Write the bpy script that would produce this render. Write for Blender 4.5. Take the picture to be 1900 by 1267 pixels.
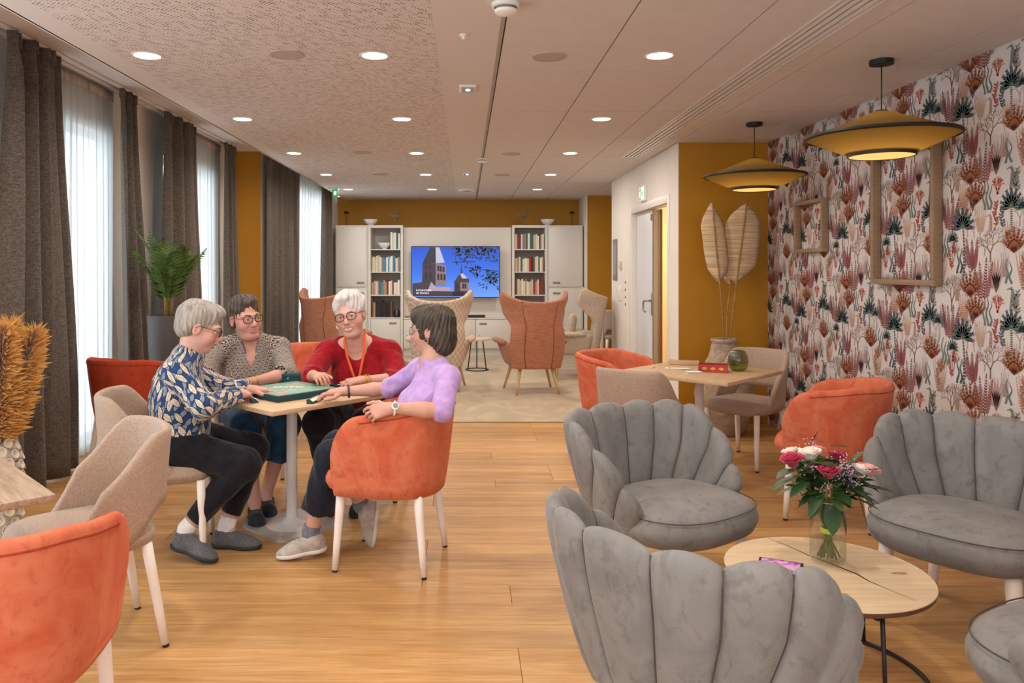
import bpy, bmesh, math, random
import numpy as np
from mathutils import Vector, Matrix
random.seed(7)
PI = math.pi
for o in list(bpy.data.objects):
    bpy.data.objects.remove(o, do_unlink=True)
SC = bpy.context.scene
COL = SC.collection

# ------------------------------------------------------------------ camera
CAMH = 1.45
cam = bpy.data.cameras.new('camera')
cam.sensor_width = 36.0
cam.lens = 1440 / 1900 * 36.0
cam.shift_x = 86 / 1900
cam.shift_y = -137.5 / 1900
cam.clip_start = 0.05
camo = bpy.data.objects.new('camera', cam)
camo.location = (0, 0, CAMH)
camo.rotation_euler = (PI / 2, 0, 0)
COL.objects.link(camo)
SC.camera = camo

# ------------------------------------------------------------------ world, exposure
w = bpy.data.worlds.new('daylight')
SC.world = w
w.use_nodes = True
bg = w.node_tree.nodes['Background']
bg.inputs[0].default_value = (0.78, 0.91, 1.0, 1)
bg.inputs[1].default_value = 2.6
SC.view_settings.view_transform = 'Standard'
SC.view_settings.look = 'None'
SC.view_settings.gamma = 1.0
SC.view_settings.use_curve_mapping = False
SC.view_settings.exposure = 0.55
LAMP_W = 8.0          # each recessed ceiling lamp
PEND_W = 2.5           # each pendant bulb

# ------------------------------------------------------------------ helpers
def lin(c):
    if isinstance(c, str):
        c = c.lstrip('#'); c = [int(c[i:i+2], 16) / 255 for i in (0, 2, 4)]
    return tuple((v / 12.92 if v <= 0.04045 else ((v + 0.055) / 1.055) ** 2.4) for v in c[:3]) + (1.0,)

MATS = {}
class NT:
    def __init__(s, name):
        s.m = bpy.data.materials.new(name); s.m.use_nodes = True
        s.t = s.m.node_tree; s.b = s.t.nodes['Principled BSDF']; s.out = s.t.nodes['Material Output']
    def n(s, typ, **kw):
        nd = s.t.nodes.new(typ)
        for k, v in kw.items():
            if k.startswith('i_'):
                key = k[2:]
                key = int(key) if key.isdigit() else key.replace('_', ' ')
                nd.inputs[key].default_value = v
            else:
                setattr(nd, k, v)
        return nd
    def l(s, a, b): s.t.links.new(a, b)
    def math(s, op, a, b=None, c=None):
        nd = s.t.nodes.new('ShaderNodeMath'); nd.operation = op
        for i, v in enumerate((a, b, c)):
            if v is None: continue
            if isinstance(v, (int, float)): nd.inputs[i].default_value = v
            else: s.l(v, nd.inputs[i])
        return nd.outputs[0]
    def mix(s, f, a, b):
        nd = s.t.nodes.new('ShaderNodeMix'); nd.data_type = 'RGBA'
        for i, v in ((0, f), (6, a), (7, b)):
            if isinstance(v, (int, float, tuple)): nd.inputs[i].default_value = v
            else: s.l(v, nd.inputs[i])
        return nd.outputs[2]
    def ramp(s, f, stops):
        nd = s.t.nodes.new('ShaderNodeValToRGB')
        e = nd.color_ramp.elements
        while len(e) < len(stops): e.new(0.5)
        for q, (p, c) in zip(e, stops):
            q.position = p; q.color = c if isinstance(c, tuple) else (c, c, c, 1)
        s.l(f, nd.inputs[0]); return nd.outputs[0]

def pm(name, c1, c2=None, scale=5.0, rough=0.5, metal=0.0, bump=0.0, bscale=60.0, stretch=(1, 1, 1),
       sheen=0.0, spec=0.5, contrast=(0.35, 0.65), coat=0.0, detail=3.0, emit=None, estr=0.0, trans=0.0, alpha=None, ior=None):
    if name in MATS: return MATS[name]
    t = NT(name); b = t.b
    b.inputs['Base Color'].default_value = lin(c1)
    b.inputs['Roughness'].default_value = rough
    b.inputs['Metallic'].default_value = metal
    b.inputs['Specular IOR Level'].default_value = spec
    b.inputs['Sheen Weight'].default_value = sheen
    b.inputs['Sheen Roughness'].default_value = 0.4
    b.inputs['Coat Weight'].default_value = coat
    b.inputs['Transmission Weight'].default_value = trans
    if ior: b.inputs['IOR'].default_value = ior
    tc = t.n('ShaderNodeTexCoord'); mp = t.n('ShaderNodeMapping'); mp.inputs['Scale'].default_value = stretch
    t.l(tc.outputs['Object'], mp.inputs[0])
    if c2:
        nz = t.n('ShaderNodeTexNoise', i_Scale=scale, i_Detail=detail, i_Roughness=0.6)
        t.l(mp.outputs[0], nz.inputs['Vector'])
        f = t.ramp(nz.outputs[0], [(contrast[0], 0.0), (contrast[1], 1.0)])
        t.l(t.mix(f, lin(c1), lin(c2)), b.inputs['Base Color'])
    if bump:
        nb = t.n('ShaderNodeTexNoise', i_Scale=bscale, i_Detail=2.0)
        t.l(mp.outputs[0], nb.inputs['Vector'])
        bp = t.n('ShaderNodeBump', i_Strength=bump, i_Distance=0.01)
        t.l(nb.outputs[0], bp.inputs['Height']); t.l(bp.outputs[0], b.inputs['Normal'])
    if emit:
        b.inputs['Emission Color'].default_value = lin(emit); b.inputs['Emission Strength'].default_value = estr
    if alpha is not None: b.inputs['Alpha'].default_value = alpha
    MATS[name] = t.m
    return t.m

def M(n): return MATS[n] if isinstance(n, str) else n

def newmesh(name, verts, faces, mat, parent=None, smooth=True, mats=None, midx=None, loc=None, rot=None):
    me = bpy.data.meshes.new(name)
    me.from_pydata([tuple(v) for v in verts], [], [tuple(f) for f in faces])
    me.validate(clean_customdata=False)
    if mats:
        for q in mats: me.materials.append(M(q))
        if midx is not None: me.polygons.foreach_set('material_index', midx)
    else:
        me.materials.append(M(mat))
    bm = bmesh.new(); bm.from_mesh(me); bmesh.ops.recalc_face_normals(bm, faces=bm.faces); bm.to_mesh(me); bm.free()
    if smooth: me.polygons.foreach_set('use_smooth', [True] * len(me.polygons))
    me.update()
    return link(name, me, parent, loc, rot)

def link(name, me, parent=None, loc=None, rot=None):
    o = bpy.data.objects.new(name, me)
    COL.objects.link(o)
    if parent is not None: o.parent = parent
    if loc is not None: o.location = loc
    if rot is not None: o.rotation_euler = rot
    return o

def frombm(name, bm, mat, parent=None, smooth=False, loc=None, rot=None, sharp=None):
    me = bpy.data.meshes.new(name)
    bmesh.ops.recalc_face_normals(bm, faces=bm.faces)
    bm.to_mesh(me); bm.free()
    me.materials.append(M(mat))
    if smooth:
        me.polygons.foreach_set('use_smooth', [True] * len(me.polygons))
        if sharp: me.set_sharp_from_angle(angle=math.radians(sharp))
    return link(name, me, parent, loc, rot)

def thing(name, label, cat, loc=(0, 0, 0), rz=0.0, group=None):
    o = bpy.data.objects.new(name, None); COL.objects.link(o)
    o.empty_display_size = 0.1
    o.location = loc; o.rotation_euler = (0, 0, rz)
    o['label'] = label; o['category'] = cat
    if group: o['group'] = group
    return o

def tag(o, label, cat, group=None, kind=None):
    o['label'] = label; o['category'] = cat
    if group: o['group'] = group
    if kind: o['kind'] = kind
    return o

def struct(o, label=None, cat=None):
    o['kind'] = 'structure'
    if label: o['label'] = label
    if cat: o['category'] = cat
    return o

def copytree(o, parent=None, loc=None, rz=None, label=None, group=None):
    c = o.copy(); COL.objects.link(c); c.parent = parent
    if loc is not None: c.location = loc
    if rz is not None: c.rotation_euler = (0, 0, rz)
    if label: c['label'] = label
    if group: c['group'] = group
    for ch in list(o.children): copytree(ch, c)
    return c

def bbox(bm, lo, hi, bev=0.0, seg=2):
    r = bmesh.ops.create_cube(bm, size=1.0)
    vs = r['verts']
    for v in vs:
        v.co = Vector([lo[i] + (v.co[i] + 0.5) * (hi[i] - lo[i]) for i in range(3)])
    if bev > 0:
        es = list({e for v in vs for e in v.link_edges})
        bmesh.ops.bevel(bm, geom=es, offset=bev, segments=seg, profile=0.5, affect='EDGES')

def box(name, lo, hi, mat, parent=None, bev=0.0, seg=2, loc=None, rot=None, smooth=None):
    bm = bmesh.new(); bbox(bm, lo, hi, bev, seg)
    return frombm(name, bm, mat, parent, smooth=(bev > 0 and seg > 1) if smooth is None else smooth, loc=loc, rot=rot, sharp=35)

def lathe_data(prof, n=32, closed=False):
    V_, F_ = [], []
    m = len(prof)
    for i in range(n):
        a = 2 * PI * i / n
        for r, z in prof: V_.append((r * math.cos(a), r * math.sin(a), z))
    for i in range(n):
        j = (i + 1) % n
        for k in range(m - 1 + (1 if closed else 0)):
            k2 = (k + 1) % m
            F_.append((i * m + k, j * m + k, j * m + k2, i * m + k2))
    return V_, F_

def lathe(name, prof, mat, parent=None, n=32, smooth=True, loc=None, rot=None, sharp=40):
    V_, F_ = lathe_data(prof, n)
    bm = bmesh.new()
    vs = [bm.verts.new(v) for v in V_]
    for f in F_: bm.faces.new([vs[i] for i in f])
    bmesh.ops.remove_doubles(bm, verts=bm.verts, dist=1e-5)
    bm.faces.ensure_lookup_table()
    # drop degenerate
    bmesh.ops.dissolve_degenerate(bm, edges=bm.edges, dist=1e-6)
    return frombm(name, bm, mat, parent, smooth, loc, rot, sharp)

def tube_data(pts, r, n=8, closed=False, caps=True):
    pts = [Vector(p) for p in pts]
    N = len(pts)
    rs = r if isinstance(r, (list, tuple)) else [r] * N
    V_, F_ = [], []
    up = Vector((0, 0, 1))
    prev = None
    for i, p in enumerate(pts):
        if closed: d = pts[(i + 1) % N] - pts[i - 1]
        else: d = pts[min(i + 1, N - 1)] - pts[max(i - 1, 0)]
        d.normalize()
        if prev is None:
            ref = up if abs(d.z) < 0.95 else Vector((1, 0, 0))
            a = d.cross(ref).normalized()
        else:
            a = (prev - d * prev.dot(d))
            a = a.normalized() if a.length > 1e-6 else d.orthogonal().normalized()
        prev = a
        b = d.cross(a)
        for k in range(n):
            t = 2 * PI * k / n
            V_.append(p + (a * math.cos(t) + b * math.sin(t)) * rs[i])
    for i in range(N if closed else N - 1):
        j = (i + 1) % N
        for k in range(n):
            k2 = (k + 1) % n
            F_.append((i * n + k, i * n + k2, j * n + k2, j * n + k))
    if not closed and caps:
        F_.append(tuple(range(n))[::-1]); F_.append(tuple((N - 1) * n + k for k in range(n)))
    return V_, F_

def tube(name, pts, r, mat, parent=None, n=8, closed=False, loc=None, rot=None):
    V_, F_ = tube_data(pts, r, n, closed)
    return newmesh(name, V_, F_, mat, parent, True, loc=loc, rot=rot)

def merge(parts):
    V_, F_ = [], []
    for v, f in parts:
        b = len(V_); V_ += [tuple(q) for q in v]; F_ += [tuple(i + b for i in q) for q in f]
    return V_, F_

def prism(poly, z0, z1):
    n = len(poly)
    V_ = [(x, y, z0) for x, y in poly] + [(x, y, z1) for x, y in poly]
    F_ = [tuple(range(n))[::-1], tuple(range(n, 2 * n))] + [(i, (i + 1) % n, n + (i + 1) % n, n + i) for i in range(n)]
    return V_, F_

def text_mesh(name, s, size, mat, parent, matrix, align='LEFT', extrude=0.0006):
    cu = bpy.data.curves.new(name, 'FONT'); cu.body = s; cu.size = size; cu.align_x = align; cu.extrude = extrude
    o = bpy.data.objects.new(name, cu); COL.objects.link(o)
    dg = bpy.context.evaluated_depsgraph_get()
    me = bpy.data.meshes.new_from_object(o.evaluated_get(dg))
    bpy.data.objects.remove(o)
    me.name = name; me.materials.clear(); me.materials.append(M(mat))
    t = link(name, me, parent); t.matrix_local = matrix
    return t

def weld(o, d=1e-5):
    bm = bmesh.new(); bm.from_mesh(o.data); bmesh.ops.remove_doubles(bm, verts=bm.verts, dist=d); bmesh.ops.recalc_face_normals(bm, faces=bm.faces); bm.to_mesh(o.data); bm.free(); return o

def smst(x, a=0.0, b=1.0):
    t = min(1, max(0, (x - a) / (b - a))); return t * t * (3 - 2 * t)

# ------------------------------------------------------------------ materials
pm('white_wall', '#e9e2da', '#e4dcd3', 3, rough=0.75, bump=0.03, bscale=180)
pm('mustard_wall', '#b47c00', '#ae7800', 3, rough=0.6, bump=0.02, bscale=160)
pm('corridor_beige', '#d9bd8c', rough=0.7)
pm('ceiling_white', '#d8cec8', rough=0.85)
pm('ceiling_tile', '#d8cfca', '#d4cac5', 12, rough=0.9, bump=0.02, bscale=300)
pm('white_lacquer', '#e8e2da', rough=0.4)
pm('cabinet_white', '#dcd6ce', rough=0.42)
pm('white_metal', '#e9e4e0', rough=0.35)
pm('leg_white', '#efe3db', rough=0.38)
pm('grey_metal', '#b9b5b2', rough=0.4, metal=0.2)
pm('steel', '#a8a6a3', rough=0.3, metal=0.9)
pm('black', '#17151a', rough=0.5)
pm('rubber', '#2a2624', rough=0.6)
pm('glass_clear', '#ffffff', rough=0.02, trans=1.0, ior=1.45)
pm('plastic_grey', '#8d8886', rough=0.6)
pm('speaker_grille', '#b9a9a0', rough=0.8, bump=0.2, bscale=900)
pm('gold', '#d8a648', rough=0.28, metal=1.0)
pm('lamp_glow', '#fff4e2', emit='#fff0d8', estr=9.0)
# ------------------------------------------------------------------ surface materials
def mat_perforated():
    t = NT('ceiling_perforated'); b = t.b
    b.inputs['Roughness'].default_value = 0.9
    tc = t.n('ShaderNodeTexCoord')
    facs = []
    for sc, off, th in ((44, 0.0, 0.32), (44, 0.5, 0.22)):
        mp = t.n('ShaderNodeMapping'); mp.inputs['Scale'].default_value = (sc, sc, 0.0); mp.inputs['Location'].default_value = (off, off, 0)
        t.l(tc.outputs['Object'], mp.inputs[0])
        vo = t.n('ShaderNodeTexVoronoi', i_Scale=1.0, i_Randomness=0.12)
        vo.voronoi_dimensions = '2D'
        t.l(mp.outputs[0], vo.inputs['Vector'])
        sp = t.n('ShaderNodeSeparateColor'); t.l(vo.outputs['Color'], sp.inputs[0])
        size = t.math('MULTIPLY_ADD', sp.outputs[0], 0.15, 0.09)
        keep = t.math('GREATER_THAN', sp.outputs[1], 0.4)
        f = t.math('MULTIPLY', t.math('LESS_THAN', vo.outputs['Distance'], size), keep)
        facs.append(f)
    f = t.math('MAXIMUM', facs[0], facs[1])
    t.l(t.mix(f, lin('#d8cec8'), lin('#6f574b')), b.inputs['Base Color'])
    MATS['ceiling_perforated'] = t.m
mat_perforated()

def mat_oak():
    t = NT('oak_plank'); b = t.b
    tc = t.n('ShaderNodeTexCoord'); oi = t.n('ShaderNodeObjectInfo')
    mp = t.n('ShaderNodeMapping'); mp.inputs['Scale'].default_value = (1.1, 16, 16)
    t.l(tc.outputs['Object'], mp.inputs[0])
    cb = t.n('ShaderNodeCombineXYZ')
    r100 = t.math('MULTIPLY', oi.outputs['Random'], 57.0)
    t.l(r100, cb.inputs[0]); t.l(r100, cb.inputs[1])
    t.l(cb.outputs[0], mp.inputs['Location'])
    nz = t.n('ShaderNodeTexNoise', i_Scale=1.0, i_Detail=5.0, i_Roughness=0.6, i_Distortion=0.9)
    t.l(mp.outputs[0], nz.inputs['Vector'])
    mp2 = t.n('ShaderNodeMapping'); mp2.inputs['Scale'].default_value = (6, 140, 140); t.l(tc.outputs['Object'], mp2.inputs[0])
    n2 = t.n('ShaderNodeTexNoise', i_Scale=1.0, i_Detail=2.0); t.l(mp2.outputs[0], n2.inputs['Vector'])
    f = t.ramp(nz.outputs[0], [(0.3, 0.0), (0.7, 1.0)])
    c = t.mix(f, lin('#b4834c'), lin('#d8ab72'))
    f2 = t.ramp(n2.outputs[0], [(0.45, 0.0), (0.75, 1.0)])
    c = t.mix(t.math('MULTIPLY', f2, 0.4), c, lin('#8a5a2e'))
    hs = t.n('ShaderNodeHueSaturation'); t.l(c, hs.inputs['Color'])
    t.l(t.math('MULTIPLY_ADD', oi.outputs['Random'], 0.28, 0.84), hs.inputs['Value'])
    t.l(hs.outputs[0], b.inputs['Base Color'])
    b.inputs['Roughness'].default_value = 0.42
    b.inputs['Specular IOR Level'].default_value = 0.32
    bp = t.n('ShaderNodeBump', i_Strength=0.06, i_Distance=0.004); t.l(n2.outputs[0], bp.inputs['Height']); t.l(bp.outputs[0], b.inputs['Normal'])
    MATS['oak_plank'] = t.m
mat_oak()

def mat_carpet():
    t = NT('carpet'); b = t.b
    tc = t.n('ShaderNodeTexCoord')
    mp = t.n('ShaderNodeMapping'); mp.inputs['Scale'].default_value = (1.6, 1.0, 1); t.l(tc.outputs['Object'], mp.inputs[0])
    n1 = t.n('ShaderNodeTexNoise', i_Scale=1.5, i_Detail=2.0, i_Distortion=1.6); t.l(mp.outputs[0], n1.inputs['Vector'])
    n2 = t.n('ShaderNodeTexNoise', i_Scale=300.0, i_Detail=2.0); t.l(tc.outputs['Object'], n2.inputs['Vector'])
    f = t.ramp(n1.outputs[0], [(0.42, 0.0), (0.47, 0.5), (0.6, 1.0)])
    c = t.mix(f, lin('#c9b596'), lin('#b7a284'))
    c = t.mix(t.math('MULTIPLY', n2.outputs[0], 0.35), c, lin('#9c8a72'))
    t.l(c, b.inputs['Base Color'])
    b.inputs['Roughness'].default_value = 0.95; b.inputs['Sheen Weight'].default_value = 0.2
    bp = t.n('ShaderNodeBump', i_Strength=0.3, i_Distance=0.004); t.l(n2.outputs[0], bp.inputs['Height']); t.l(bp.outputs[0], b.inputs['Normal'])
    MATS['carpet'] = t.m
mat_carpet()

# ------------------------------------------------------------------ structure
ZC = CAMH + 1.156       # ceiling 2.606
ZP = 2.92               # higher ceiling of the curtain pocket
YB = -2.6               # wall behind the camera
YE = 13.3               # far wall

def wallseg(name, p0, p1, th, z0, z1, mat, openings=(), label=None, side=1):
    """wall from p0 to p1 (plan), thickness th to the left of the direction * side, openings (s0,s1,za,zb)"""
    p0 = Vector(p0); p1 = Vector(p1); d = p1 - p0; L = d.length; d.normalize(); n = Vector((-d.y, d.x)) * side
    cuts = sorted({0.0, L} | {o[0] for o in openings} | {o[1] for o in openings})
    parts = []
    def slab(s0, s1, za, zb):
        a, b = p0 + d * s0, p0 + d * s1
        poly = [a, b, b + n * th, a + n * th]
        parts.append(prism([(q.x, q.y) for q in poly], za, zb))
    for s0, s1 in zip(cuts[:-1], cuts[1:]):
        op = [o for o in openings if o[0] <= s0 + 1e-6 and o[1] >= s1 - 1e-6]
        if not op: slab(s0, s1, z0, z1)
        else:
            _, _, za, zb = op[0]
            if za > z0: slab(s0, s1, z0, za)
            if zb < z1: slab(s0, s1, zb, z1)
    v, f = merge(parts)
    o = newmesh(name, v, f, mat, smooth=False)
    return struct(o, label, 'wall')

# floor
fl = struct(box('floor', (-3.2, YB, -0.06), (3.0, 7.25, -0.012), pm('subfloor', '#8a5a2c', rough=0.6)), 'warm oak plank floor of the cafe area', 'floor')
PW = 0.195
rows = int((7.245 - YB) / PW) + 1
plank_mesh = {}
def plank(x0, x1, y0, y1):
    key = (round(x1 - x0, 3), round(y1 - y0, 3))
    if key not in plank_mesh:
        bm = bmesh.new(); L, W_ = key
        bbox(bm, (0.0008, 0.0008, -0.012), (L - 0.0008, W_ - 0.0008, 0.0), 0.0012, 1)
        me = bpy.data.meshes.new('plank'); bm.to_mesh(me); bm.free(); me.materials.append(M('oak_plank'))
        plank_mesh[key] = me
    return link('plank', plank_mesh[key], fl, (x0, y0, 0))
rr = random.Random(3)
for i in range(rows):
    y1 = 7.245 - i * PW; y0 = max(YB, y1 - PW)
    x = -3.1 - rr.choice([0, 0.4, 0.8, 1.2, 1.6]) if y1 > 2.3 else -3.1
    x = max(x, -3.1)
    first = True
    while x < 2.85:
        L = rr.choice([0.7, 1.1, 1.5]) if first else (2.2 if y1 > 2.3 else 6.0)
        if y1 <= 2.3: L = 6.0
        first = False
        x2 = min(x + L, 2.86)
        plank(round(x, 3), round(x2, 3), round(y0, 4), round(y1, 4))
        x = x2
struct(box('floor_carpet', (-3.2, 7.25, -0.06), (3.6, YE + 0.1, 0.004), 'carpet'), 'beige carpet of the television lounge', 'carpet')
struct(box('trim_1', (-3.0, 7.235, -0.01), (2.0, 7.262, 0.006), pm('threshold', '#9d8660', rough=0.4, metal=0.6)), 'thin brass strip where oak floor meets carpet', 'trim')

# left wall with windows
WL = -2.97
LWIN = [(5.05, 6.45), (7.62, 9.1)]
wallseg('wall_left', (WL, YB), (WL, 9.9), 0.25, 0, ZP + 0.1, 'white_wall', [(a - YB, b - YB, 0.06, 2.55) for a, b in LWIN] + [(1.0, 2.6, 0.06, 2.55), (4.3, 6.2, 0.06, 2.55)], 'white window wall')
wallseg('wall_left_return', (-3.22, 9.85), (-2.60, 9.85), 0.2, 0, ZP + 0.1, 'mustard_wall', (), 'mustard yellow return wall between the curtained windows')
OA, OB = Vector((-2.60, 9.86)), Vector((-2.19, 13.32))
OL = (OB - OA).length; OD = (OB - OA).normalized()
S3 = (1.0, 2.75)
wallseg('wall_left_lounge', OA, OB, 0.2, 0, ZP + 0.1, 'white_wall', [(S3[0], S3[1], 0.06, 2.6)], 'lounge window wall')
# right walls
WR = 2.80
wallseg('wall_right', (WR, YB), (WR, 7.35), 0.15, 0, ZC + 0.05, pm('wallpaper_ground', '#d2cbc9', '#cbc3c1', 4, rough=0.7), (), 'wall papered with a coral and seaweed print', side=-1)
wallseg('wall_right_mustard', (1.976, 7.19), (WR, 7.19), 0.12, 0, ZC + 0.05, 'mustard_wall', (), 'mustard yellow wall behind the clay jar')
DY0, DY1, DZ = 7.56, 9.2, 2.08
wallseg('wall_right_door', (1.97, 7.2), (1.97, 10.47), 0.12, 0, ZC + 0.05, 'white_wall', [(DY0 - 7.2, DY1 - 7.2, 0, DZ)], 'white wall around the door', side=-1)
wallseg('wall_right_end', (2.09, 10.35), (3.6, 10.35), 0.12, 0, ZC + 0.05, 'white_wall', ())
wallseg('wall_right_desk', (1.96, 12.5), (3.6, 12.5), 0.8, 0, ZC + 0.05, 'mustard_wall', (), 'mustard wall beside the bookcase')
struct(box('wall_right_pier', (1.945, 12.49, 0), (1.96, 13.3, ZC + 0.05), 'white_wall'), 'white narrow pier beside the bookcase', 'wall')
wallseg('wall_right_far', (3.5, 10.3), (3.5, 12.6), 0.1, 0, ZC + 0.05, 'white_wall', (), side=-1)
wallseg('wall_back', (-2.3, YE), (2.0, YE), 0.2, 0, ZC + 0.05, 'mustard_wall', (), 'mustard back wall above the bookcase')
wallseg('wall_front', (-3.2, YB), (3.0, YB), 0.2, 0, ZP + 0.1, 'white_wall', [(0.5, 5.7, 0.5, 2.5)], 'wall behind the viewer, with an unseen window added for fill light', side=-1)  # opening added to let in frontal fill light
# corridor beyond the door
wallseg('wall_corridor', (3.15, 7.2), (3.15, 10.5), 0.1, 0, 2.7, 'corridor_beige', (), 'beige corridor wall', side=-1)
wallseg('wall_corridor_far', (2.09, 10.28), (3.2, 10.28), 0.06, 0, 2.7, 'corridor_beige', (), 'beige end wall of the corridor')
wallseg('wall_corridor_end', (2.09, 7.33), (3.3, 7.33), 0.1, 0, 2.7, 'corridor_beige', (), side=1)
struct(box('floor_corridor', (2.0, 7.3, -0.05), (3.3, 10.4, 0.0), 'carpet'), 'corridor floor', 'floor')
struct(box('ceiling_corridor', (2.05, 7.3, 2.5), (3.3, 10.4, 2.6), 'ceiling_white'), 'corridor ceiling', 'ceiling')
ld = bpy.data.lights.new('corridor_fill_light', 'AREA'); ld.energy = 30; ld.size = 0.5; ld.color = (1, 0.9, 0.75)  # unseen light added to brighten the corridor
lo = bpy.data.objects.new('corridor_fill_light', ld); lo.location = (0, 0, -0.025); COL.objects.link(lo)
cl_ = thing('corridor_fill_lamp', 'unseen square fill lamp added to brighten the corridor beyond the door', 'ceiling lamp', (2.65, 9.0, 2.5))  # fixture added to house the corridor fill light
box('fill_frame', (-0.27, -0.27, -0.02), (0.27, 0.27, 0.0), 'white_metal', cl_, 0.003)
box('diffuser', (-0.25, -0.25, -0.022), (0.25, 0.25, -0.019), 'lamp_glow', cl_)
lo.parent = cl_

# ceilings
ce = struct(box('ceiling', (-2.05, YB, ZC + 0.014), (3.6, YE + 0.1, ZC + 0.2), pm('ceiling_gap_shade', '#5d544e', rough=0.9)), 'dropped ceiling of perforated plaster and square tiles', 'ceiling')  # slab colour darkened to stand for shade in the panel gaps
struct(box('ceiling_pocket', (-3.25, YB, ZP), (-2.05, YE + 0.1, ZP + 0.1), 'ceiling_white'), 'higher ceiling pocket above the curtains', 'ceiling')
box('ceiling_edge', (-2.06, YB, ZC), (-2.04, YE, ZP + 0.02), 'ceiling_white', ce)
box('plaster_margin', (-2.05, YB, ZC), (-1.9, YE, ZC + 0.013), 'ceiling_white', ce)
box('perforated_plaster', (-1.9, YB, ZC), (-0.15, YE, ZC + 0.013), 'ceiling_perforated', ce)
box('plaster_margin', (-0.15, YB, ZC), (0.165, YE, ZC + 0.013), 'ceiling_white', ce)
box('edge_profile', (0.165, YB, ZC - 0.003), (0.185, YE, ZC + 0.01), pm('profile_grey', '#a79a92', rough=0.6), ce)
ys = [3.35 + 1.2 * k for k in range(-5, 10)]
def panel(x0, x1, y0, y1):
    box('ceiling_panel', (x0 + 0.004, y0 + 0.004, ZC), (x1 - 0.004, y1 - 0.004, ZC + 0.013), 'ceiling_tile', ce)
for y0, y1 in zip(ys[:-1], ys[1:]):
    y1 = min(y1, YE)
    if y0 >= YE: break
    cols = [(0.188, 0.76), (0.76, 1.354)]
    if y1 < 8.5: cols += [(1.354, 1.615), (1.815, 1.95)]
    else: cols += [(1.354, 1.97)]
    if y1 < 7.2: cols += [(1.95, 2.55), (2.55, 2.80)]
    elif y0 < 7.2:
        panel(1.95, 2.55, y0, 7.2); panel(2.55, 2.80, y0, 7.2)
    elif y0 > 10.0: cols += [(1.97, 2.8), (2.8, 3.5)]
    for a, b_ in cols: panel(a, b_, y0, y1)
panel(1.615, 1.815, 8.5, 9.35) if False else None

# slot diffuser
g = thing('slot_diffuser', 'long white linear air grille let into the tiled ceiling', 'air vent', (1.715, 0, ZC))
box('slot_shade_plate', (-0.1, YB, 0.010), (0.1, 8.15, 0.0135), 'black', g)  # black plate puts the shade behind the slats into colour
box('frame', (-0.1, YB, -0.004), (-0.085, 8.15, 0.012), 'white_metal', g)
box('frame', (0.085, YB, -0.004), (0.1, 8.15, 0.012), 'white_metal', g)
for k in range(4):
    x = -0.062 + 0.0413 * k
    box('slat', (x - 0.012, YB, -0.003), (x + 0.012, 8.15, 0.008), 'white_metal', g)

# windows: frames, panes
def window(idx, p0, p1, z0, z1, nrm, label):
    p0 = Vector(p0); p1 = Vector(p1); L = (p1 - p0).length; d = (p1 - p0) / L
    ang = math.atan2(d.y, d.x)
    wn = bpy.data.objects.new('window_%d' % idx, None); COL.objects.link(wn)
    wn.location = (p0.x + nrm[0] * 0.12, p0.y + nrm[1] * 0.12, z0); wn.rotation_euler = (0, 0, ang)
    struct(wn, label, 'window')
    H_ = z1 - z0
    fr = 0.06
    for a, b_ in (((0, -0.03, 0), (L, 0.03, fr)), ((0, -0.03, H_ - fr), (L, 0.03, H_)), ((0, -0.03, fr), (fr, 0.03, H_ - fr)), ((L - fr, -0.03, fr), (L, 0.03, H_ - fr)), ((L / 2 - 0.035, -0.03, fr), (L / 2 + 0.035, 0.03, H_ - fr))):
        box('window_frame', a, b_, 'white_lacquer', wn)
    for a, b_ in ((fr, L / 2 - 0.035), (L / 2 + 0.035, L - fr)):
        box('pane', (a, -0.004, fr), (b_, 0.004, H_ - fr), 'pane_glass', wn)
def mat_pane():
    t = NT('pane_glass')
    tr = t.n('ShaderNodeBsdfTransparent'); gl = t.n('ShaderNodeBsdfGlossy', i_Roughness=0.02)
    fz = t.n('ShaderNodeLayerWeight', i_Blend=0.15)
    mx = t.n('ShaderNodeMixShader'); t.l(t.math('MULTIPLY', fz.outputs['Facing'], 0.4), mx.inputs[0]); t.l(tr.outputs[0], mx.inputs[1]); t.l(gl.outputs[0], mx.inputs[2])
    t.l(mx.outputs[0], t.out.inputs[0]); MATS['pane_glass'] = t.m
mat_pane()
for i, (a, b_) in enumerate(LWIN): window(i + 1, (WL, a), (WL, b_), 0.06, 2.55, (-1, 0), ['tall window behind the nearest sheer curtain', 'tall window behind the sheer curtain near the palm'][i])
window(3, OA + OD * S3[0], OA + OD * S3[1], 0.06, 2.6, (-0.99, 0.15), 'tall window of the television lounge')
window(4, (-2.7, YB), (2.5, YB), 0.5, 2.5, (0, -1), 'unseen wide window added behind the viewer for soft fill light')  # unseen, added for soft light from the front
window(5, (WL, YB + 1.0), (WL, YB + 2.6), 0.06, 2.55, (-1, 0), 'tall window beside the viewer')
window(6, (WL, YB + 4.3), (WL, YB + 6.2), 0.06, 2.55, (-1, 0), 'tall window left of the viewer')

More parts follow.
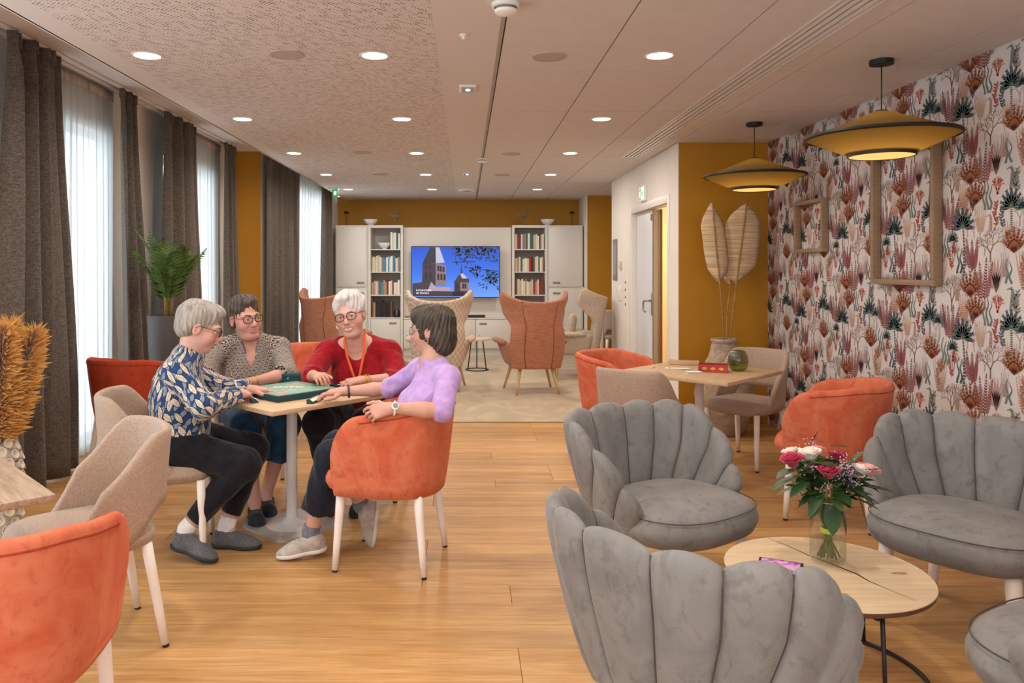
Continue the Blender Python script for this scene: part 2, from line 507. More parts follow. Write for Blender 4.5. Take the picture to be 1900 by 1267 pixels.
# door
dr = bpy.data.objects.new('door_1', None); COL.objects.link(dr); dr.location = (1.97, DY0, 0)
struct(dr, 'white door standing ajar in a white frame', 'door')
DW = DY1 - DY0
for a, b_ in (((-0.012, -0.08, 0), (0.02, 0.0, DZ + 0.08)), ((-0.012, DW, 0), (0.02, DW + 0.08, DZ + 0.08)), ((-0.012, 0.0, DZ), (0.02, DW, DZ + 0.08))):
    box('door_frame', a, b_, 'white_lacquer', dr, 0.004)
box('jamb', (0.0, DW - 0.02, 0), (0.12, DW, DZ), 'white_lacquer', dr)
box('jamb', (0.0, 0.0, 0), (0.12, 0.02, DZ), 'white_lacquer', dr)
lf = box('door_leaf', (0.05, 0.76, 0.01), (0.095, DW - 0.02, DZ - 0.01), pm('door_white', '#dcdcdf', rough=0.4), dr, 0.003)
box('edge_strip', (0.04, 0.74, 0.01), (0.1, 0.76, DZ - 0.01), 'steel', lf)
box('edge_strip', (0.044, 0.80, 0.01), (0.052, 0.815, DZ - 0.01), 'plastic_grey', lf)
box('handle_plate', (0.04, 0.82, 0.93), (0.05, 0.86, 1.17), 'steel', lf, 0.003)
tube('handle', [(0.045, 0.84, 1.09), (-0.01, 0.84, 1.09), (-0.02, 0.88, 1.09), (-0.02, 0.94, 1.08), (-0.02, 0.96, 1.05), (-0.02, 0.96, 0.98), (0.0, 0.94, 0.96)], 0.011, 'steel', lf)
box('notice', (0.046, 0.82, 1.96), (0.049, 0.90, 2.03), pm('notice_red', '#a8301e', rough=0.5), lf)
lf2 = box('door_leaf', (0.10, 0.70, 0.01), (0.125, 0.738, DZ - 0.01), pm('door_brown', '#7a4a2a', rough=0.4), dr, 0.002)
box('lock_plate', (0.097, 0.705, 0.95), (0.1, 0.73, 1.15), 'steel', lf2)
# things on the white wall
def wallitem(name, y0, y1, z0, z1, th, mat, label, cat):
    o = box(name, (1.97 - th, y0, z0), (1.97, y1, z1), mat, None, 0.003)
    return tag(o, label, cat)
# ------------------------------------------------------------------ things on the white door wall
es = thing('exit_sign', 'small white emergency exit box with green pictogram above the door', 'exit sign', (1.97, 8.55, 2.26))
box('housing', (-0.035, -0.13, -0.085), (0, 0.13, 0.085), pm('sign_white', '#efeeea', rough=0.4), es, 0.006)
box('sign_face', (-0.038, -0.11, -0.065), (-0.034, 0.11, 0.065), pm('sign_pale', '#dcece2', emit='#dff5e6', estr=0.5), es)
pm('sign_green', '#3b8f62', emit='#2f9a62', estr=0.4)
box('sign_panel', (-0.0385, 0.0, -0.06), (-0.0375, 0.10, 0.06), 'sign_green', es)
pv, pf = merge([prism([(-0.012, -0.04), (0.012, -0.04), (0.012, 0.0), (0.028, 0.0), (0.0, 0.04), (-0.028, 0.0), (-0.012, 0.0)], 0, 0.001)])
ar = newmesh('arrow', pv, pf, 'sign_green', es, False); ar.rotation_euler = (PI / 2, 0, -PI / 2); ar.location = (-0.038, -0.05, 0)
pv, pf = merge([prism([(-0.03, -0.045), (-0.012, -0.045), (0.0, -0.01), (0.012, -0.045), (0.03, -0.045), (0.014, 0.015), (0.03, 0.0), (0.034, 0.01), (0.012, 0.035), (-0.016, 0.03), (-0.03, 0.0), (-0.02, -0.004), (-0.01, 0.01)], 0, 0.001), prism([(0.012 * math.cos(a * PI / 4), 0.048 + 0.010 * math.sin(a * PI / 4)) for a in range(8)], 0, 0.001)])
rm = newmesh('running_figure', pv, pf, 'sign_pale', es, False); rm.rotation_euler = (PI / 2, 0, -PI / 2); rm.location = (-0.039, 0.05, 0)
pl = thing('wall_plaque', 'tall grey printed plaque on the white wall left of the door', 'plaque', (1.97, 10.2, 1.55))
box('panel', (-0.015, -0.13, -0.27), (0, 0.13, 0.27), pm('plaque_grey', '#8f8b8c', rough=0.35, metal=0.3), pl, 0.01)
box('printed_field', (-0.017, -0.1, -0.2), (-0.0145, 0.1, 0.2), pm('plaque_print', '#b8b3b2', '#77726f', 60, rough=0.5, stretch=(1, 1, 6)), pl)
wallitem('thermostat', 9.78, 9.87, 1.43, 1.53, 0.03, pm('beige_plastic', '#d8c8b2', rough=0.5), 'small beige thermostat box beside the grey plaque', 'thermostat')
sw = thing('light_switch', 'pair of white rocker switches stacked beside the door frame', 'switch', (1.97, 9.9, 1.12))
for k in range(2):
    box('switch_plate', (-0.012, -0.08 + k * 0.09, -0.09), (0, 0.0 + k * 0.09, 0.09), 'sign_white', sw, 0.004)
    box('rocker', (-0.018, -0.06 + k * 0.09, -0.06), (-0.01, -0.02 + k * 0.09, 0.06), 'white_lacquer', sw, 0.003)
tagp = thing('dotted_strip', 'narrow strip of dark marks on the wall beside the switches', 'sticker', (1.97, 9.55, 1.14))
box('backing', (-0.004, -0.03, -0.18), (0, 0.03, 0.18), 'sign_white', tagp)
for k in range(4):
    box('mark', (-0.006, -0.02, -0.16 + k * 0.09), (-0.003, 0.02, -0.13 + k * 0.09), 'black', tagp)

# ------------------------------------------------------------------ ceiling fixtures
ORD = ['nearest', 'second', 'third', 'fourth', 'farthest']
def downlight(x, y, label):
    t = thing('ceiling_lamp', label, 'ceiling lamp', (x, y, ZC), 0, 'recessed round ceiling lamps')
    lathe('trim_ring', [(0.066, 0.0), (0.07, -0.004), (0.08, -0.004), (0.083, 0.0)], 'white_metal', t, 32)
    lathe('diffuser', [(0.0, -0.002), (0.067, -0.002), (0.067, 0.001)], 'lamp_glow', t, 32)
    l = bpy.data.lights.new('lamp_light', 'AREA'); l.shape = 'DISK'; l.size = 0.13; l.energy = LAMP_W; l.color = (1.0, 0.91, 0.82)
    lo = bpy.data.objects.new('lamp_light', l); COL.objects.link(lo); lo.parent = t; lo.location = (0, 0, -0.008)
    return t
for ci, (x, rn) in enumerate(((-1.738, 'left row by the windows'), (-0.497, 'middle row in the perforated ceiling'), (1.059, 'right row in the tiled ceiling'))):
    for k in range(5):
        downlight(x, 4.236 + 1.81 * k, 'glowing round ceiling lamp, %s of the %s' % (ORD[k], rn))
    for k in (1, 2, 3):
        downlight(x, 4.236 - 1.81 * k, 'unseen ceiling lamp, %s towards the viewer, %s' % (['first', 'second', 'third'][k - 1], rn))
for x, y, lb in ((-0.97, 4.21, 'pale round ceiling speaker between the two nearest lamps of the perforated ceiling'), (0.457, 4.25, 'pale round ceiling speaker in the nearest tile'),
              (-1.04, 7.8, 'round ceiling speaker, second in the perforated ceiling'), (0.466, 7.9, 'round ceiling speaker, second in the tiled ceiling'),
              (-1.05, 9.62, 'round ceiling speaker, farthest in the perforated ceiling'), (0.46, 9.7, 'round ceiling speaker, farthest in the tiled ceiling')):
    t = thing('ceiling_speaker', lb, 'speaker', (x, y, ZC), 0, 'round ceiling speakers')
    lathe('grille', [(0.0, -0.006), (0.085, -0.005)], 'speaker_grille', t, 32)
    lathe('rim', [(0.085, -0.006), (0.092, -0.006), (0.094, 0.0)], 'speaker_grille', t, 32)
def detector(x, y, s, lb):
    t = thing('smoke_detector', lb, 'smoke detector', (x, y, ZC))
    lathe('base', [(0.062 * s, 0.0), (0.062 * s, -0.018 * s), (0.05 * s, -0.02 * s)], 'sign_white', t, 28)
    lathe('vent_ring', [(0.045 * s, -0.018 * s), (0.045 * s, -0.03 * s)], 'plastic_grey', t, 28)
    lathe('cap', [(0.05 * s, -0.03 * s), (0.047 * s, -0.042 * s), (0.03 * s, -0.05 * s), (0.0, -0.051 * s)], 'sign_white', t, 28)
detector(0.175, 3.40, 1.0, 'white smoke detector on the ceiling strip at the top edge of the picture')
detector(0.178, 8.24, 0.9, 'white smoke detector farther along the ceiling strip')
t = thing('sprinkler_sensor', 'tiny white sensor nub on the smooth ceiling band', 'sensor', (-0.01, 3.86, ZC))
lathe('plate', [(0.022, 0.0), (0.022, -0.006), (0.012, -0.007)], 'sign_white', t, 20)
lathe('nub', [(0.01, -0.006), (0.01, -0.02), (0.0, -0.024)], 'sign_white', t, 16)
for x, y, lb in ((0.014, 5.0, 'small rectangular emergency light on the smooth ceiling band'), (0.02, 9.55, 'small rectangular emergency light far along the ceiling')):
    t = thing('emergency_light', lb, 'emergency light', (x, y, ZC))
    box('housing', (-0.055, -0.09, -0.012), (0.055, 0.09, 0), 'sign_white', t, 0.004)
    box('lens', (-0.04, -0.07, -0.014), (0.04, 0.07, -0.011), pm('lens_grey', '#9aa6ae', rough=0.2), t)
    lathe('lamp_bead', [(0.0, -0.02), (0.014, -0.018), (0.016, -0.013)], pm('bead_glow', '#ffffff', emit='#eaf4ff', estr=3.0), t, 12)
t = thing('air_terminal', 'white round air vent on the ceiling near the back wall', 'air vent', (0.02, 11.5, ZC))
lathe('ring', [(0.13, 0.0), (0.13, -0.02), (0.1, -0.03), (0.08, -0.02)], 'sign_white', t, 28)
lathe('disc', [(0.0, -0.03), (0.07, -0.03), (0.075, -0.02), (0.0, -0.018)], 'plastic_grey', t, 24)
t = thing('exit_sign_hanging', 'small green exit sign hanging at the far end of the window side', 'exit sign', (-1.93, 11.3, ZC))
box('mount', (-0.08, -0.03, -0.025), (0.08, 0.03, 0), 'sign_white', t, 0.005)
box('panel', (-0.01, -0.006, -0.13), (0.07, 0.006, -0.025), 'sign_green', t, 0.003)
box('pictogram', (0.01, -0.008, -0.105), (0.05, -0.0055, -0.045), 'sign_pale', t)

# ------------------------------------------------------------------ curtains
def mat_linen():
    t = NT('curtain_taupe'); b = t.b
    tc = t.n('ShaderNodeTexCoord')
    mp = t.n('ShaderNodeMapping'); mp.inputs['Scale'].default_value = (1, 1, 0.35); t.l(tc.outputs['Object'], mp.inputs[0])
    n = t.n('ShaderNodeTexNoise', i_Scale=170.0, i_Detail=3.0); t.l(mp.outputs[0], n.inputs['Vector'])
    mp2 = t.n('ShaderNodeMapping'); mp2.inputs['Scale'].default_value = (0.3, 0.3, 2); t.l(tc.outputs['Object'], mp2.inputs[0])
    n2 = t.n('ShaderNodeTexNoise', i_Scale=120.0, i_Detail=2.0); t.l(mp2.outputs[0], n2.inputs['Vector'])
    f = t.math('MULTIPLY', t.math('ADD', n.outputs[0], n2.outputs[0]), 0.5)
    f = t.ramp(f, [(0.4, 0.0), (0.62, 1.0)])
    t.l(t.mix(f, lin('#463d36'), lin('#6f645a')), b.inputs['Base Color'])
    b.inputs['Roughness'].default_value = 0.9; b.inputs['Sheen Weight'].default_value = 0.15
    bp = t.n('ShaderNodeBump', i_Strength=0.3, i_Distance=0.003); t.l(f, bp.inputs['Height']); t.l(bp.outputs[0], b.inputs['Normal'])
    MATS['curtain_taupe'] = t.m
mat_linen()
def mat_sheer():
    t = NT('sheer'); 
    tr = t.n('ShaderNodeBsdfTransparent'); tr.inputs[0].default_value = (1, 1, 1, 1)
    tl = t.n('ShaderNodeBsdfTranslucent'); tl.inputs[0].default_value = lin('#e6ecee')
    df = t.n('ShaderNodeBsdfDiffuse'); df.inputs[0].default_value = lin('#d8d6d2')
    m1 = t.n('ShaderNodeMixShader', i_0=0.42); t.l(tl.outputs[0], m1.inputs[1]); t.l(df.outputs[0], m1.inputs[2])
    m2 = t.n('ShaderNodeMixShader', i_0=0.72); t.l(tr.outputs[0], m2.inputs[1]); t.l(m1.outputs[0], m2.inputs[2])
    t.l(m2.outputs[0], t.out.inputs[0]); MATS['sheer'] = t.m
mat_sheer()

def curtain(name, org, d, n, top, bot, zt, zb, folds, amp, mat, label, seed, cols=None, nv=26, header=True, cat='curtain', thick=True):
    r = random.Random(seed); org = Vector((org[0], org[1])); d = Vector(d); n = Vector(n)
    nu = cols or int(folds * 14)
    ph = [r.uniform(-0.35, 0.35) for _ in range(int(folds) + 3)]
    am = [r.uniform(0.7, 1.25) for _ in range(int(folds) + 3)]
    V_, F_ = [], []
    for j in range(nv + 1):
        v = j / nv
        e = smst(v, 0.0, 0.9)
        a0 = top[0] + (bot[0] - top[0]) * e; a1 = top[1] + (bot[1] - top[1]) * e
        for i in range(nu + 1):
            u = i / nu
            k = int(u * folds)
            f = u * folds + ph[k] * 0.4 * math.sin(v * 2.2 + k)
            w1 = math.sin(2 * PI * f)
            pin = 1.0 - 0.55 * math.exp(-(v / 0.05) ** 2)
            off = amp * am[k] * pin * (0.75 + 0.35 * v) * (w1 + 0.25 * math.sin(4 * PI * f + k))
            if v < 0.06: off += 0.35 * amp * math.sin(2 * PI * f * 3) * (1 - v / 0.06)
            s = a0 + (a1 - a0) * (u + 0.018 * math.sin(2 * PI * f + 1.3) + 0.01 * math.sin(3 * v + 7 * u))
            p = org + d * s + n * off
            V_.append((p.x, p.y, zt + (zb - zt) * v))
    for j in range(nv):
        for i in range(nu):
            a = j * (nu + 1) + i
            F_.append((a, a + 1, a + nu + 2, a + nu + 1))
    t = thing(name, label, cat, (org.x + d.x * bot[0], org.y + d.y * bot[0], 0))
    base = Vector(t.location)
    V_ = [Vector(q) - base for q in V_]
    o = newmesh('cloth' if mat != 'sheer' else 'sheer_cloth', V_, F_, mat, t)
    if thick:
        md = o.modifiers.new('thickness', 'SOLIDIFY'); md.thickness = 0.004
    if header:
        hv, hf = [], []
        for i in range(nu + 1):
            q = V_[i]; q2 = V_[(nu + 1) + i]
            for z, e in ((0.004, 0.006), (-0.075, 0.006), (-0.075, -0.006), (0.004, -0.006)):
                hv.append((q[0] + n.x * e, q[1] + n.y * e, q[2] + z))
        for i in range(nu):
            for c in range(4):
                c2 = (c + 1) % 4
                hf.append((i * 4 + c, i * 4 + c2, (i + 1) * 4 + c2, (i + 1) * 4 + c))
        newmesh('header_tape', hv, hf, mat if mat != 'sheer' else pm('sheer_tape', '#bdaea0', rough=0.9), t)
    return t
dL, nL = (0, 1), (1, 0)
XC = -2.79
ZT = 2.895
curtain('drape', (XC, 0), dL, nL, (4.72, 5.34), (4.62, 5.55), ZT, 0.012, 3.0, 0.085, 'curtain_taupe', 'nearest taupe drape beside the pampas grass, at left picture edge', 1)
curtain('drape', (XC, 0), dL, nL, (6.26, 6.55), (6.3, 6.86), ZT, 0.012, 2.0, 0.045, 'curtain_taupe', 'taupe drape behind the red chair, right of the first sheer', 2)
curtain('drape', (XC, 0), dL, nL, (7.18, 8.0), (7.12, 8.25), ZT, 0.012, 3.0, 0.07, 'curtain_taupe', 'taupe drape behind the potted palm', 3)
curtain('drape', (XC, 0), dL, nL, (8.98, 9.36), (9.0, 9.5), ZT, 0.012, 2.5, 0.04, 'curtain_taupe', 'narrow taupe drape next to the mustard return wall', 4)
curtain('sheer_curtain', (-2.922, 0), dL, nL, (5.2, 6.4), (5.2, 6.4), ZT, 0.015, 12, 0.014, 'sheer', 'white sheer curtain at the nearest window', 5, thick=False)
curtain('sheer_curtain', (-2.922, 0), dL, nL, (7.7, 9.2), (7.7, 9.2), ZT, 0.015, 13, 0.016, 'sheer', 'white sheer curtain at the window behind the seated players', 6, thick=False)
nO = Vector((OD.y, -OD.x))
o3 = OA + nO * 0.075
curtain('drape', o3, OD, nO, (-0.03, 1.22), (-0.03, 1.24), ZT, 0.012, 5.0, 0.04, 'curtain_taupe', 'wide taupe drape right of the mustard return wall', 7, header=False)
curtain('drape', o3, OD, nO, (2.32, 2.86), (2.3, 2.88), ZT, 0.012, 3.0, 0.035, 'curtain_taupe', 'taupe drape beside the bookcase end', 8, header=False)
curtain('sheer_curtain', OA + nO * 0.05, OD, nO, (1.0, 2.75), (1.0, 2.75), ZT, 0.015, 13, 0.015, 'sheer', 'white sheer curtain at the lounge window', 9, thick=False, header=False)
for i, (a, b_) in enumerate(((4.5, 6.9), (7.0, 9.7))):
    t = thing('curtain_rail', ['white double curtain rail above the nearest window', 'white double curtain rail above the second window'][i], 'curtain rail', (XC, a, ZT))
    for x in (-0.08, 0.0):
        box('track', (x - 0.012, 0, 0.004), (x + 0.012, b_ - a, 0.022), 'white_metal', t)

# ------------------------------------------------------------------ wallpaper print
PC = {}
for k, c in dict(maroon='#6e2c34', wine='#8d3f40', rust='#9c5a36', amber='#b9805a', peach='#cfa890', coral='#d7806e', mauve='#b3938f', plum='#86666a', tan='#ac978a', brown='#836758', slate='#46565a', sage='#71837b', red='#a2433a', pale='#ece3de', deep='#2f3d42').items():
    pm('print_' + k, c, rough=0.75); PC[k] = len(PC)
PK = list(PC)
polys = []
prnd = random.Random(11)
def P_(pts, col, lay): polys.append((pts, PC[col], lay))
def leaf(x, y, a, L, w_, col, lay, n=5):
    ca, sa = math.cos(a), math.sin(a); up, dn = [], []
    for i in range(n + 1):
        t = i / n; h = w_ * math.sin(PI * t ** 0.8) * 0.5
        up.append((x + ca * L * t - sa * h, y + sa * L * t + ca * h)); dn.append((x + ca * L * t + sa * h, y + sa * L * t - ca * h))
    P_(up + dn[1:-1][::-1], col, lay)
def strip(pts, w0, w1, col, lay):
    n = len(pts)
    for i in range(n - 1):
        (x0, y0), (x1, y1) = pts[i], pts[i + 1]
        dx, dy = x1 - x0, y1 - y0; l = math.hypot(dx, dy) or 1; nx, ny = -dy / l, dx / l
        a = w0 + (w1 - w0) * i / (n - 1); b_ = w0 + (w1 - w0) * (i + 1) / (n - 1)
        P_([(x0 + nx * a / 2, y0 + ny * a / 2), (x0 - nx * a / 2, y0 - ny * a / 2), (x1 - nx * b_ / 2, y1 - ny * b_ / 2), (x1 + nx * b_ / 2, y1 + ny * b_ / 2)], col, lay)
def frond(x, y, a, L, n, ll, col, lay, bend=0.0, lw=0.35):
    pts = []; px, py = x, y
    for i in range(9):
        pts.append((px, py)); aa = a + bend * i / 8
        px += math.cos(aa) * L / 8; py += math.sin(aa) * L / 8
    strip(pts, 0.0026, 0.0012, col, lay)
    for i in range(n):
        t = (i + 0.6) / n; q = t * 8; k = min(7, int(q)); fr = q - k
        bx = pts[k][0] + (pts[k + 1][0] - pts[k][0]) * fr; by = pts[k][1] + (pts[k + 1][1] - pts[k][1]) * fr
        aa = a + bend * t; s = ll * (0.65 + 0.5 * math.sin(PI * min(1, t + 0.15)))
        for sg in (-1, 1): leaf(bx, by, aa + sg * 0.75, s, s * lw, col, lay, 3)
    leaf(pts[-1][0], pts[-1][1], a + bend, ll, ll * lw, col, lay, 3)
def fronds(x, y, H_, col, lay, n=4, col2=None):
    for i in range(n):
        u = (i - (n - 1) / 2)
        frond(x + u * 0.02, y + abs(u) * 0.012, PI / 2 - u * 0.13, H_ * (1 - 0.10 * abs(u) + prnd.uniform(-.06, .06)), 13, 0.021, col2 if (col2 and i % 2) else col, lay, -u * 0.05)
def fan(x, y, R, col, lay, n=7):
    for i in range(n):
        a = PI / 2 + (i - (n - 1) / 2) * 0.30
        L = R * (1 - 0.07 * abs(i - (n - 1) / 2))
        leaf(x, y, a, L, R * 0.12, col, lay, 5)
        for t in (0.45, 0.6, 0.75, 0.88):
            for sg in (-1, 1): leaf(x + math.cos(a) * L * t, y + math.sin(a) * L * t, a + sg * 0.7, R * 0.15, R * 0.05, col, lay, 3)
        strip([(x, y), (x + math.cos(a) * L * 0.9, y + math.sin(a) * L * 0.9)], 0.0022, 0.001, 'maroon' if col == 'rust' else 'brown', lay + 1)
def tuft(x, y, H_, col, lay, n=6, line='plum'):
    for i in range(n):
        a = PI / 2 + (i - (n - 1) / 2) * 0.16; L = H_ * (1 - 0.08 * abs(i - (n - 1) / 2))
        leaf(x, y, a, L, H_ * 0.13, col, lay, 5); strip([(x, y), (x + math.cos(a) * L, y + math.sin(a) * L)], 0.0022, 0.0008, line, lay + 1)
def coral_(x, y, a, L, d, col, lay, w_=0.008, sp=0.45):
    if d == 0 or L < 0.006: return
    x2, y2 = x + math.cos(a) * L, y + math.sin(a) * L
    strip([(x, y), (x2, y2)], w_, w_ * 0.75, col, lay)
    for sg in (-1, 1): coral_(x2, y2, a + sg * sp * prnd.uniform(0.6, 1.3) + prnd.uniform(-.12, .12), L * prnd.uniform(0.68, 0.88), d - 1, col, lay, max(0.0018, w_ * 0.7), sp)
def palm(x, y, R, trunk, col, lay, bx=0.0):
    pts = [(x + bx * math.sin(PI * t / 8), y - trunk * t / 8) for t in range(9)]
    strip(pts, 0.009, 0.013, col, lay)
    for t in range(1, 16):
        yy = y - trunk * t / 16; xx = x + bx * math.sin(PI * t / 16)
        strip([(xx - 0.006, yy), (xx + 0.006, yy)], 0.0022, 0.0022, 'pale', lay + 1)
    for i in range(9):
        a = PI / 2 + (i - 4) * 0.42; L = R * (1 - 0.03 * abs(i - 4))
        leaf(x, y, a, L, R * 0.26, col, lay, 5)
        strip([(x, y), (x + math.cos(a) * L * .85, y + math.sin(a) * L * .85)], 0.002, 0.001, 'sage' if col != 'sage' else 'deep', lay + 1)
        for t in (0.4, 0.6, 0.8):
            for sg in (-1, 1): leaf(x + math.cos(a) * L * t, y + math.sin(a) * L * t, a + sg * 0.6, R * 0.2, R * 0.05, col, lay, 3)
def kelp(x, y, H_, col, lay, n=3):
    for i in range(n):
        ph = prnd.uniform(0, 6); x0 = x + (i - (n - 1) / 2) * 0.022; hh = H_ * prnd.uniform(0.75, 1.1)
        strip([(x0 + 0.008 * math.sin(ph + t * 0.9), y + hh * t / 10) for t in range(11)], 0.015, 0.003, col, lay)
        strip([(x0 + 0.008 * math.sin(ph + t * 0.9), y + hh * t / 10) for t in range(11)], 0.002, 0.001, 'deep' if col != 'deep' else 'sage', lay + 1)
def fern(x, y, H_, col, lay, n=7):
    for i in range(n):
        u = i - (n - 1) / 2
        frond(x + u * 0.006, y, PI / 2 - u * 0.11, H_ * (1 - 0.03 * abs(u)), 13, 0.011, col, lay, u * 0.06, 0.34)
def seahorse(x, y, s, col, lay):
    pts = [(0.0, 0.05), (0.012, 0.045), (0.016, 0.03), (0.012, 0.012), (0.012, -0.01), (0.004, -0.028), (-0.002, -0.045), (0.002, -0.058), (0.012, -0.058), (0.012, -0.05)]
    ws = [0.014, 0.016, 0.014, 0.02, 0.022, 0.016, 0.01, 0.007, 0.005, 0.003]
    for i in range(len(pts) - 1): strip([(x + pts[i][0] * s, y + pts[i][1] * s), (x + pts[i + 1][0] * s, y + pts[i + 1][1] * s)], ws[i] * s, ws[i + 1] * s, col, lay)
    strip([(x, y + 0.05 * s), (x - 0.022 * s, y + 0.042 * s)], 0.007 * s, 0.004 * s, col, lay)
    for k in range(6): strip([(x + 0.002 * s, y + (0.03 - k * 0.011) * s), (x + 0.022 * s, y + (0.032 - k * 0.011) * s)], 0.0016, 0.0016, 'deep', lay + 1)
def weed(x, y, H_, col, lay):
    pts = [(x + 0.006 * math.sin(t), y + H_ * t / 8) for t in range(9)]
    strip(pts, 0.003, 0.0015, col, lay)
    for t in range(1, 9):
        for sg in (-1, 1): leaf(pts[t][0], pts[t][1], PI / 2 + sg * 0.9 + prnd.uniform(-.3, .3), 0.022, 0.010, col, lay, 4)
def scaled(fn, k):
    def g_(x, y, *a, **kw):
        i0 = len(polys); fn(x, y, *a, **kw)
        for i in range(i0, len(polys)):
            pts, c, l = polys[i]; polys[i] = ([(x + (px - x) * k, y + (py - y) * k) for px, py in pts], c, l)
    return g_
fronds, fan, tuft, palm, kelp, fern, seahorse, weed = [scaled(q, k) for q, k in ((fronds, 1.12), (fan, 1.15), (tuft, 1.1), (palm, 1.2), (kelp, 1.2), (fern, 1.15), (seahorse, 1.15), (weed, 1.15))]
def coral(x, y, a, L, d, col, lay, w_, sp):
    i0 = len(polys); coral_(x, y, a, L, d, col, lay, w_ * 1.3, sp)
# one pattern repeat
coral(0.48, -0.36, PI / 2, 0.055, 8, 'brown', 0, 0.012, 0.5)
coral(0.11, -0.08, PI / 2, 0.052, 8, 'brown', 0, 0.011, 0.5)
coral(0.33, -0.52, PI / 2, 0.042, 7, 'tan', 0, 0.008, 0.5)
coral(0.62, -0.56, PI / 2, 0.045, 7, 'mauve', 0, 0.008, 0.5)
coral(0.165, -0.345, PI / 2 + .25, 0.027, 6, 'coral', 1, 0.012, 0.45); coral(0.165, -0.345, PI / 2 - .35, 0.025, 6, 'coral', 1, 0.012, 0.45)
fern(0.37, -0.22, 0.17, 'amber', 2); fern(0.59, -0.42, 0.14, 'amber', 2, 6); fern(0.03, -0.54, 0.12, 'peach', 2, 6)
tuft(0.155, -0.24, 0.17, 'mauve', 2); tuft(0.665, -0.42, 0.15, 'mauve', 2); tuft(0.24, -0.60, 0.10, 'peach', 2, 5, 'amber')
kelp(0.085, -0.42, 0.13, 'sage', 3); kelp(0.565, -0.14, 0.13, 'slate', 3, 3); kelp(0.42, -0.67, 0.15, 'sage', 3); kelp(0.25, -0.19, 0.1, 'sage', 3, 2)
fronds(0.05, -0.29, 0.19, 'maroon', 4, 4, 'wine'); fronds(0.47, -0.53, 0.18, 'maroon', 4, 4, 'wine'); fronds(0.66, -0.13, 0.15, 'wine', 4, 3, 'maroon')
weed(0.475, -0.12, 0.1, 'red', 4); weed(0.15, -0.52, 0.11, 'red', 4); weed(0.50, -0.66, 0.09, 'red', 4); weed(0.29, -0.33, 0.07, 'plum', 4)
seahorse(0.262, -0.27, 1.0, 'sage', 4); seahorse(0.10, -0.50, 0.9, 'mauve', 4)
palm(0.27, -0.415, 0.085, 0.15, 'slate', 6); palm(0.35, -0.43, 0.05, 0.1, 'sage', 6, 0.012); palm(0.58, -0.50, 0.095, 0.25, 'slate', 6, 0.012); palm(0.49, -0.575, 0.05, 0.1, 'sage', 6, -0.01)
fan(-0.01, -0.385, 0.12, 'rust', 8); fan(0.29, -0.655, 0.12, 'rust', 8); fan(0.645, -0.27, 0.13, 'rust', 8); fan(0.38, -0.10, 0.07, 'amber', 8, 5)
for k_, (cx_, cy_) in enumerate([(0.02, -0.18), (0.22, -0.10), (0.31, -0.30), (0.41, -0.03), (0.53, -0.24), (0.60, -0.06), (0.68, -0.52), (0.40, -0.40), (0.20, -0.48), (0.06, -0.62), (0.30, -0.57), (0.54, -0.44), (0.66, -0.33), (0.12, -0.16), (0.35, -0.14), (0.50, -0.02)]):
    if k_ % 3 == 0: coral(cx_, cy_ - 0.05, PI / 2 + 0.2 * (-1) ** k_, 0.030, 6, ['mauve', 'tan', 'plum'][k_ % 3 + (k_ // 3) % 2], 0, 0.007, 0.5)
    elif k_ % 3 == 1: fern(cx_, cy_ - 0.06, 0.11, ['mauve', 'tan', 'plum'][(k_ // 3) % 3], 1, 4)
    else: weed(cx_, cy_ - 0.05, 0.10, ['sage', 'plum', 'slate'][(k_ // 3) % 3], 1)
RU, RV = 0.70, 0.623
wv, wf, wi = [], [], []
for iu in range(-1, 10):
    for iv in range(-1, 6):
        for pts, ci, lay in polys:
            cy = 7.05 - iu * RU - sum(p[0] for p in pts) / len(pts)
            cz = iv * RV + 0.31 + sum(p[1] for p in pts) / len(pts)
            if not (0.9 < cy < 7.2 and 0.0 < cz < ZC): continue
            b_ = len(wv)
            for (u, v) in pts: wv.append((WR - 0.0006 - 0.00022 * lay - 0.00001 * (ci), 7.05 - iu * RU - u, iv * RV + 0.31 + v))
            wf.append(tuple(range(b_, b_ + len(pts)))); wi.append(ci)
wp = newmesh('wallpaper_print', wv, wf, None, bpy.data.objects['wall_right'], False, mats=['print_' + k for k in PK], midx=wi)
wp['kind'] = 'stuff'

# ------------------------------------------------------------------ empty frames on the papered wall
pm('frame_wood', '#9c7f63', '#8c6f55', 20, rough=0.55, stretch=(1, 1, 8))
def wframe(y0, y1, z0, z1, wd, dp, label):
    t = thing('picture_frame', label, 'picture frame', (WR - 0.004, (y0 + y1) / 2, z0))
    hw = (y1 - y0) / 2; H_ = z1 - z0
    box('rail', (-dp, -hw, 0), (0, hw, wd), 'frame_wood', t, 0.002); box('rail', (-dp, -hw, H_ - wd), (0, hw, H_), 'frame_wood', t, 0.002)
    box('stile', (-dp, -hw, wd), (0, -hw + wd, H_ - wd), 'frame_wood', t, 0.002); box('stile', (-dp, hw - wd, wd), (0, hw, H_ - wd), 'frame_wood', t, 0.002)
wframe(5.98, 6.50, 1.57, 1.99, 0.030, 0.05, 'small empty beige wooden frame on the coral wallpaper')
wframe(4.55, 5.26, 1.34, 2.2, 0.034, 0.055, 'large empty beige wooden frame on the coral wallpaper')

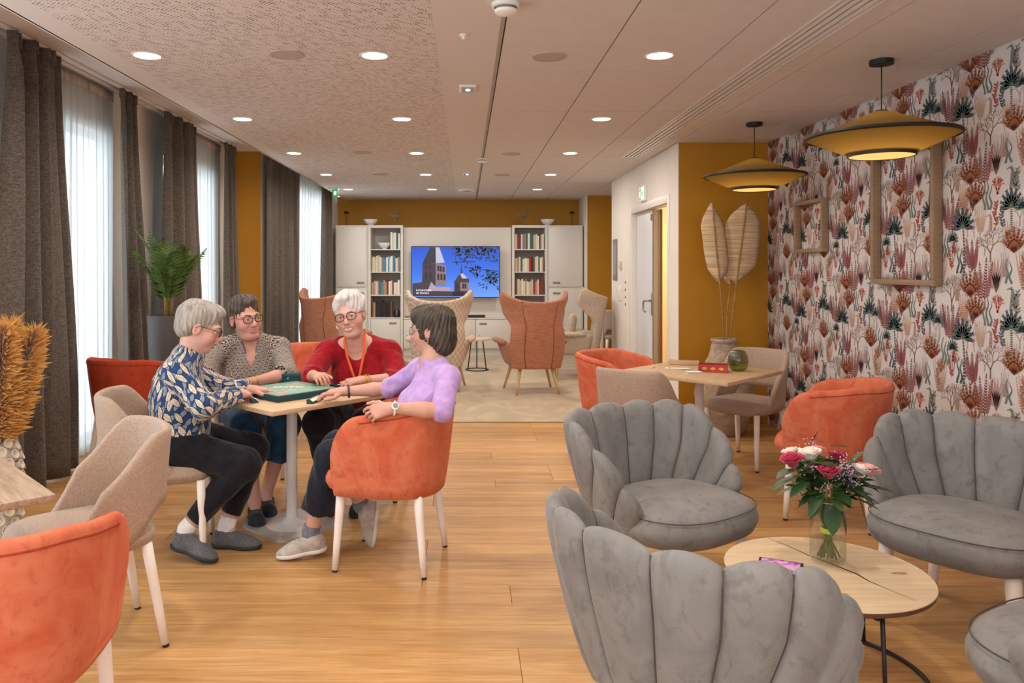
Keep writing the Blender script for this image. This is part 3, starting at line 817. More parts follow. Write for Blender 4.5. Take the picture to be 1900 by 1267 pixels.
# ------------------------------------------------------------------ pendant lamps
def mat_shade(name, mixf):
    t = NT(name); b = t.b
    tl = t.n('ShaderNodeBsdfTranslucent'); tl.inputs[0].default_value = lin('#c2a35e')
    df = t.n('ShaderNodeBsdfDiffuse')
    tc = t.n('ShaderNodeTexCoord')
    n = t.n('ShaderNodeTexNoise', i_Scale=220.0); t.l(tc.outputs['Object'], n.inputs['Vector'])
    t.l(t.mix(n.outputs[0], lin('#77633a'), lin('#8f7a4c')), df.inputs[0])
    mx = t.n('ShaderNodeMixShader', i_0=mixf); t.l(df.outputs[0], mx.inputs[1]); t.l(tl.outputs[0], mx.inputs[2])
    t.l(mx.outputs[0], t.out.inputs[0]); MATS[name] = t.m
mat_shade('shade_upper', 0.10); mat_shade('shade_lower', 0.5)
pm('lamp_black', '#1b1715', rough=0.55)
def pendant(x, y, label):
    t = thing('pendant_lamp', label, 'pendant lamp', (x, y, ZC), 0.6, 'pendant lamps by the papered wall')
    lathe('ceiling_rose', [(0.0, 0.0), (0.062, 0.0), (0.062, -0.026), (0.0, -0.03)], 'lamp_black', t, 28)
    tube('cord', [(0, 0, -0.02), (0.001, 0, -0.15), (0, 0, -0.3)], 0.0035, 'lamp_black', t)
    up = lathe('upper_shade', [(0.03, -0.285), (0.2, -0.352), (0.39, -0.425)], 'shade_upper', t, 64)
    lathe('cap', [(0.0, -0.275), (0.03, -0.28), (0.032, -0.29)], 'lamp_black', up, 24)
    lw = lathe('lower_shade', [(0.39, -0.425), (0.28, -0.475), (0.17, -0.525)], 'shade_lower', t, 64)
    lathe('rim_band', [(0.382, -0.418), (0.393, -0.416), (0.395, -0.428), (0.383, -0.436)], 'lamp_black', up, 64)
    lathe('lower_band', [(0.17, -0.512), (0.176, -0.512), (0.174, -0.538), (0.168, -0.538), (0.17, -0.512)], 'lamp_black', lw, 48)
    lathe('inner_diffuser', [(0.165, -0.535), (0.0, -0.53)], pm('diffuser_warm', '#ffd98a', emit='#f0bf6a', estr=0.75), t, 40)
    tube('shade_strut', [(0.05, 0, -0.3), (0.37, 0, -0.424), (0.172, 0, -0.515)], 0.004, 'lamp_black', t, 6)
    lathe('bulb', [(0.0, -0.36), (0.012, -0.36), (0.014, -0.39), (0.03, -0.42), (0.03, -0.44), (0.0, -0.465)], pm('bulb_glow', '#ffe2a8', emit='#ffcf7a', estr=14.0), t, 20)
    l = bpy.data.lights.new('bulb_light', 'POINT'); l.energy = PEND_W; l.color = (1, 0.78, 0.48); l.shadow_soft_size = 0.035
    lo = bpy.data.objects.new('bulb_light', l); COL.objects.link(lo); lo.parent = t; lo.location = (0, 0, -0.455)
    return t
pendant(2.32, 4.33, 'nearest mustard disc pendant lamp with black rims over the grey chairs')
pendant(2.31, 6.21, 'farther mustard disc pendant lamp with black rims over the card table')
# ------------------------------------------------------------------ wall unit
YF, YK = 12.72, 13.29
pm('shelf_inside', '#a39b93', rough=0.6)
pm('groove_grey', '#8d8781', rough=0.6)
def slot_handle(parent, x, z, w_=0.12, y=-0.002):
    h = box('handle', (x - w_ / 2, y - 0.004, z - 0.022), (x + w_ / 2, y + 0.001, z + 0.012), 'groove_grey', parent, 0.003)
    return h
def cupboard(name, x0, x1, doors, label):
    t = thing(name, label, 'cabinet', ((x0 + x1) / 2, YF, 0))
    w_ = (x1 - x0) / 2 - 0.002
    box('carcass', (-w_, 0.022, 0.1), (w_, YK - YF, 2.14), 'cabinet_white', t, 0.002, 1)
    box('plinth', (-w_, 0.05, 0), (w_, YK - YF, 0.1), 'cabinet_white', t)
    for z0, z1, hx, hz in doors:
        d = box('door', (-w_ + 0.02, 0, z0 + 0.004), (w_ - 0.02, 0.02, z1 - 0.004), 'cabinet_white', t, 0.003)
        slot_handle(d, hx * w_, hz)
    return t
cupboard('tall_cabinet', -2.138, -1.60, [(0.12, 1.11, 0.55, 1.03), (1.13, 2.11, 0.55, 1.20)], 'tall white two door cabinet at the left end of the wall unit')
cupboard('tall_cabinet', 1.343, 1.926, [(0.12, 1.11, -0.5, 1.03), (1.13, 2.11, -0.5, 1.20)], 'tall white two door cabinet at the right end of the wall unit')
def bookcase(x0, x1, label):
    t = thing('bookcase', label, 'bookcase', ((x0 + x1) / 2, YF, 0))
    w_ = (x1 - x0) / 2 - 0.002; D_ = YK - YF
    for sx in (-1, 1): box('side_panel', (min(sx * w_, sx * (w_ - 0.04)), 0, 0.1), (max(sx * w_, sx * (w_ - 0.04)), D_, 2.14), 'cabinet_white', t, 0.002, 1)
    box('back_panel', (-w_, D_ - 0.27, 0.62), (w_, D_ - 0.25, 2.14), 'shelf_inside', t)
    box('top_panel', (-w_ + 0.04, 0, 2.10), (w_ - 0.04, D_ - 0.2, 2.14), 'cabinet_white', t)
    for z in (0.63, 1.0, 1.38, 1.75): box('shelf', (-w_ + 0.041, 0.004, z - 0.018), (w_ - 0.041, D_ - 0.27, z + 0.0), 'cabinet_white', t, 0.002, 1)
    box('plinth', (-w_, 0.05, 0), (w_, D_, 0.1), 'cabinet_white', t)
    d = box('door', (-w_ + 0.044, 0.0, 0.124), (w_ - 0.044, 0.02, 0.606), 'cabinet_white', t, 0.003)
    slot_handle(d, 0.12, 0.54)
    return (x0 + 0.045, x1 - 0.045)
BL = bookcase(-1.60, -1.025, 'white open bookcase left of the television')
BR = bookcase(0.76, 1.343, 'white open bookcase right of the television')
t = thing('media_cabinet', 'low white media cabinet with tall back panel behind the television', 'cabinet', (-0.1325, YF, 0))
hw = (0.76 + 1.025) / 2 - 0.003
box('back_panel', (-hw, 0.10, 0.62), (hw, 0.14, 2.11), 'cabinet_white', t, 0.002, 1)
box('carcass', (-hw, 0.022, 0.1), (hw, 0.5, 0.60), 'cabinet_white', t)
box('worktop', (-hw, 0.0, 0.60), (hw, 0.5, 0.62), 'cabinet_white', t, 0.002, 1)
box('plinth', (-hw, 0.05, 0), (hw, 0.5, 0.1), 'cabinet_white', t)
for k in range(3):
    a = -hw + k * 2 * hw / 3
    d = box('door', (a + 0.006, 0, 0.124), (a + 2 * hw / 3 - 0.006, 0.02, 0.59), 'cabinet_white', t, 0.003)
    slot_handle(d, a + (0.12 if k == 2 else 0.5 * 2 * hw / 3), 0.53)
    lathe('lock', [(0.0, 0.002), (0.008, 0.002), (0.008, -0.004)], 'black', d, 10, loc=(a + 0.06, -0.001, 0.33), rot=(PI / 2, 0, 0))

# books ------------------------------------------------------------------
pm('pages', '#e6ddcb', rough=0.8)
BCOL = {}
for n_, c in dict(cream='#e0d3bc', beige='#c6b596', white='#eae6df', turquoise='#3f8f9c', teal='#2b6b70', blue='#5d83a8', grey='#8e8c8a', red='#a3262c', maroon='#6d2a2c', black='#201d1e', green='#50664f', brown='#6e4c36', tan='#b08c66', rose='#c58f86').items():
    pm('book_' + n_, c, rough=0.55)
    BCOL[n_] = 'book_' + n_
def ordn(k): return '%d%s' % (k, {1: 'st', 2: 'nd', 3: 'rd'}.get(k if k < 20 else k % 10, 'th'))
def book(x, y, z, th, h, dp, col, label, lean=0.0, group='books'):
    bm = bmesh.new()
    c = 0.0022
    bbox(bm, (-th / 2, 0, 0), (th / 2, c, h)); bbox(bm, (-th / 2, c, 0), (-th / 2 + c, dp, h)); bbox(bm, (th / 2 - c, c, 0), (th / 2, dp, h))
    o = frombm('book', bm, BCOL[col], None, loc=(x, y, z))
    box('page_block', (-th / 2 + c, c, 0.003), (th / 2 - c, dp - 0.004, h - 0.004), 'pages', o)
    o.rotation_euler = (0, lean, 0)
    return tag(o, label, 'book', group)
bk = random.Random(5)
SHN = ['bottom', 'third', 'second', 'top']
def row(rng, zi, cols, side, hmin, hmax, start=None, step=None, tmin=0.02, tmax=0.036):
    z = (0.63, 1.0, 1.38, 1.75)[zi] + 0.0015; x = start if start is not None else rng[0] + 0.006
    avail = rng[1] - 0.006 - x; ths = [bk.uniform(tmin, tmax) for _ in cols]; f = min(1.25, avail / sum(ths)) * 0.985
    for k, c in enumerate(cols):
        th = ths[k] * f
        h = bk.uniform(hmin, hmax)
        book(x + th / 2, YF + 0.03 + bk.uniform(0, 0.02), z, th - 0.0012, h, 0.17, c, '%s book, %s from left on the %s shelf of the %s bookcase' % (c, ordn(k + 1), SHN[zi], side), 0.0, 'books in the %s bookcase' % side)
        x += th
row(BL, 3, ['white', 'cream', 'white', 'teal', 'white'], 'left', 0.25, 0.28, start=BL[1] - 0.165)
row(BL, 2, ['beige', 'cream', 'beige', 'cream', 'beige', 'cream', 'grey', 'blue', 'turquoise', 'white', 'turquoise', 'cream', 'white', 'turquoise', 'blue', 'cream', 'grey'], 'left', 0.22, 0.27)
row(BL, 1, ['beige', 'tan', 'rose', 'cream', 'grey', 'green', 'blue', 'rose', 'tan', 'maroon', 'white', 'cream', 'maroon', 'white', 'cream', 'white'], 'left', 0.20, 0.25)
row((BL[0], BL[1] - 0.125), 0, ['brown', 'tan', 'black', 'black', 'black', 'black', 'black', 'black', 'black', 'black', 'brown'], 'left', 0.22, 0.27, tmin=0.03, tmax=0.034)
row(BR, 3, ['cream', 'red', 'maroon', 'white', 'blue', 'tan', 'brown', 'white', 'teal', 'green', 'beige', 'cream', 'white', 'black', 'beige', 'white'], 'right', 0.21, 0.26)
row(BR, 2, ['beige', 'tan', 'cream', 'teal', 'cream', 'white', 'cream', 'red', 'black', 'brown', 'cream', 'white', 'green', 'white', 'beige'], 'right', 0.21, 0.26)
row(BR, 1, ['brown', 'cream', 'beige', 'white', 'cream', 'tan', 'white', 'cream', 'beige', 'cream', 'red', 'rose', 'cream', 'maroon', 'red', 'brown'], 'right', 0.20, 0.26)
row(BR, 0, ['cream', 'white', 'maroon', 'cream', 'red'], 'right', 0.22, 0.26, start=BR[0] + 0.09)
t = thing('bottle', 'dark bottle with amber label on the bottom shelf of the right bookcase', 'bottle', (BR[0] + 0.05, YF + 0.08, 0.632))
lathe('body', [(0.0, 0.0), (0.032, 0.0), (0.034, 0.01), (0.034, 0.15), (0.012, 0.2), (0.012, 0.26), (0.0, 0.26)], pm('bottle_dark', '#33201a', rough=0.15), t, 20)
lathe('bottle_label', [(0.035, 0.04), (0.035, 0.12)], pm('label_amber', '#b98a4a', rough=0.6), t, 20)
t = thing('black_headset', 'black rounded object at the right end of the bottom left bookcase shelf', 'ornament', (BL[1] - 0.06, YF + 0.05, 0.632))
lathe('body', [(0.0, 0.0), (0.05, 0.0), (0.058, 0.05), (0.05, 0.1), (0.03, 0.13), (0.0, 0.135)], 'black', t, 20)
tube('band', [(0.0, -0.055, 0.03), (0.0, -0.062, 0.08), (0, -0.04, 0.12)], 0.008, 'plastic_grey', t, 8)

# ornaments ---------------------------------------------------------------
pm('ceramic_white', '#e6e6e4', rough=0.3)
def bowl(x, y, z, r, label):
    t = thing('fluted_bowl', label, 'bowl', (x, y, z), 0, 'white fluted bowls')
    lathe('foot', [(0.0, 0.0), (r * 0.4, 0.0), (r * 0.38, 0.015), (0.0, 0.02)], 'ceramic_white', t, 24)
    V_, F_ = [], []; n = 60; prof = [(0.36, 0.012), (0.62, 0.03), (0.85, 0.065), (1.0, 0.105), (0.95, 0.105), (0.8, 0.07), (0.55, 0.035), (0.0, 0.02)]
    m = len(prof)
    for i in range(n):
        a = 2 * PI * i / n; fl = 1 + 0.06 * math.cos(12 * a)
        for q, zz in prof: V_.append((r * q * fl * math.cos(a), r * q * fl * math.sin(a), zz * (1 + 0.04 * math.cos(12 * a))))
    for i in range(n):
        j = (i + 1) % n
        for k in range(m - 1): F_.append((i * m + k, j * m + k, j * m + k + 1, i * m + k + 1))
    weld(newmesh('bowl_body', V_, F_, 'ceramic_white', t))
bowl(-1.575, YF + 0.15, 2.141, 0.115, 'white fluted bowl on top of the left bookcase')
bowl(1.36, YF + 0.15, 2.141, 0.115, 'white fluted bowl on top of the right bookcase')
bowl(BL[0] + 0.21, YF + 0.14, 1.7515, 0.105, 'white fluted bowl inside the top left bookcase shelf')
pm('driftwood', '#9a8c80', '#6f635a', 30, rough=0.8)
def bird(x, y, z, s, flip, label, wood='driftwood'):
    t = thing('bird_sculpture', label, 'sculpture', (x, y, z), 0)
    box('base', (-0.09 * s, -0.05 * s, 0), (0.09 * s, 0.05 * s, 0.018), pm('base_brown', '#7c5a3c', rough=0.6), t, 0.004)
    tube('rod', [(0, 0, 0.015), (0, 0, 0.16 * s)], 0.004, 'steel', t)
    f = flip
    tube('body', [(-0.12 * s * f, 0, 0.22 * s), (-0.09 * s * f, 0, 0.20 * s), (-0.05 * s * f, 0, 0.165 * s), (0, 0, 0.155 * s), (0.04 * s * f, 0, 0.165 * s), (0.08 * s * f, 0, 0.20 * s), (0.1 * s * f, 0, 0.27 * s)], [0.006, 0.01, 0.014, 0.018, 0.017, 0.012, 0.004], wood, t, 10)
    tube('wing', [(0.02 * s * f, 0.0, 0.17 * s), (0.07 * s * f, 0.02, 0.215 * s), (0.13 * s * f, 0.03, 0.2 * s)], [0.012, 0.012, 0.003], wood, t, 8)
    tube('beak', [(-0.115 * s * f, 0, 0.222 * s), (-0.135 * s * f, 0, 0.205 * s)], [0.005, 0.001], 'black', t, 6)
bird(-1.18, YF + 0.15, 2.141, 1.0, 1, 'driftwood bird on a rod on top of the left bookcase')
bird(0.93, YF + 0.15, 2.141, 1.05, 1, 'driftwood bird on a rod on top of the right bookcase')
bird(0.43, YF + 0.16, 0.621, 0.95, 1, 'driftwood bird on the low cabinet below the television')
def thistle(x, y, z, label):
    t = thing('dried_flower', label, 'ornament', (x, y, z))
    lathe('base', [(0.0, 0.0), (0.03, 0.0), (0.028, 0.01), (0.0, 0.012)], 'black', t, 16)
    tube('stem', [(0, 0, 0.008), (0.003, 0, 0.1), (0, 0, 0.2)], 0.004, 'black', t)
    V_, F_ = [], []
    parts = []
    for k in range(26):
        a = k * 2.4; e = (k / 26) * 1.3; r = 0.045
        p0 = Vector((0, 0, 0.2)); d = Vector((math.cos(a) * math.cos(e), math.sin(a) * math.cos(e), math.sin(e)))
        parts.append(tube_data([p0, p0 + d * r * 0.6, p0 + d * r], [0.008, 0.012, 0.002], 6))
    v, f = merge(parts); newmesh('flower_head', v, f, 'black', t)
    tube('seed_pod', [(0, 0, 0.17), (0, 0, 0.185), (0, 0, 0.2)], [0.008, 0.018, 0.012], 'driftwood', t, 10)
thistle(-1.975, YF + 0.12, 2.141, 'black dried flower on the top left cabinet')
thistle(1.76, YF + 0.12, 2.141, 'black dried flower on the top right cabinet')
t = thing('soundbar', 'black soundbar on the low cabinet below the television', 'speaker', (0.18, YF + 0.12, 0.621))
box('body', (-0.14, -0.04, 0), (0.14, 0.04, 0.045), 'black', t, 0.006)
box('front_grille', (-0.13, -0.042, 0.006), (0.13, -0.039, 0.04), 'rubber', t)
t = thing('mushroom_ornament', 'small black and white mushroom shaped ornament right of the soundbar', 'ornament', (0.66, YF + 0.1, 0.621))
lathe('stem', [(0.0, 0.0), (0.02, 0.0), (0.012, 0.02), (0.012, 0.07), (0.0, 0.08)], 'ceramic_white', t, 16)
lathe('cap', [(0.0, 0.075), (0.05, 0.08), (0.055, 0.1), (0.035, 0.13), (0.0, 0.14)], 'black', t, 20)
t = thing('wooden_tray', 'small tan tray at the left end of the low media cabinet', 'tray', (-0.93, YF + 0.15, 0.621))
box('tray_base', (-0.07, -0.06, 0), (0.07, 0.06, 0.012), 'frame_wood', t, 0.003)
box('tray_rim', (-0.07, -0.06, 0.01), (0.07, -0.052, 0.03), 'frame_wood', t)

# television ---------------------------------------------------------------
TVX0, TVX1, TVZ0, TVZ1 = (764 - 864) / 113.9, (926 - 864) / 113.9, 1.45 + (496 - 551) / 113.9, 1.45 + (496 - 458) / 113.9
TVY = YF - 0.075
tv = thing('television', 'wall mounted television showing a church tower against blue sky', 'television', ((TVX0 + TVX1) / 2, TVY, TVZ0))
tw = (TVX1 - TVX0); th_ = TVZ1 - TVZ0
box('housing', (-tw / 2 - 0.012, 0.004, -0.012), (tw / 2 + 0.012, 0.05, th_ + 0.012), 'black', tv, 0.004)
box('wall_bracket', (-0.2, 0.05, th_ * 0.3), (0.2, 0.174, th_ * 0.7), 'black', tv)
def scr(name, c, e=1.0):
    return pm('screen_' + name, '#000000', emit=c, estr=e, rough=0.3)
def mat_sky():
    t = NT('screen_sky'); tc = t.n('ShaderNodeTexCoord'); sp = t.n('ShaderNodeSeparateXYZ'); t.l(tc.outputs['Object'], sp.inputs[0])
    f = t.math('MULTIPLY', sp.outputs[2], 1 / th_)
    c = t.ramp(f, [(0.0, lin('#6f9ff0')), (0.45, lin('#3a74e8')), (1.0, lin('#2450cc'))])
    t.b.inputs['Base Color'].default_value = (0, 0, 0, 1); t.l(c, t.b.inputs['Emission Color']); t.b.inputs['Emission Strength'].default_value = 0.75
    MATS['screen_sky'] = t.m
mat_sky()
scn = box('screen', (-tw / 2, 0.001, 0), (tw / 2, 0.004, th_), 'screen_sky', tv)
def TP(pts, mat, lay, name):
    vs = [(((px - 764) / 162 - 0.5) * tw, -0.0004 * lay, (551 - py) / 93 * th_) for px, py in pts]
    vs = [(min(tw / 2, max(-tw / 2, x)), y, min(th_, max(0, z))) for x, y, z in vs]
    return vs
def z1(*p): return [(610 + a / 4.368, 370 + b / 4.368) for a, b in p]
def z2(*p): return [(840 + a / 4.368, 370 + b / 4.368) for a, b in p]
def pic(name, shapes, mat, lay):
    V_, F_ = [], []
    for sh_ in shapes:
        vs = TP(sh_, mat, lay, name); b0 = len(V_); V_ += vs; F_.append(tuple(range(b0, b0 + len(vs))))
    o_ = newmesh(name, V_, F_, mat, scn, False)
    if len(shapes) > 1: o_['kind'] = 'stuff'
scr('spire', '#241c26'); scr('spire_lit', '#a6a4b4'); scr('stone', '#33262f'); scr('stone_lit', '#7a6268'); scr('dark', '#140f16'); scr('roof', '#3c2b33'); scr('roof_lit', '#9c8690'); scr('leaf', '#0d1712'); scr('leaf_lit', '#24425c'); scr('text', '#e8ecf4')
pic('picture_spire', [z1((820, 388), (866, 388), (868, 515), (755, 527))], 'screen_spire', 1)
for q_ in [z1((866, 388), (896, 388), (940, 512), (868, 517)), z2((60, 600), (85, 600), (120, 640), (75, 640))]: pic('picture_spire_lit', [q_], 'screen_spire_lit', 2)
for q_ in [z1((760, 525), (868, 517), (865, 700), (755, 690)), z2((12, 672), (60, 672), (60, 750), (12, 750)), z2((70, 515), (80, 600), (62, 600)), z2((8, 672), (58, 600), (84, 600), (134, 650), (132, 674))]: pic('picture_tower', [q_], 'screen_stone', 1)
for q_ in [z1((868, 517), (952, 535), (952, 700), (865, 700)), z2((60, 672), (130, 672), (130, 750), (60, 750))]: pic('picture_tower_lit', [q_], 'screen_stone_lit', 1)
pic('picture_roofs', [z1((678, 680), (760, 670), (835, 672), (800, 742), (990, 745), (1092, 745), (1092, 785), (678, 785)), z2((0, 750), (160, 735), (160, 785), (0, 785))], 'screen_roof', 2)
pic('picture_roof_lit', [z1((830, 668), (872, 712), (985, 712), (985, 742), (800, 742))], 'screen_roof_lit', 3)
wins = [z1((x, y), (x + 16, y), (x + 16, y + h), (x + 8, y + h + 0), (x, y + h)) for x, y, h in ((780, 590, 55), (815, 590, 55), (780, 535, 28), (815, 535, 28), (880, 602, 52), (905, 602, 52), (930, 606, 50), (880, 535, 45), (900, 540, 45), (922, 545, 42))] + [z2((x, 682), (x + 14, 682), (x + 14, 722), (x, 722)) for x in (30, 78, 96)]
pic('picture_windows', wins, 'screen_dark', 3)
lr = random.Random(21); lv = []; lv2 = []
def leafpoly(cx, cy, a, L):
    ca, sa = math.cos(a), math.sin(a)
    return [(cx + ca * L * u - sa * L * w_, cy + sa * L * u + ca * L * w_) for u, w_ in ((0, 0), (0.3, 0.17), (0.6, 0.16), (1, 0), (0.6, -0.16), (0.3, -0.17))]
for k in range(260):
    q = lr.random()
    if q < 0.62: cx, cy = lr.uniform(0, 370), 388 + abs(lr.gauss(0, 55))
    else:
        u = lr.random(); cx, cy = 150 + u * 190 + lr.gauss(0, 22), 560 + lr.gauss(0, 30) + u * 95
    if q > 0.85: cx, cy = 250 + lr.random() * 110, 640 + lr.gauss(0, 45)
    (lv if lr.random() < 0.8 else lv2).append(leafpoly(840 + cx / 4.368, 370 + cy / 4.368, lr.uniform(0, 6.28), lr.uniform(5, 9)))
lv += [[(840 + a / 4.368, 370 + b / 4.368) for a, b in ((0, 505), (180, 500), (180, 506), (0, 512))], [(840 + a / 4.368, 370 + b / 4.368) for a, b in ((200, 560), (370, 580), (370, 586), (200, 566))]]
pic('picture_foliage', lv, 'screen_leaf', 4); pic('picture_foliage_lit', lv2, 'screen_leaf_lit', 5)
for s, yy in (('PATRIMOINES', 540.2), ('DE FRANCE', 545.2)):
    px = 772
    text_mesh('caption', s, 0.040, 'screen_text', scn, Matrix.Translation((((px - 764) / 162 - 0.5) * tw, -0.0026, (551 - yy) / 93 * th_)) @ Matrix.Rotation(PI / 2, 4, 'X'))
# ------------------------------------------------------------------ upholstery materials
def mat_velvet(name, dark, mid, light, sc=5.0):
    t = NT(name); b = t.b
    tc = t.n('ShaderNodeTexCoord')
    mp = t.n('ShaderNodeMapping'); mp.inputs['Scale'].default_value = (1, 1, 0.75); mp.inputs['Rotation'].default_value = (0.5, 0.4, 0.3); t.l(tc.outputs['Object'], mp.inputs[0])
    n1 = t.n('ShaderNodeTexNoise', i_Scale=sc, i_Detail=4.0, i_Roughness=0.62, i_Distortion=1.0); t.l(mp.outputs[0], n1.inputs['Vector'])
    n2 = t.n('ShaderNodeTexNoise', i_Scale=sc * 5, i_Detail=4.0, i_Roughness=0.7, i_Distortion=0.6); t.l(mp.outputs[0], n2.inputs['Vector'])
    f1 = t.ramp(n1.outputs[0], [(0.36, 0.0), (0.64, 1.0)])
    f2 = t.ramp(n2.outputs[0], [(0.52, 0.0), (0.68, 1.0)])
    c = t.mix(f1, lin(mid), lin(light))
    c = t.mix(t.math('MULTIPLY', f2, 0.42), c, lin(dark))
    t.l(c, b.inputs['Base Color'])
    b.inputs['Roughness'].default_value = 0.75; b.inputs['Specular IOR Level'].default_value = 0.15
    b.inputs['Sheen Weight'].default_value = 0.55; b.inputs['Sheen Roughness'].default_value = 0.35; b.inputs['Sheen Tint'].default_value = lin(light)
    n3 = t.n('ShaderNodeTexNoise', i_Scale=350.0); t.l(tc.outputs['Object'], n3.inputs['Vector'])
    bp = t.n('ShaderNodeBump', i_Strength=0.06, i_Distance=0.003); t.l(n3.outputs[0], bp.inputs['Height']); t.l(bp.outputs[0], b.inputs['Normal'])
    MATS[name] = t.m
mat_velvet('velvet_orange', '#a0452e', '#c86244', '#d77f60')
mat_velvet('velvet_red', '#7c2416', '#a23a22', '#b0462c')
mat_velvet('velvet_grey', '#56524f', '#7c7977', '#8f8b88', 4.5)
pm('grey_piping', '#4c4643', rough=0.8)
pm('fabric_beige', '#b79f8d', '#9f8674', 140, rough=0.9, bump=0.25, bscale=420, sheen=0.15, contrast=(0.35, 0.7))
pm('weave_terracotta', '#bb7f62', '#9a5f48', 60, rough=0.9, bump=0.2, bscale=200, stretch=(0.25, 0.25, 2.2), sheen=0.15, contrast=(0.3, 0.7))
pm('leg_wood', '#d1ab7a', '#c29a68', 30, rough=0.45, stretch=(6, 6, 0.5))
def mat_diamond():
    t = NT('weave_diamond'); b = t.b
    tc = t.n('ShaderNodeTexCoord'); sp = t.n('ShaderNodeSeparateXYZ'); t.l(tc.outputs['Object'], sp.inputs[0])
    x = t.math('ADD', sp.outputs[0], t.math('MULTIPLY', sp.outputs[1], 0.6)); z = sp.outputs[2]
    def tri(a, k): return t.math('ABSOLUTE', t.math('SUBTRACT', t.math('FRACT', t.math('MULTIPLY', a, k)), 0.5))
    p = tri(t.math('ADD', x, t.math('MULTIPLY', z, 0.8)), 15.0); q = tri(t.math('SUBTRACT', x, t.math('MULTIPLY', z, 0.8)), 15.0)
    ln = t.math('MAXIMUM', t.math('LESS_THAN', p, 0.07), t.math('LESS_THAN', q, 0.07))
    p2 = tri(t.math('ADD', x, t.math('MULTIPLY', z, 0.8)), 60.0); q2 = tri(t.math('SUBTRACT', x, t.math('MULTIPLY', z, 0.8)), 60.0)
    ln2 = t.math('MAXIMUM', t.math('LESS_THAN', p2, 0.14), t.math('LESS_THAN', q2, 0.14))
    c = t.mix(t.math('MULTIPLY', ln2, 0.6), lin('#b79b85'), lin('#d0bba9'))
    c = t.mix(ln, c, lin('#dccbbb'))
    t.l(c, b.inputs['Base Color']); b.inputs['Roughness'].default_value = 0.9
    MATS['weave_diamond'] = t.m
mat_diamond()
pm('fabric_boucle', '#d3c2b1', '#b29d8a', 90, rough=0.95, bump=0.4, bscale=200, contrast=(0.4, 0.6))

# ------------------------------------------------------------------ chair geometry
def upath(s, w_, db, df, p=0.82, split=0.62, taper=0.0):
    a = abs(s); sg = 1 if s >= 0 else -1
    if a <= split:
        th = a / split * PI / 2
        return (sg * w_ * math.sin(th) ** p, db * math.cos(th) ** p if th < PI / 2 - 1e-6 else 0.0)
    t = (a - split) / (1 - split)
    return (sg * (w_ - taper * t * t), -df * t)

def utub(path, ztop, zbot, th, kb, zref, ns=64, smax=1.0, ncol=7, flare=1.0, round_end=0.06):
    """U shaped upholstered shell: outer skin, rolled rim, inner skin"""
    V_, F_ = [], []
    rings = []
    for i in range(ns + 1):
        s = -smax + 2 * smax * i / ns
        x0, y0 = path(s - 1e-3); x1, y1 = path(s + 1e-3)
        tx, ty = x1 - x0, y1 - y0; l = math.hypot(tx, ty); tx /= l; ty /= l
        nx, ny = ty, -tx            # inward
        px, py = path(s)
        if nx * px + ny * (py - 0.0) > 0 and (px * px + py * py) > 1e-9:
            nx, ny = -nx, -ny
        e = 1.0 - abs(s) / smax
        t_ = th * (0.55 + 0.45 * min(1, e / round_end)) if round_end else th
        zt, zb = ztop(s), zbot(s)
        def sc(z):
            h = max(0.0, min(1.15, (z - zref[0]) / (zref[1] - zref[0])))
            return kb + (1 - kb) * h ** flare
        ring = []
        zr = zt - t_ * 0.5
        for k in range(ncol + 1):
            z = zb + (zr - zb) * k / ncol; q = sc(z); ring.append((px * q, py * q, z))
        q = sc(zr)
        for a in (0.25, 0.5, 0.75):
            an = PI * a; r = t_ / 2
            ring.append((px * q + nx * (r - r * math.cos(an)), py * q + ny * (r - r * math.cos(an)), zr + r * math.sin(an)))
        for k in range(ncol + 1):
            z = zr + (zb - zr) * k / ncol; q = sc(z); ring.append((px * q + nx * t_, py * q + ny * t_, z))
        rings.append(ring)
    m = len(rings[0])
    for r in rings: V_ += r
    for i in range(ns):
        for k in range(m):
            k2 = (k + 1) % m
            F_.append((i * m + k, i * m + k2, (i + 1) * m + k2, (i + 1) * m + k))
    F_.append(tuple(range(m))); F_.append(tuple(ns * m + k for k in range(m))[::-1])
    return V_, F_

def cushion_data(wx, yf, yb, z0, z1, n=2.8, N=48, r=0.04, crown=0.012, yfn=None):
    """rounded seat pad, plan superellipse wx half width, from y=yf (front) to yb"""
    cy = (yf + yb) / 2; hy = abs(yb - yf) / 2
    h = z1 - z0
    prof = [(0.0, z0), (0.7, z0), (1 - r * 0.9 / wx, z0), (1 - r * 0.3 / wx, z0 + min(r, h * .45) * 0.35), (1.0, z0 + min(r, h * .45)), (1.0, z1 - min(r, h * .45)), (1 - r * 0.3 / wx, z1 - min(r, h * .45) * 0.3), (1 - r * 0.9 / wx, z1), (0.72, z1 + crown * 0.6), (0.4, z1 + crown), (0.0, z1 + crown)]
    V_, F_ = [], []
    m = len(prof)
    for i in range(N):
        a = 2 * PI * i / N; c, s = math.cos(a), math.sin(a)
        x = (abs(c) ** (2 / n)) * (1 if c >= 0 else -1) * wx; y = (abs(s) ** (2 / n)) * (1 if s >= 0 else -1) * hy
        for q, z in prof: V_.append((x * q, cy + y * q, z))
    for i in range(N):
        j = (i + 1) % N
        for k in range(m - 1): F_.append((i * m + k, j * m + k, j * m + k + 1, i * m + k + 1))
    return V_, F_
def cushion(name, mat, parent, *a, **k): return weld(newmesh(name, *cushion_data(*a, **k), mat, parent))

def leg(parent, top, foot, r0, r1, mat, cap='rubber', name='leg'):
    t, f = Vector(top), Vector(foot)
    d = (f - t).normalized(); f1 = f - d * 0.012
    pts = [t + (f1 - t) * k for k in (0, 0.33, 0.66, 1)]
    o = tube(name, pts, [r0 + (r1 - r0) * k for k in (0, 0.33, 0.66, 1)], mat, parent, 16)
    if cap: tube('foot_cap', [f1, (f.x, f.y, 0.0005)], r1 * 0.86, cap, o, 12)
    return o

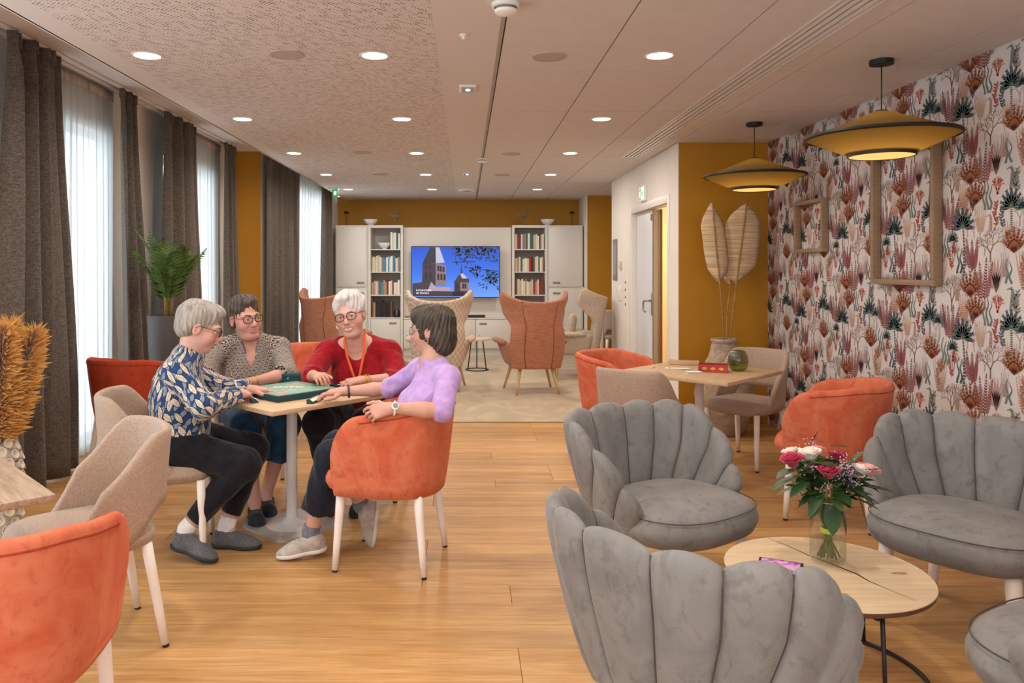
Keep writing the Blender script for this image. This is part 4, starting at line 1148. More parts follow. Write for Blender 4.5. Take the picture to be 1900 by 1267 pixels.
def face(fx, fy): return math.atan2(fx, -fy)

# orange tub armchair -------------------------------------------------------
def tub_chair(label, x, y, f, mat='velvet_orange', seatmat=None):
    t = thing('tub_chair', label, 'armchair', (x, y, 0), face(*f), 'velvet tub chairs')
    def ztop(s):
        a = abs(s); z = 0.802 - 0.042 * smst(a, 0.35, 0.75)
        if a > 0.70:
            q = min(1, (a - 0.70) / 0.30); z = 0.46 + (z - 0.46) * math.sqrt(max(0, 1 - q * q))
        return z
    path = lambda s: upath(s, 0.30, 0.305, 0.27, 0.80, 0.60, 0.02)
    v, fc = utub(path, ztop, lambda s: 0.367, 0.042, 0.82, (0.367, 0.80), ns=80, flare=0.8)
    sh = newmesh('shell', v, fc, mat, t)
    # rim seam
    pts = []
    for i in range(81):
        s = -0.72 + 1.44 * i / 80; px, py = path(s); z = ztop(s) - 0.033; q_ = 0.82 + 0.18 * max(0, min(1.15, (z - 0.367) / 0.433)) ** 0.8
        pts.append((px * q_ * 1.003, py * q_ * 1.003, z))
    tube('rim_seam', pts, 0.0028, 'velvet_red' if mat == 'velvet_orange' else mat, sh, 6)
    cushion('seat', mat, t, 0.25, -0.315, 0.22, 0.375, 0.475, n=3.2)
    for sx in (-1, 1):
        leg(t, (sx * 0.19, -0.20, 0.40), (sx * 0.215, -0.225, 0), 0.024, 0.0145, 'leg_white')
        leg(t, (sx * 0.17, 0.17, 0.40), (sx * 0.215, 0.215, 0), 0.024, 0.0145, 'leg_white')
    return t

# beige upholstered side chair ----------------------------------------------
def side_chair(label, x, y, f):
    t = thing('side_chair', label, 'chair', (x, y, 0), face(*f), 'beige upholstered side chairs')
    def ztop(s):
        a = abs(s); return 0.83 - 0.01 * a - 0.38 * (smst(a, 0.36, 1.0) ** 1.1)
    def zbot(s):
        a = abs(s); return 0.415 + 0.125 * (1 - smst(a, 0.30, 0.62))
    path = lambda s: upath(s, 0.262, 0.285, 0.17, 0.72, 0.68, 0.01)
    v, fc = utub(path, ztop, zbot, 0.036, 0.90, (0.42, 0.83), ns=72, flare=1.2)
    newmesh('backrest', v, fc, 'fabric_beige', t)
    cushion('seat', 'fabric_beige', t, 0.235, -0.29, 0.215, 0.385, 0.475, n=3.6)
    for sx in (-1, 1):
        leg(t, (sx * 0.195, -0.235, 0.40), (sx * 0.205, -0.25, 0), 0.021, 0.015, 'leg_white')
        leg(t, (sx * 0.18, 0.16, 0.40), (sx * 0.205, 0.225, 0), 0.021, 0.015, 'leg_white')
    return t

# grey scallop armchair -------------------------------------------------------
def shell_chair(label, x, y, f):
    t = thing('shell_chair', label, 'armchair', (x, y, 0), face(*f), 'grey velvet scallop chairs')
    NL = 11
    path = lambda s: upath(s, 0.405, 0.345, 0.29, 0.86, 0.66, 0.05)
    ds = 2.0 / NL
    def env(s): return 0.785 - 0.32 * smst(abs(s), 0.44, 1.04)
    for i in range(NL):
        s0 = -1 + ds * (i + 0.5)
        zb = 0.31
        na, nv = 10, 14
        T0 = 0.046
        V_, F_ = [], []
        def pt(a, v, side):
            s = s0 + a * ds / 2
            zt = env(s) + 0.026 * (1 - a * a) - 0.010
            z = zb + (zt - zb) * v
            h = max(0.0, (z - zb) / 0.47)
            sb = s * (0.80 + 0.20 * min(1, h * 1.6)) if abs(s) > 0.3 else s * (0.80 + 0.20 * min(1, h * 1.6))
            sb = max(-1, min(1, sb))
            px, py = path(sb)
            x0, y0 = path(max(-1, sb - 0.01)); x1, y1 = path(min(1, sb + 0.01))
            tx, ty = x1 - x0, y1 - y0; l = math.hypot(tx, ty) or 1; nx, ny = -ty / l, tx / l
            if nx * px + ny * (py + 0.1) < 0: nx, ny = -nx, -ny
            k = 0.70 + 0.32 * h ** 0.75
            bul = T0 * (0.40 + 0.60 * math.sqrt(max(0, 1 - a * a))) * math.sqrt(max(0.0, 1 - v ** 9)) * (0.65 + 0.35 * v)
            return (px * k + nx * side * bul, py * k + ny * side * bul, z)
        for side in (1, -1):
            b0 = len(V_)
            for j in range(nv + 1):
                for q in range(na + 1):
                    V_.append(pt(-1 + 2 * q / na, 1 - (1 - j / nv) ** 1.5, side))
            for j in range(nv):
                for q in range(na):
                    a0 = b0 + j * (na + 1) + q
                    F_.append((a0, a0 + 1, a0 + na + 2, a0 + na + 1))
        n1 = (nv + 1) * (na + 1)
        for j in range(nv):
            for q in (0, na):
                a0 = j * (na + 1) + q; F_.append((a0, a0 + na + 1, n1 + a0 + na + 1, n1 + a0))
        ch = newmesh('channel', V_, F_, 'velvet_grey', t)
        weld(ch, 2e-4)
        if i < NL - 1:
            for side in (1, -1):
                pts = [pt(1.0, 0.06 + 0.93 * j / 10, side) for j in range(11)]
                tube('piping', pts, 0.0036, 'grey_piping', ch, 6)
    cushion('seat', 'velvet_grey', t, 0.335, -0.375, 0.22, 0.315, 0.455, n=2.7, r=0.06, crown=0.02)
    # seat edge welt
    pts = []
    for i in range(40):
        a = PI + PI * i / 39
        c, s = math.cos(a), math.sin(a)
        pts.append(((abs(c) ** (2 / 2.7)) * (1 if c >= 0 else -1) * 0.325, -0.0775 - (abs(s) ** (2 / 2.7)) * 0.289, 0.438))
    tube('seat_welt', pts, 0.0022, 'grey_piping', t, 6)
    for sx in (-1, 1):
        leg(t, (sx * 0.22, -0.24, 0.34), (sx * 0.25, -0.27, 0), 0.030, 0.018, 'leg_white')
        leg(t, (sx * 0.19, 0.16, 0.34), (sx * 0.23, 0.20, 0), 0.030, 0.018, 'leg_white')
    return t

# wing chair -----------------------------------------------------------------
def wing_chair(label, x, y, f, mat, pillow=False):
    t = thing('wing_chair', label, 'armchair', (x, y, 0), face(*f), 'high backed wing chairs')
    # back panel with ears
    nu, nv = 24, 22
    def W_(z):
        pts = [(0.30, 0.27), (0.50, 0.305), (0.66, 0.30), (0.78, 0.285), (0.95, 0.345), (1.10, 0.385), (1.22, 0.375)]
        for (z0, w0), (z1, w1) in zip(pts[:-1], pts[1:]):
            if z <= z1: return w0 + (w1 - w0) * smst(z, z0, z1)
        return pts[-1][1]
    V_, F_ = [], []
    for j in range(nv + 1):
        v = j / nv
        for i in range(nu + 1):
            u = -1 + 2 * i / nu
            zt = 1.06 + 0.15 * abs(u) ** 2.4 - 0.05 * max(0, abs(u) - 0.93) / 0.07
            z = 0.30 + (zt - 0.30) * v
            w_ = W_(min(z, 1.2)); wrap = 0.10 + 0.26 * smst(z, 0.7, 1.0)
            yy = 0.27 + 0.16 * (z - 0.3) - wrap * abs(u) ** 2.0 * (1.0)
            V_.append((w_ * math.sin(u * 1.35) / math.sin(1.35), yy, z))
    for j in range(nv):
        for i in range(nu):
            a = j * (nu + 1) + i; F_.append((a, a + 1, a + nu + 2, a + nu + 1))
    bk = newmesh('wing_back', V_, F_, mat, t)
    md = bk.modifiers.new('padding', 'SOLIDIFY'); md.thickness = 0.055; md.offset = 0
    bv = bk.modifiers.new('soft', 'BEVEL'); bv.width = 0.02; bv.segments = 3; bv.angle_limit = math.radians(50)
    for u in (-0.42, 0.42):
        pts = []
        for j in range(0, nv + 1, 2):
            zt = 1.06 + 0.15 * abs(u) ** 2.4; z = 0.30 + (zt - 0.3) * j / nv; w_ = W_(min(z, 1.2)); wrap = 0.10 + 0.26 * smst(z, 0.7, 1.0)
            pts.append((w_ * math.sin(u * 1.35) / math.sin(1.35), 0.27 + 0.16 * (z - 0.3) - wrap * u * u + 0.031, z))
        tube('back_seam', pts, 0.004, pm('seam_brown', '#6b4433', rough=0.9) if mat == 'weave_terracotta' else mat, bk, 6)
    path = lambda s: upath(s, 0.375, 0.30, 0.31, 0.8, 0.62, 0.0)
    v, fc = utub(path, lambda s: 0.60 - 0.02 * abs(s), lambda s: 0.315, 0.06, 0.74, (0.315, 0.60), ns=60, flare=0.75)
    newmesh('bucket', v, fc, mat, t)
    for sx in (-1, 1):
        v, fc = tube_data([(sx * 0.355, 0.12, 0.585), (sx * 0.37, 0.0, 0.592), (sx * 0.375, -0.2, 0.592), (sx * 0.375, -0.335, 0.588)], [0.03, 0.045, 0.05, 0.043], 14)
        v = [(p[0], p[1], 0.592 + (p[2] - 0.592) * 0.7) for p in v]
        newmesh('arm_pad', v, fc, mat, t)
    cushion('seat', mat, t, 0.30, -0.33, 0.20, 0.32, 0.47, n=3.4, r=0.05)
    for sx in (-1, 1):
        leg(t, (sx * 0.2, -0.2, 0.34), (sx * 0.29, -0.27, 0), 0.024, 0.013, 'leg_wood', 'gold')
        leg(t, (sx * 0.18, 0.16, 0.34), (sx * 0.25, 0.27, 0), 0.024, 0.013, 'leg_wood', 'gold')
    return t

# placements
A_CH = side_chair('beige chair with slanted sides, sat on by the person in the leaf print top', -1.58, 3.97, (0.97, 0.22))
side_chair('beige chair in the left foreground, empty, turned to the tabletop at the picture edge', -1.45, 3.0, (-0.80, -0.6))
side_chair('beige chair seen from behind at the near side of the card table', 1.12, 4.93, (0.62, 0.78))
side_chair('beige chair with a gap below its backrest, at the far side of the card table', 2.11, 5.80, (-0.75, -0.66))
side_chair('beige chair under the person in red, its top edge at the right shoulder', -0.60, 5.06, (-0.15, -0.99))
side_chair('beige chair under the person in the black and cream print blouse', -1.38, 5.03, (0.3, -0.95))
D_CH = tub_chair('orange velvet tub chair sat on by the person in lilac', -0.36, 3.86, (-0.975, 0.2))
tub_chair('orange velvet tub chair in the bottom left corner, seen from behind', -1.265, 2.1, (-0.05, 1.0))
tub_chair('red velvet tub chair by the window behind the person in the leaf print top', -2.43, 5.7, (0.35, 0.93), 'velvet_red')
tub_chair('orange velvet tub chair between the two women at the back of the game table', -1.33, 6.45, (0.5, -0.86))
tub_chair('orange velvet tub chair at the left corner of the card table', 1.16, 5.92, (0.72, -0.69))
tub_chair('orange velvet tub chair beside the papered wall, behind the bouquet', 2.14, 4.50, (-0.82, 0.57))
shell_chair('grey scallop armchair at centre, facing the coffee table with its left side to the viewer', 0.87, 3.44, (0.578, -0.816))
shell_chair('grey scallop armchair in the foreground, seen from behind', 0.65, 2.13, (0.80, 0.60))
shell_chair('grey scallop armchair at the right, backed by the papered wall', 2.06, 3.16, (-0.80, -0.60))
shell_chair('grey scallop armchair mostly cut off by the bottom right corner', 1.76, 2.0, (-0.5, 0.87))
wing_chair('terracotta wing chair seen from behind in front of the right bookcase', 0.78, 9.05, (-0.15, 0.99), 'weave_terracotta')
wing_chair('beige diamond weave wing chair seen from behind, below the television', -0.31, 9.25, (0.05, 1.0), 'weave_diamond')
wing_chair('pale speckled wing chair side on, nearest the desk', 1.46, 10.3, (-0.95, 0.1), 'fabric_boucle')
wing_chair('terracotta wing chair behind the person in red, beside the lounge window', -1.75, 10.1, (0.5, 0.86), 'weave_terracotta')
# ------------------------------------------------------------------ tables
def mat_oaktop(name, a, b_, stretch):
    pm(name, a, b_, 6.0, rough=0.5, stretch=stretch, contrast=(0.3, 0.7), detail=5.0)
mat_oaktop('table_oak', '#d3b48f', '#b8946c', (1.0, 12, 12))
mat_oaktop('table_ash', '#bba48d', '#94795f', (1.0, 11, 11))
pm('column_pale', '#d8d4d1', rough=0.35)
def rsquare(hs, r, n=6):
    pts = []
    for cx, cy, a0 in ((hs - r, hs - r, 0), (-hs + r, hs - r, PI / 2), (-hs + r, -hs + r, PI), (hs - r, -hs + r, 3 * PI / 2)):
        for k in range(n + 1):
            a = a0 + PI / 2 * k / n; pts.append((cx + r * math.cos(a), cy + r * math.sin(a)))
    return pts
def bistro(label, x, y, rz, s, mat, ztop=0.735):
    t = thing('bistro_table', label, 'table', (x, y, 0), rz)
    bm = bmesh.new(); bbox(bm, (-s / 2, -s / 2, ztop - 0.024), (s / 2, s / 2, ztop), 0.003, 2)
    frombm('tabletop', bm, mat, t, True, sharp=35)
    v, f = prism(rsquare(0.21, 0.06), 0.0, 0.012); newmesh('base_plate', v, f, 'grey_metal', t, False)
    lathe('column', [(0.14, 0.012), (0.11, 0.018), (0.06, 0.028), (0.035, 0.05), (0.03, 0.1), (0.03, ztop - 0.03), (0.055, ztop - 0.027), (0.055, ztop - 0.024)], 'column_pale', t, 28)
    box('underframe', (-0.14, -0.02, ztop - 0.03), (0.14, 0.02, ztop - 0.0245), 'grey_metal', t)
    return t
GA = math.atan2(0.73, 0.68)
bistro('square oak game table with pale grey pedestal among the four women', -0.975, 4.355, GA, 0.73, 'table_oak')
bistro('square oak card table with a green glass vase, at the papered wall', 1.62, 5.38, PI / 4, 0.82, 'table_oak')
bistro('pale striped tabletop cut off by the left picture edge', -1.76, 2.46, math.atan2(0.5, -0.476) , 0.66, 'table_ash')

# round coffee table
t = thing('coffee_table', 'round pale wood coffee table on black wire legs carrying the bouquet', 'coffee table', (1.285, 2.77, 0))
pm('coffee_wood', '#e3cba8', '#d3b58e', 5, rough=0.45, stretch=(1, 9, 9), contrast=(0.25, 0.75))
top = lathe('tabletop', [(0.0, 0.37), (0.343, 0.37), (0.345, 0.367), (0.341, 0.352), (0.0, 0.35)], 'coffee_wood', t, 72)
lathe('edge_band', [(0.3452, 0.3675), (0.3415, 0.352), (0.339, 0.3495)], pm('edge_dark', '#6c4a40', rough=0.5), top, 72)
ck = []
cp = [(1425, 998), (1460, 1012), (1500, 1030), (1560, 1053), (1590, 1065), (1612, 1078), (1650, 1094), (1700, 1115)]
for px, py in cp:
    D_ = 1440 * 1.08 / (py - 496); ck.append(((px - 864) * D_ / 1440 - 1.285, D_ - 2.77))
V_, F_ = [], []
for i, (x, y) in enumerate(ck):
    w_ = [0.0012, 0.0022, 0.003, 0.004, 0.0045, 0.003, 0.0015, 0.0004][i]
    V_ += [(x - w_, y - w_ * .4, 0.3702), (x + w_, y + w_ * .4, 0.3702)]
    if i: F_.append((2 * i - 2, 2 * i - 1, 2 * i + 1, 2 * i))
newmesh('crack', V_, F_, pm('crack_dark', '#4a3428', rough=0.8), top, False)
kn = [(0.03 * math.cos(a * PI / 6) + 0.245, 0.012 * math.sin(a * PI / 6) - 0.03, 0.3702) for a in range(12)]
newmesh('knot', kn, [tuple(range(12))], pm('knot_brown', '#b4906c', '#8a6848', 60, rough=0.6), top, False)
rg = [(0.33 * math.cos(a), 0.33 * math.sin(a), 0.008) for a in [2 * PI * k / 64 for k in range(64)]]
tube('base_ring', rg, 0.0075, 'black', t, 8, closed=True)
for a in (0.72, 0.50, -1.45, 3.3, 3.52):
    tube('leg', [(0.33 * math.cos(a), 0.33 * math.sin(a), 0.008), (0.2 * math.cos(a), 0.2 * math.sin(a), 0.352)] if False else [(0.33 * math.cos(a), 0.33 * math.sin(a), 0.008), (0.31 * math.cos(a), 0.31 * math.sin(a), 0.351)], 0.0068, 'black', t, 8)
cd = thing('photo_card', 'small dark framed card with a purple picture on the coffee table', 'card', (1.135, 2.80, 0.3704), -0.45)
box('card_frame', (-0.075, -0.05, 0), (0.075, 0.05, 0.008), 'black', cd, 0.002)
box('card_picture', (-0.066, -0.042, 0.0075), (0.066, 0.042, 0.0086), pm('card_purple', '#b04fc0', '#e6b7dc', 55, rough=0.3, contrast=(0.45, 0.55)), cd)

# side table and desk at the back
t = thing('side_table', 'small side table on a black wire ring foot behind the diamond wing chair', 'side table', (0.16, 10.95, 0))
tube('base_ring', [(0.16 * math.cos(k * PI / 16), 0.16 * math.sin(k * PI / 16), 0.008) for k in range(32)], 0.008, 'black', t, 8, closed=True)
tube('stem', [(0.0, 0.16, 0.008), (0.0, 0.1, 0.43)], 0.008, 'black', t, 8); tube('stem', [(0.13, -0.09, 0.008), (0.08, -0.05, 0.43)], 0.008, 'black', t, 8); tube('stem', [(-0.13, -0.09, 0.008), (-0.08, -0.05, 0.43)], 0.008, 'black', t, 8)
lathe('tabletop', [(0.0, 0.45), (0.2, 0.45), (0.2, 0.43), (0.0, 0.428)], 'coffee_wood', t, 36)
t = thing('desk', 'white topped desk against the mustard wall at the far right', 'desk', (2.55, 12.15, 0))
box('desktop', (-0.5, -0.32, 0.74), (0.6, 0.3, 0.775), 'white_lacquer', t, 0.003)
box('drawer_box', (-0.45, -0.28, 0.52), (-0.02, 0.3, 0.74), 'plastic_grey', t, 0.003)
for x in (-0.47, 0.55):
    for y in (-0.28, 0.26): box('leg', (x - 0.02, y - 0.02, 0), (x + 0.02, y + 0.02, 0.74), 'white_metal', t, 0.002)
side_chair('beige chair pushed to the desk at the far right', 2.28, 11.45, (0.2, 0.98))
t = thing('cushion', 'speckled square cushion on the pale wing chair', 'cushion', (1.33, 10.32, 0.5), 0.2)
def pillow(name, s, th, mat, parent, **k):
    n = 14; V_, F_ = [], []
    for sg in (1, -1):
        b0 = len(V_)
        for i in range(n + 1):
            for j in range(n + 1):
                u, v = -1 + 2 * i / n, -1 + 2 * j / n
                h = th * ((1 - u ** 4) * (1 - v ** 4)) ** 0.5
                V_.append((u * s * (1 - 0.06 * (1 - v * v)), sg * h, v * s * (1 - 0.06 * (1 - u * u))))
        for i in range(n):
            for j in range(n):
                a = b0 + i * (n + 1) + j; F_.append((a, a + 1, a + n + 2, a + n + 1))
    return weld(newmesh(name, V_, F_, mat, parent, **k))
pillow('cushion_body', 0.17, 0.06, 'fabric_boucle', t, loc=(0.08, 0, 0.17), rot=(0.15, 0, 1.2))
tube('zip_edge', [(0.0, -0.05, 0.02), (0.06, -0.12, 0.01)], 0.003, 'fabric_beige', t, 6)

# ------------------------------------------------------------------ game table things
ZT_ = 0.7355
bd = thing('game_board', 'green letter game board in a dark teal tray on the oak table', 'board game', (-1.0, 4.38, ZT_), GA)
pm('teal_dark', '#123f44', rough=0.45)
BS = 0.205
def mat_board():
    t = NT('board_face'); b = t.b
    tc = t.n('ShaderNodeTexCoord'); sp = t.n('ShaderNodeSeparateXYZ'); t.l(tc.outputs['Object'], sp.inputs[0])
    k = 15 / (2 * 0.185)
    gx = t.math('MULTIPLY', t.math('ADD', sp.outputs[0], 0.185), k); gy = t.math('MULTIPLY', t.math('ADD', sp.outputs[1], 0.185), k)
    ix, iy = t.math('FLOOR', gx), t.math('FLOOR', gy); fx, fy = t.math('FRACT', gx), t.math('FRACT', gy)
    ln = t.math('MAXIMUM', t.math('LESS_THAN', fx, 0.12), t.math('LESS_THAN', fy, 0.12))
    dg = t.math('LESS_THAN', t.math('ABSOLUTE', t.math('SUBTRACT', ix, iy)), 0.5)
    rim = t.math('GREATER_THAN', t.math('ABSOLUTE', t.math('SUBTRACT', ix, 7)), 2.5)
    dg = t.math('MULTIPLY', dg, rim)
    wn = t.n('ShaderNodeTexWhiteNoise'); wn.noise_dimensions = '2D'
    cb = t.n('ShaderNodeCombineXYZ'); t.l(ix, cb.inputs[0]); t.l(iy, cb.inputs[1]); t.l(cb.outputs[0], wn.inputs['Vector'])
    c = t.mix(t.math('GREATER_THAN', wn.outputs[0], 0.78), lin('#5a9c80'), lin('#9aa6b4'))
    c = t.mix(t.math('GREATER_THAN', wn.outputs[0], 0.92), c, lin('#c98a7a'))
    c = t.mix(dg, c, lin('#c96b4a'))
    c = t.mix(t.math('MULTIPLY', ln, 0.6), c, lin('#c9dccd'))
    t.l(c, b.inputs['Base Color']); b.inputs['Roughness'].default_value = 0.4
    MATS['board_face'] = t.m
mat_board()
box('tray', (-BS, -BS, 0), (BS, BS, 0.034), 'teal_dark', bd, 0.004)
box('board_surface', (-0.19, -0.19, 0.033), (0.19, 0.19, 0.0352), 'board_face', bd)
pm('tile_cream', '#eee6d6', rough=0.4)
for k in range(6):
    o = box('letter_tile', (-0.011, -0.011, 0), (0.011, 0.011, 0.004), 'tile_cream', bd, 0.001, 1, loc=(-0.05 + 0.0215 * k, 0.055 - 0.0215 * k, 0.0354))
for k in range(4):
    box('letter_tile', (-0.011, -0.011, 0), (0.011, 0.011, 0.004), 'tile_cream', bd, 0.001, 1, loc=(-0.02 + 0.0247 * k, 0.045 - 0.0247 * 0, 0.0354)) if False else None
def rack(x, y, rz, label, n=7):
    t = thing('tile_rack', label, 'tile rack', (x, y, ZT_), rz)
    v, f = prism([(-0.018, 0), (0.018, 0), (0.018, 0.006), (-0.006, 0.024), (-0.018, 0.024)], -0.075, 0.075)
    o = newmesh('rack_body', v, f, 'teal_dark', t, False); o.rotation_euler = (PI / 2, 0, 0)
    for k in range(n):
        box('letter_tile', (-0.0025, -0.0095, -0.010), (0.0025, 0.0095, 0.010), 'tile_cream', t, 0.001, 1, loc=(0.0085, -0.062 + k * 0.0205, 0.0185), rot=(0, -0.93, 0))
    return t
rack(-1.15, 4.145, 0.62, 'teal tile rack on the near left table edge, by the writing hand')
rack(-0.80, 4.13, -0.2, 'teal tile rack by the fingers of the person in lilac', 6)
rack(-0.735, 4.56, 0.9, 'dark tile rack in front of the person in red', 5)
bg_ = thing('game_box', 'dark green box lid standing behind the game board', 'box', (-1.05, 4.70, ZT_), 0.15)
box('box_side', (-0.075, -0.05, 0), (0.075, 0.05, 0.062), pm('teal_cloth', '#16494c', '#0f3a3e', 14, rough=0.8), bg_, 0.008)
box('box_lid', (-0.08, -0.055, 0.055), (0.08, 0.055, 0.078), 'teal_cloth', bg_, 0.008)
o = tag(box('paper_sheet', (-0.1, -0.07, 0), (0.1, 0.07, 0.001), pm('paper', '#efece6', rough=0.7), None, loc=(-1.22, 4.50, ZT_), rot=(0, 0, 0.3)), 'white paper sheet under the forearm of the person in the print blouse', 'paper')
o = tag(box('paper_sheet', (-0.07, -0.05, 0), (0.07, 0.05, 0.001), 'paper', None, loc=(-1.19, 4.22, ZT_), rot=(0, 0, 0.75)), 'white score sheet under the writing hand at left', 'paper')

# ------------------------------------------------------------------ card table things
gv = thing('glass_vase', 'round dark green glass vase on the card table', 'vase', (1.885, 5.37, ZT_))
def mat_green():
    t = NT('glass_green')
    tr = t.n('ShaderNodeBsdfTransparent'); tr.inputs[0].default_value = (0.50, 0.53, 0.20, 1); g_ = t.n('ShaderNodeBsdfGlossy', i_Roughness=0.04)
    fz = t.n('ShaderNodeLayerWeight', i_Blend=0.25); mx = t.n('ShaderNodeMixShader'); t.l(t.math('MULTIPLY_ADD', fz.outputs['Facing'], 0.4, 0.06), mx.inputs[0]); t.l(tr.outputs[0], mx.inputs[1]); t.l(g_.outputs[0], mx.inputs[2]); t.l(mx.outputs[0], t.out.inputs[0]); MATS['glass_green'] = t.m
mat_green()
lathe('vase_body', [(0.0, 0.002), (0.04, 0.0), (0.06, 0.02), (0.068, 0.06), (0.064, 0.1), (0.05, 0.13), (0.04, 0.138)], 'glass_green', gv, 40)
lathe('vase_rim', [(0.038, 0.136), (0.04, 0.1405), (0.042, 0.137)], 'glass_green', gv, 40)
tn = thing('card_tin', 'open red tin box with gold trim and black inside on the card table', 'tin', (1.70, 5.33, ZT_), -0.35)
pm('tin_red', '#a01f24', '#b3302c', 8, rough=0.35); 
for lo_, hi_ in (((-0.095, -0.06, 0), (0.095, -0.056, 0.052)), ((-0.095, 0.056, 0), (0.095, 0.06, 0.052)), ((-0.095, -0.056, 0), (-0.091, 0.056, 0.052)), ((0.091, -0.056, 0), (0.095, 0.056, 0.052))): box('tin_side', lo_, hi_, 'tin_red', tn)
box('tin_lining', (-0.091, -0.056, 0.0), (0.091, 0.056, 0.03), 'black', tn)
for k in range(3):
    v, f = prism([(0, -0.012), (0.02, 0), (0, 0.012), (-0.02, 0)], 0, 0.0008)
    o = newmesh('gold_diamond', v, f, 'gold', tn, False, loc=(-0.055 + 0.055 * k, -0.0601, 0.026), rot=(PI / 2, 0, 0))
for k in range(3):
    o = box('playing_card', (-0.045, -0.03, 0), (0.045, 0.03, 0.0012), 'paper', None, 0, loc=(1.46 + 0.035 * k, 5.50 - 0.02 * k, ZT_ + 0.0015 * k), rot=(0, 0, -0.5 + 0.3 * k))
    tag(o, ['playing card lying left in the fanned cards on the card table', 'playing card in the middle of the fanned cards', 'playing card at the right of the fanned cards'][k], 'card', 'fanned cards on the card table')
    if k == 0:
        v, f = prism([(0.026 * math.cos(a * PI / 8), 0.018 * math.sin(a * PI / 8)) for a in range(16)], 0, 0.0004); newmesh('green_motif', v, f, pm('card_green', '#3c7a4a', rough=0.5), o, False, loc=(0, 0, 0.0012))
dk = thing('card_deck', 'small white stacked deck of cards in front of the red tin', 'cards', (1.53, 5.22, ZT_), 0.15)
for k in range(5): box('card', (-0.05 + 0.001 * k, -0.03, 0.003 * k), (0.05 + 0.001 * k, 0.03, 0.003 * k + 0.0026), 'paper' if k % 2 == 0 else 'plastic_grey', dk)
hd = thing('card_holder', 'long wooden card holder block at the back of the card table', 'card holder', (1.60, 5.70, ZT_), -0.25)
box('block', (-0.11, -0.025, 0), (0.11, 0.025, 0.032), 'table_oak', hd, 0.003)
box('slot', (-0.1, -0.004, 0.03), (0.1, 0.004, 0.0325), 'black', hd)
o = tag(box('score_pencil', (-0.04, -0.004, 0), (0.04, 0.004, 0.007), 'ceramic_white', None, 0.001, loc=(1.33, 5.52, ZT_), rot=(0, 0, 1.0)), 'short white pencil at the left of the card table', 'pencil')
tube('lead_tip', [(0.04, 0, 0.0035), (0.047, 0, 0.0035)], [0.0034, 0.0005], 'black', o, 6)

# ------------------------------------------------------------------ clay jar and raffia leaves
pm('clay', '#b9a590', '#948270', 18, rough=0.95, bump=0.8, bscale=45, contrast=(0.3, 0.7))
jar = thing('clay_jar', 'large rough clay jar on the floor before the mustard wall', 'jar', (2.255, 6.78, 0))
lathe('jar_body', [(0.0, 0.0), (0.15, 0.0), (0.17, 0.02), (0.22, 0.15), (0.25, 0.33), (0.235, 0.47), (0.17, 0.60), (0.125, 0.68), (0.1, 0.79), (0.09, 0.79), (0.11, 0.68), (0.15, 0.6), (0.21, 0.45), (0.0, 0.1)], 'clay', jar, 40)
lathe('jar_rim', [(0.088, 0.78), (0.098, 0.785), (0.11, 0.80), (0.112, 0.815), (0.102, 0.83), (0.09, 0.82)], 'clay', jar, 40)
def mat_raffia():
    t = NT('raffia'); b = t.b
    tc = t.n('ShaderNodeTexCoord'); mp = t.n('ShaderNodeMapping'); mp.inputs['Scale'].default_value = (3, 3, 90); t.l(tc.outputs['Object'], mp.inputs[0])
    n = t.n('ShaderNodeTexNoise', i_Scale=1.0, i_Detail=3.0); t.l(mp.outputs[0], n.inputs['Vector'])
    f = t.ramp(n.outputs[0], [(0.3, 0.0), (0.7, 1.0)])
    t.l(t.mix(f, lin('#a8855f'), lin('#d9c2a0')), b.inputs['Base Color']); b.inputs['Roughness'].default_value = 0.85
    bp = t.n('ShaderNodeBump', i_Strength=0.5, i_Distance=0.004); t.l(n.outputs[0], bp.inputs['Height']); t.l(bp.outputs[0], b.inputs['Normal'])
    MATS['raffia'] = t.m
mat_raffia(); pm('cane', '#a9814f', '#8a6438', 20, rough=0.6)
KZ = 6.78 / 1440
def J(zx, zy, dy=0.0): return Vector(((1280 + zx / 3.96 - 864) * KZ, 6.78 + dy, 1.45 + (496 - (360 + zy / 3.96)) * KZ))
def rleaf(outL, outR, stem, dy, label):
    t = thing('raffia_leaf', label, 'dried leaf', (2.255, 6.78, 0.70), 0, 'raffia leaves in the clay jar')
    base = Vector(t.location)
    n = len(outL); cols = 9; V_, F_ = [], []
    for k in range(n):
        a, b_ = J(*outL[k], dy), J(*outR[k], dy)
        for j in range(cols):
            u = j / (cols - 1); p = a + (b_ - a) * u; p.y += 0.035 * (abs(u - 0.5) * 2) ** 2
            V_.append(p - base)
    for k in range(n - 1):
        for j in range(cols - 1): F_.append((k * cols + j, k * cols + j + 1, (k + 1) * cols + j + 1, (k + 1) * cols + j))
    o = newmesh('leaf_blade', V_, F_, 'raffia', t); md = o.modifiers.new('thickness', 'SOLIDIFY'); md.thickness = 0.008; md.offset = 0
    pts = [J(*q, dy - 0.008) - base for q in stem]
    pts[-1] = Vector((pts[-1].x, 0, pts[-1].z)); pts.append(Vector((pts[-1].x * 0.6, 0.0, 0.02)))
    s = tube('cane_stem', pts, [0.005] + [0.0068] * (len(pts) - 1), 'cane', t, 8)
    for k in range(1, len(pts) - 1):
        for fr in (0.0, 0.5):
            p = pts[k] + (pts[k + 1] - pts[k]) * fr; d = (pts[k + 1] - pts[k]).normalized()
            tube('cane_node', [p - d * 0.004, p + d * 0.004], 0.0088, 'cane', s, 8)
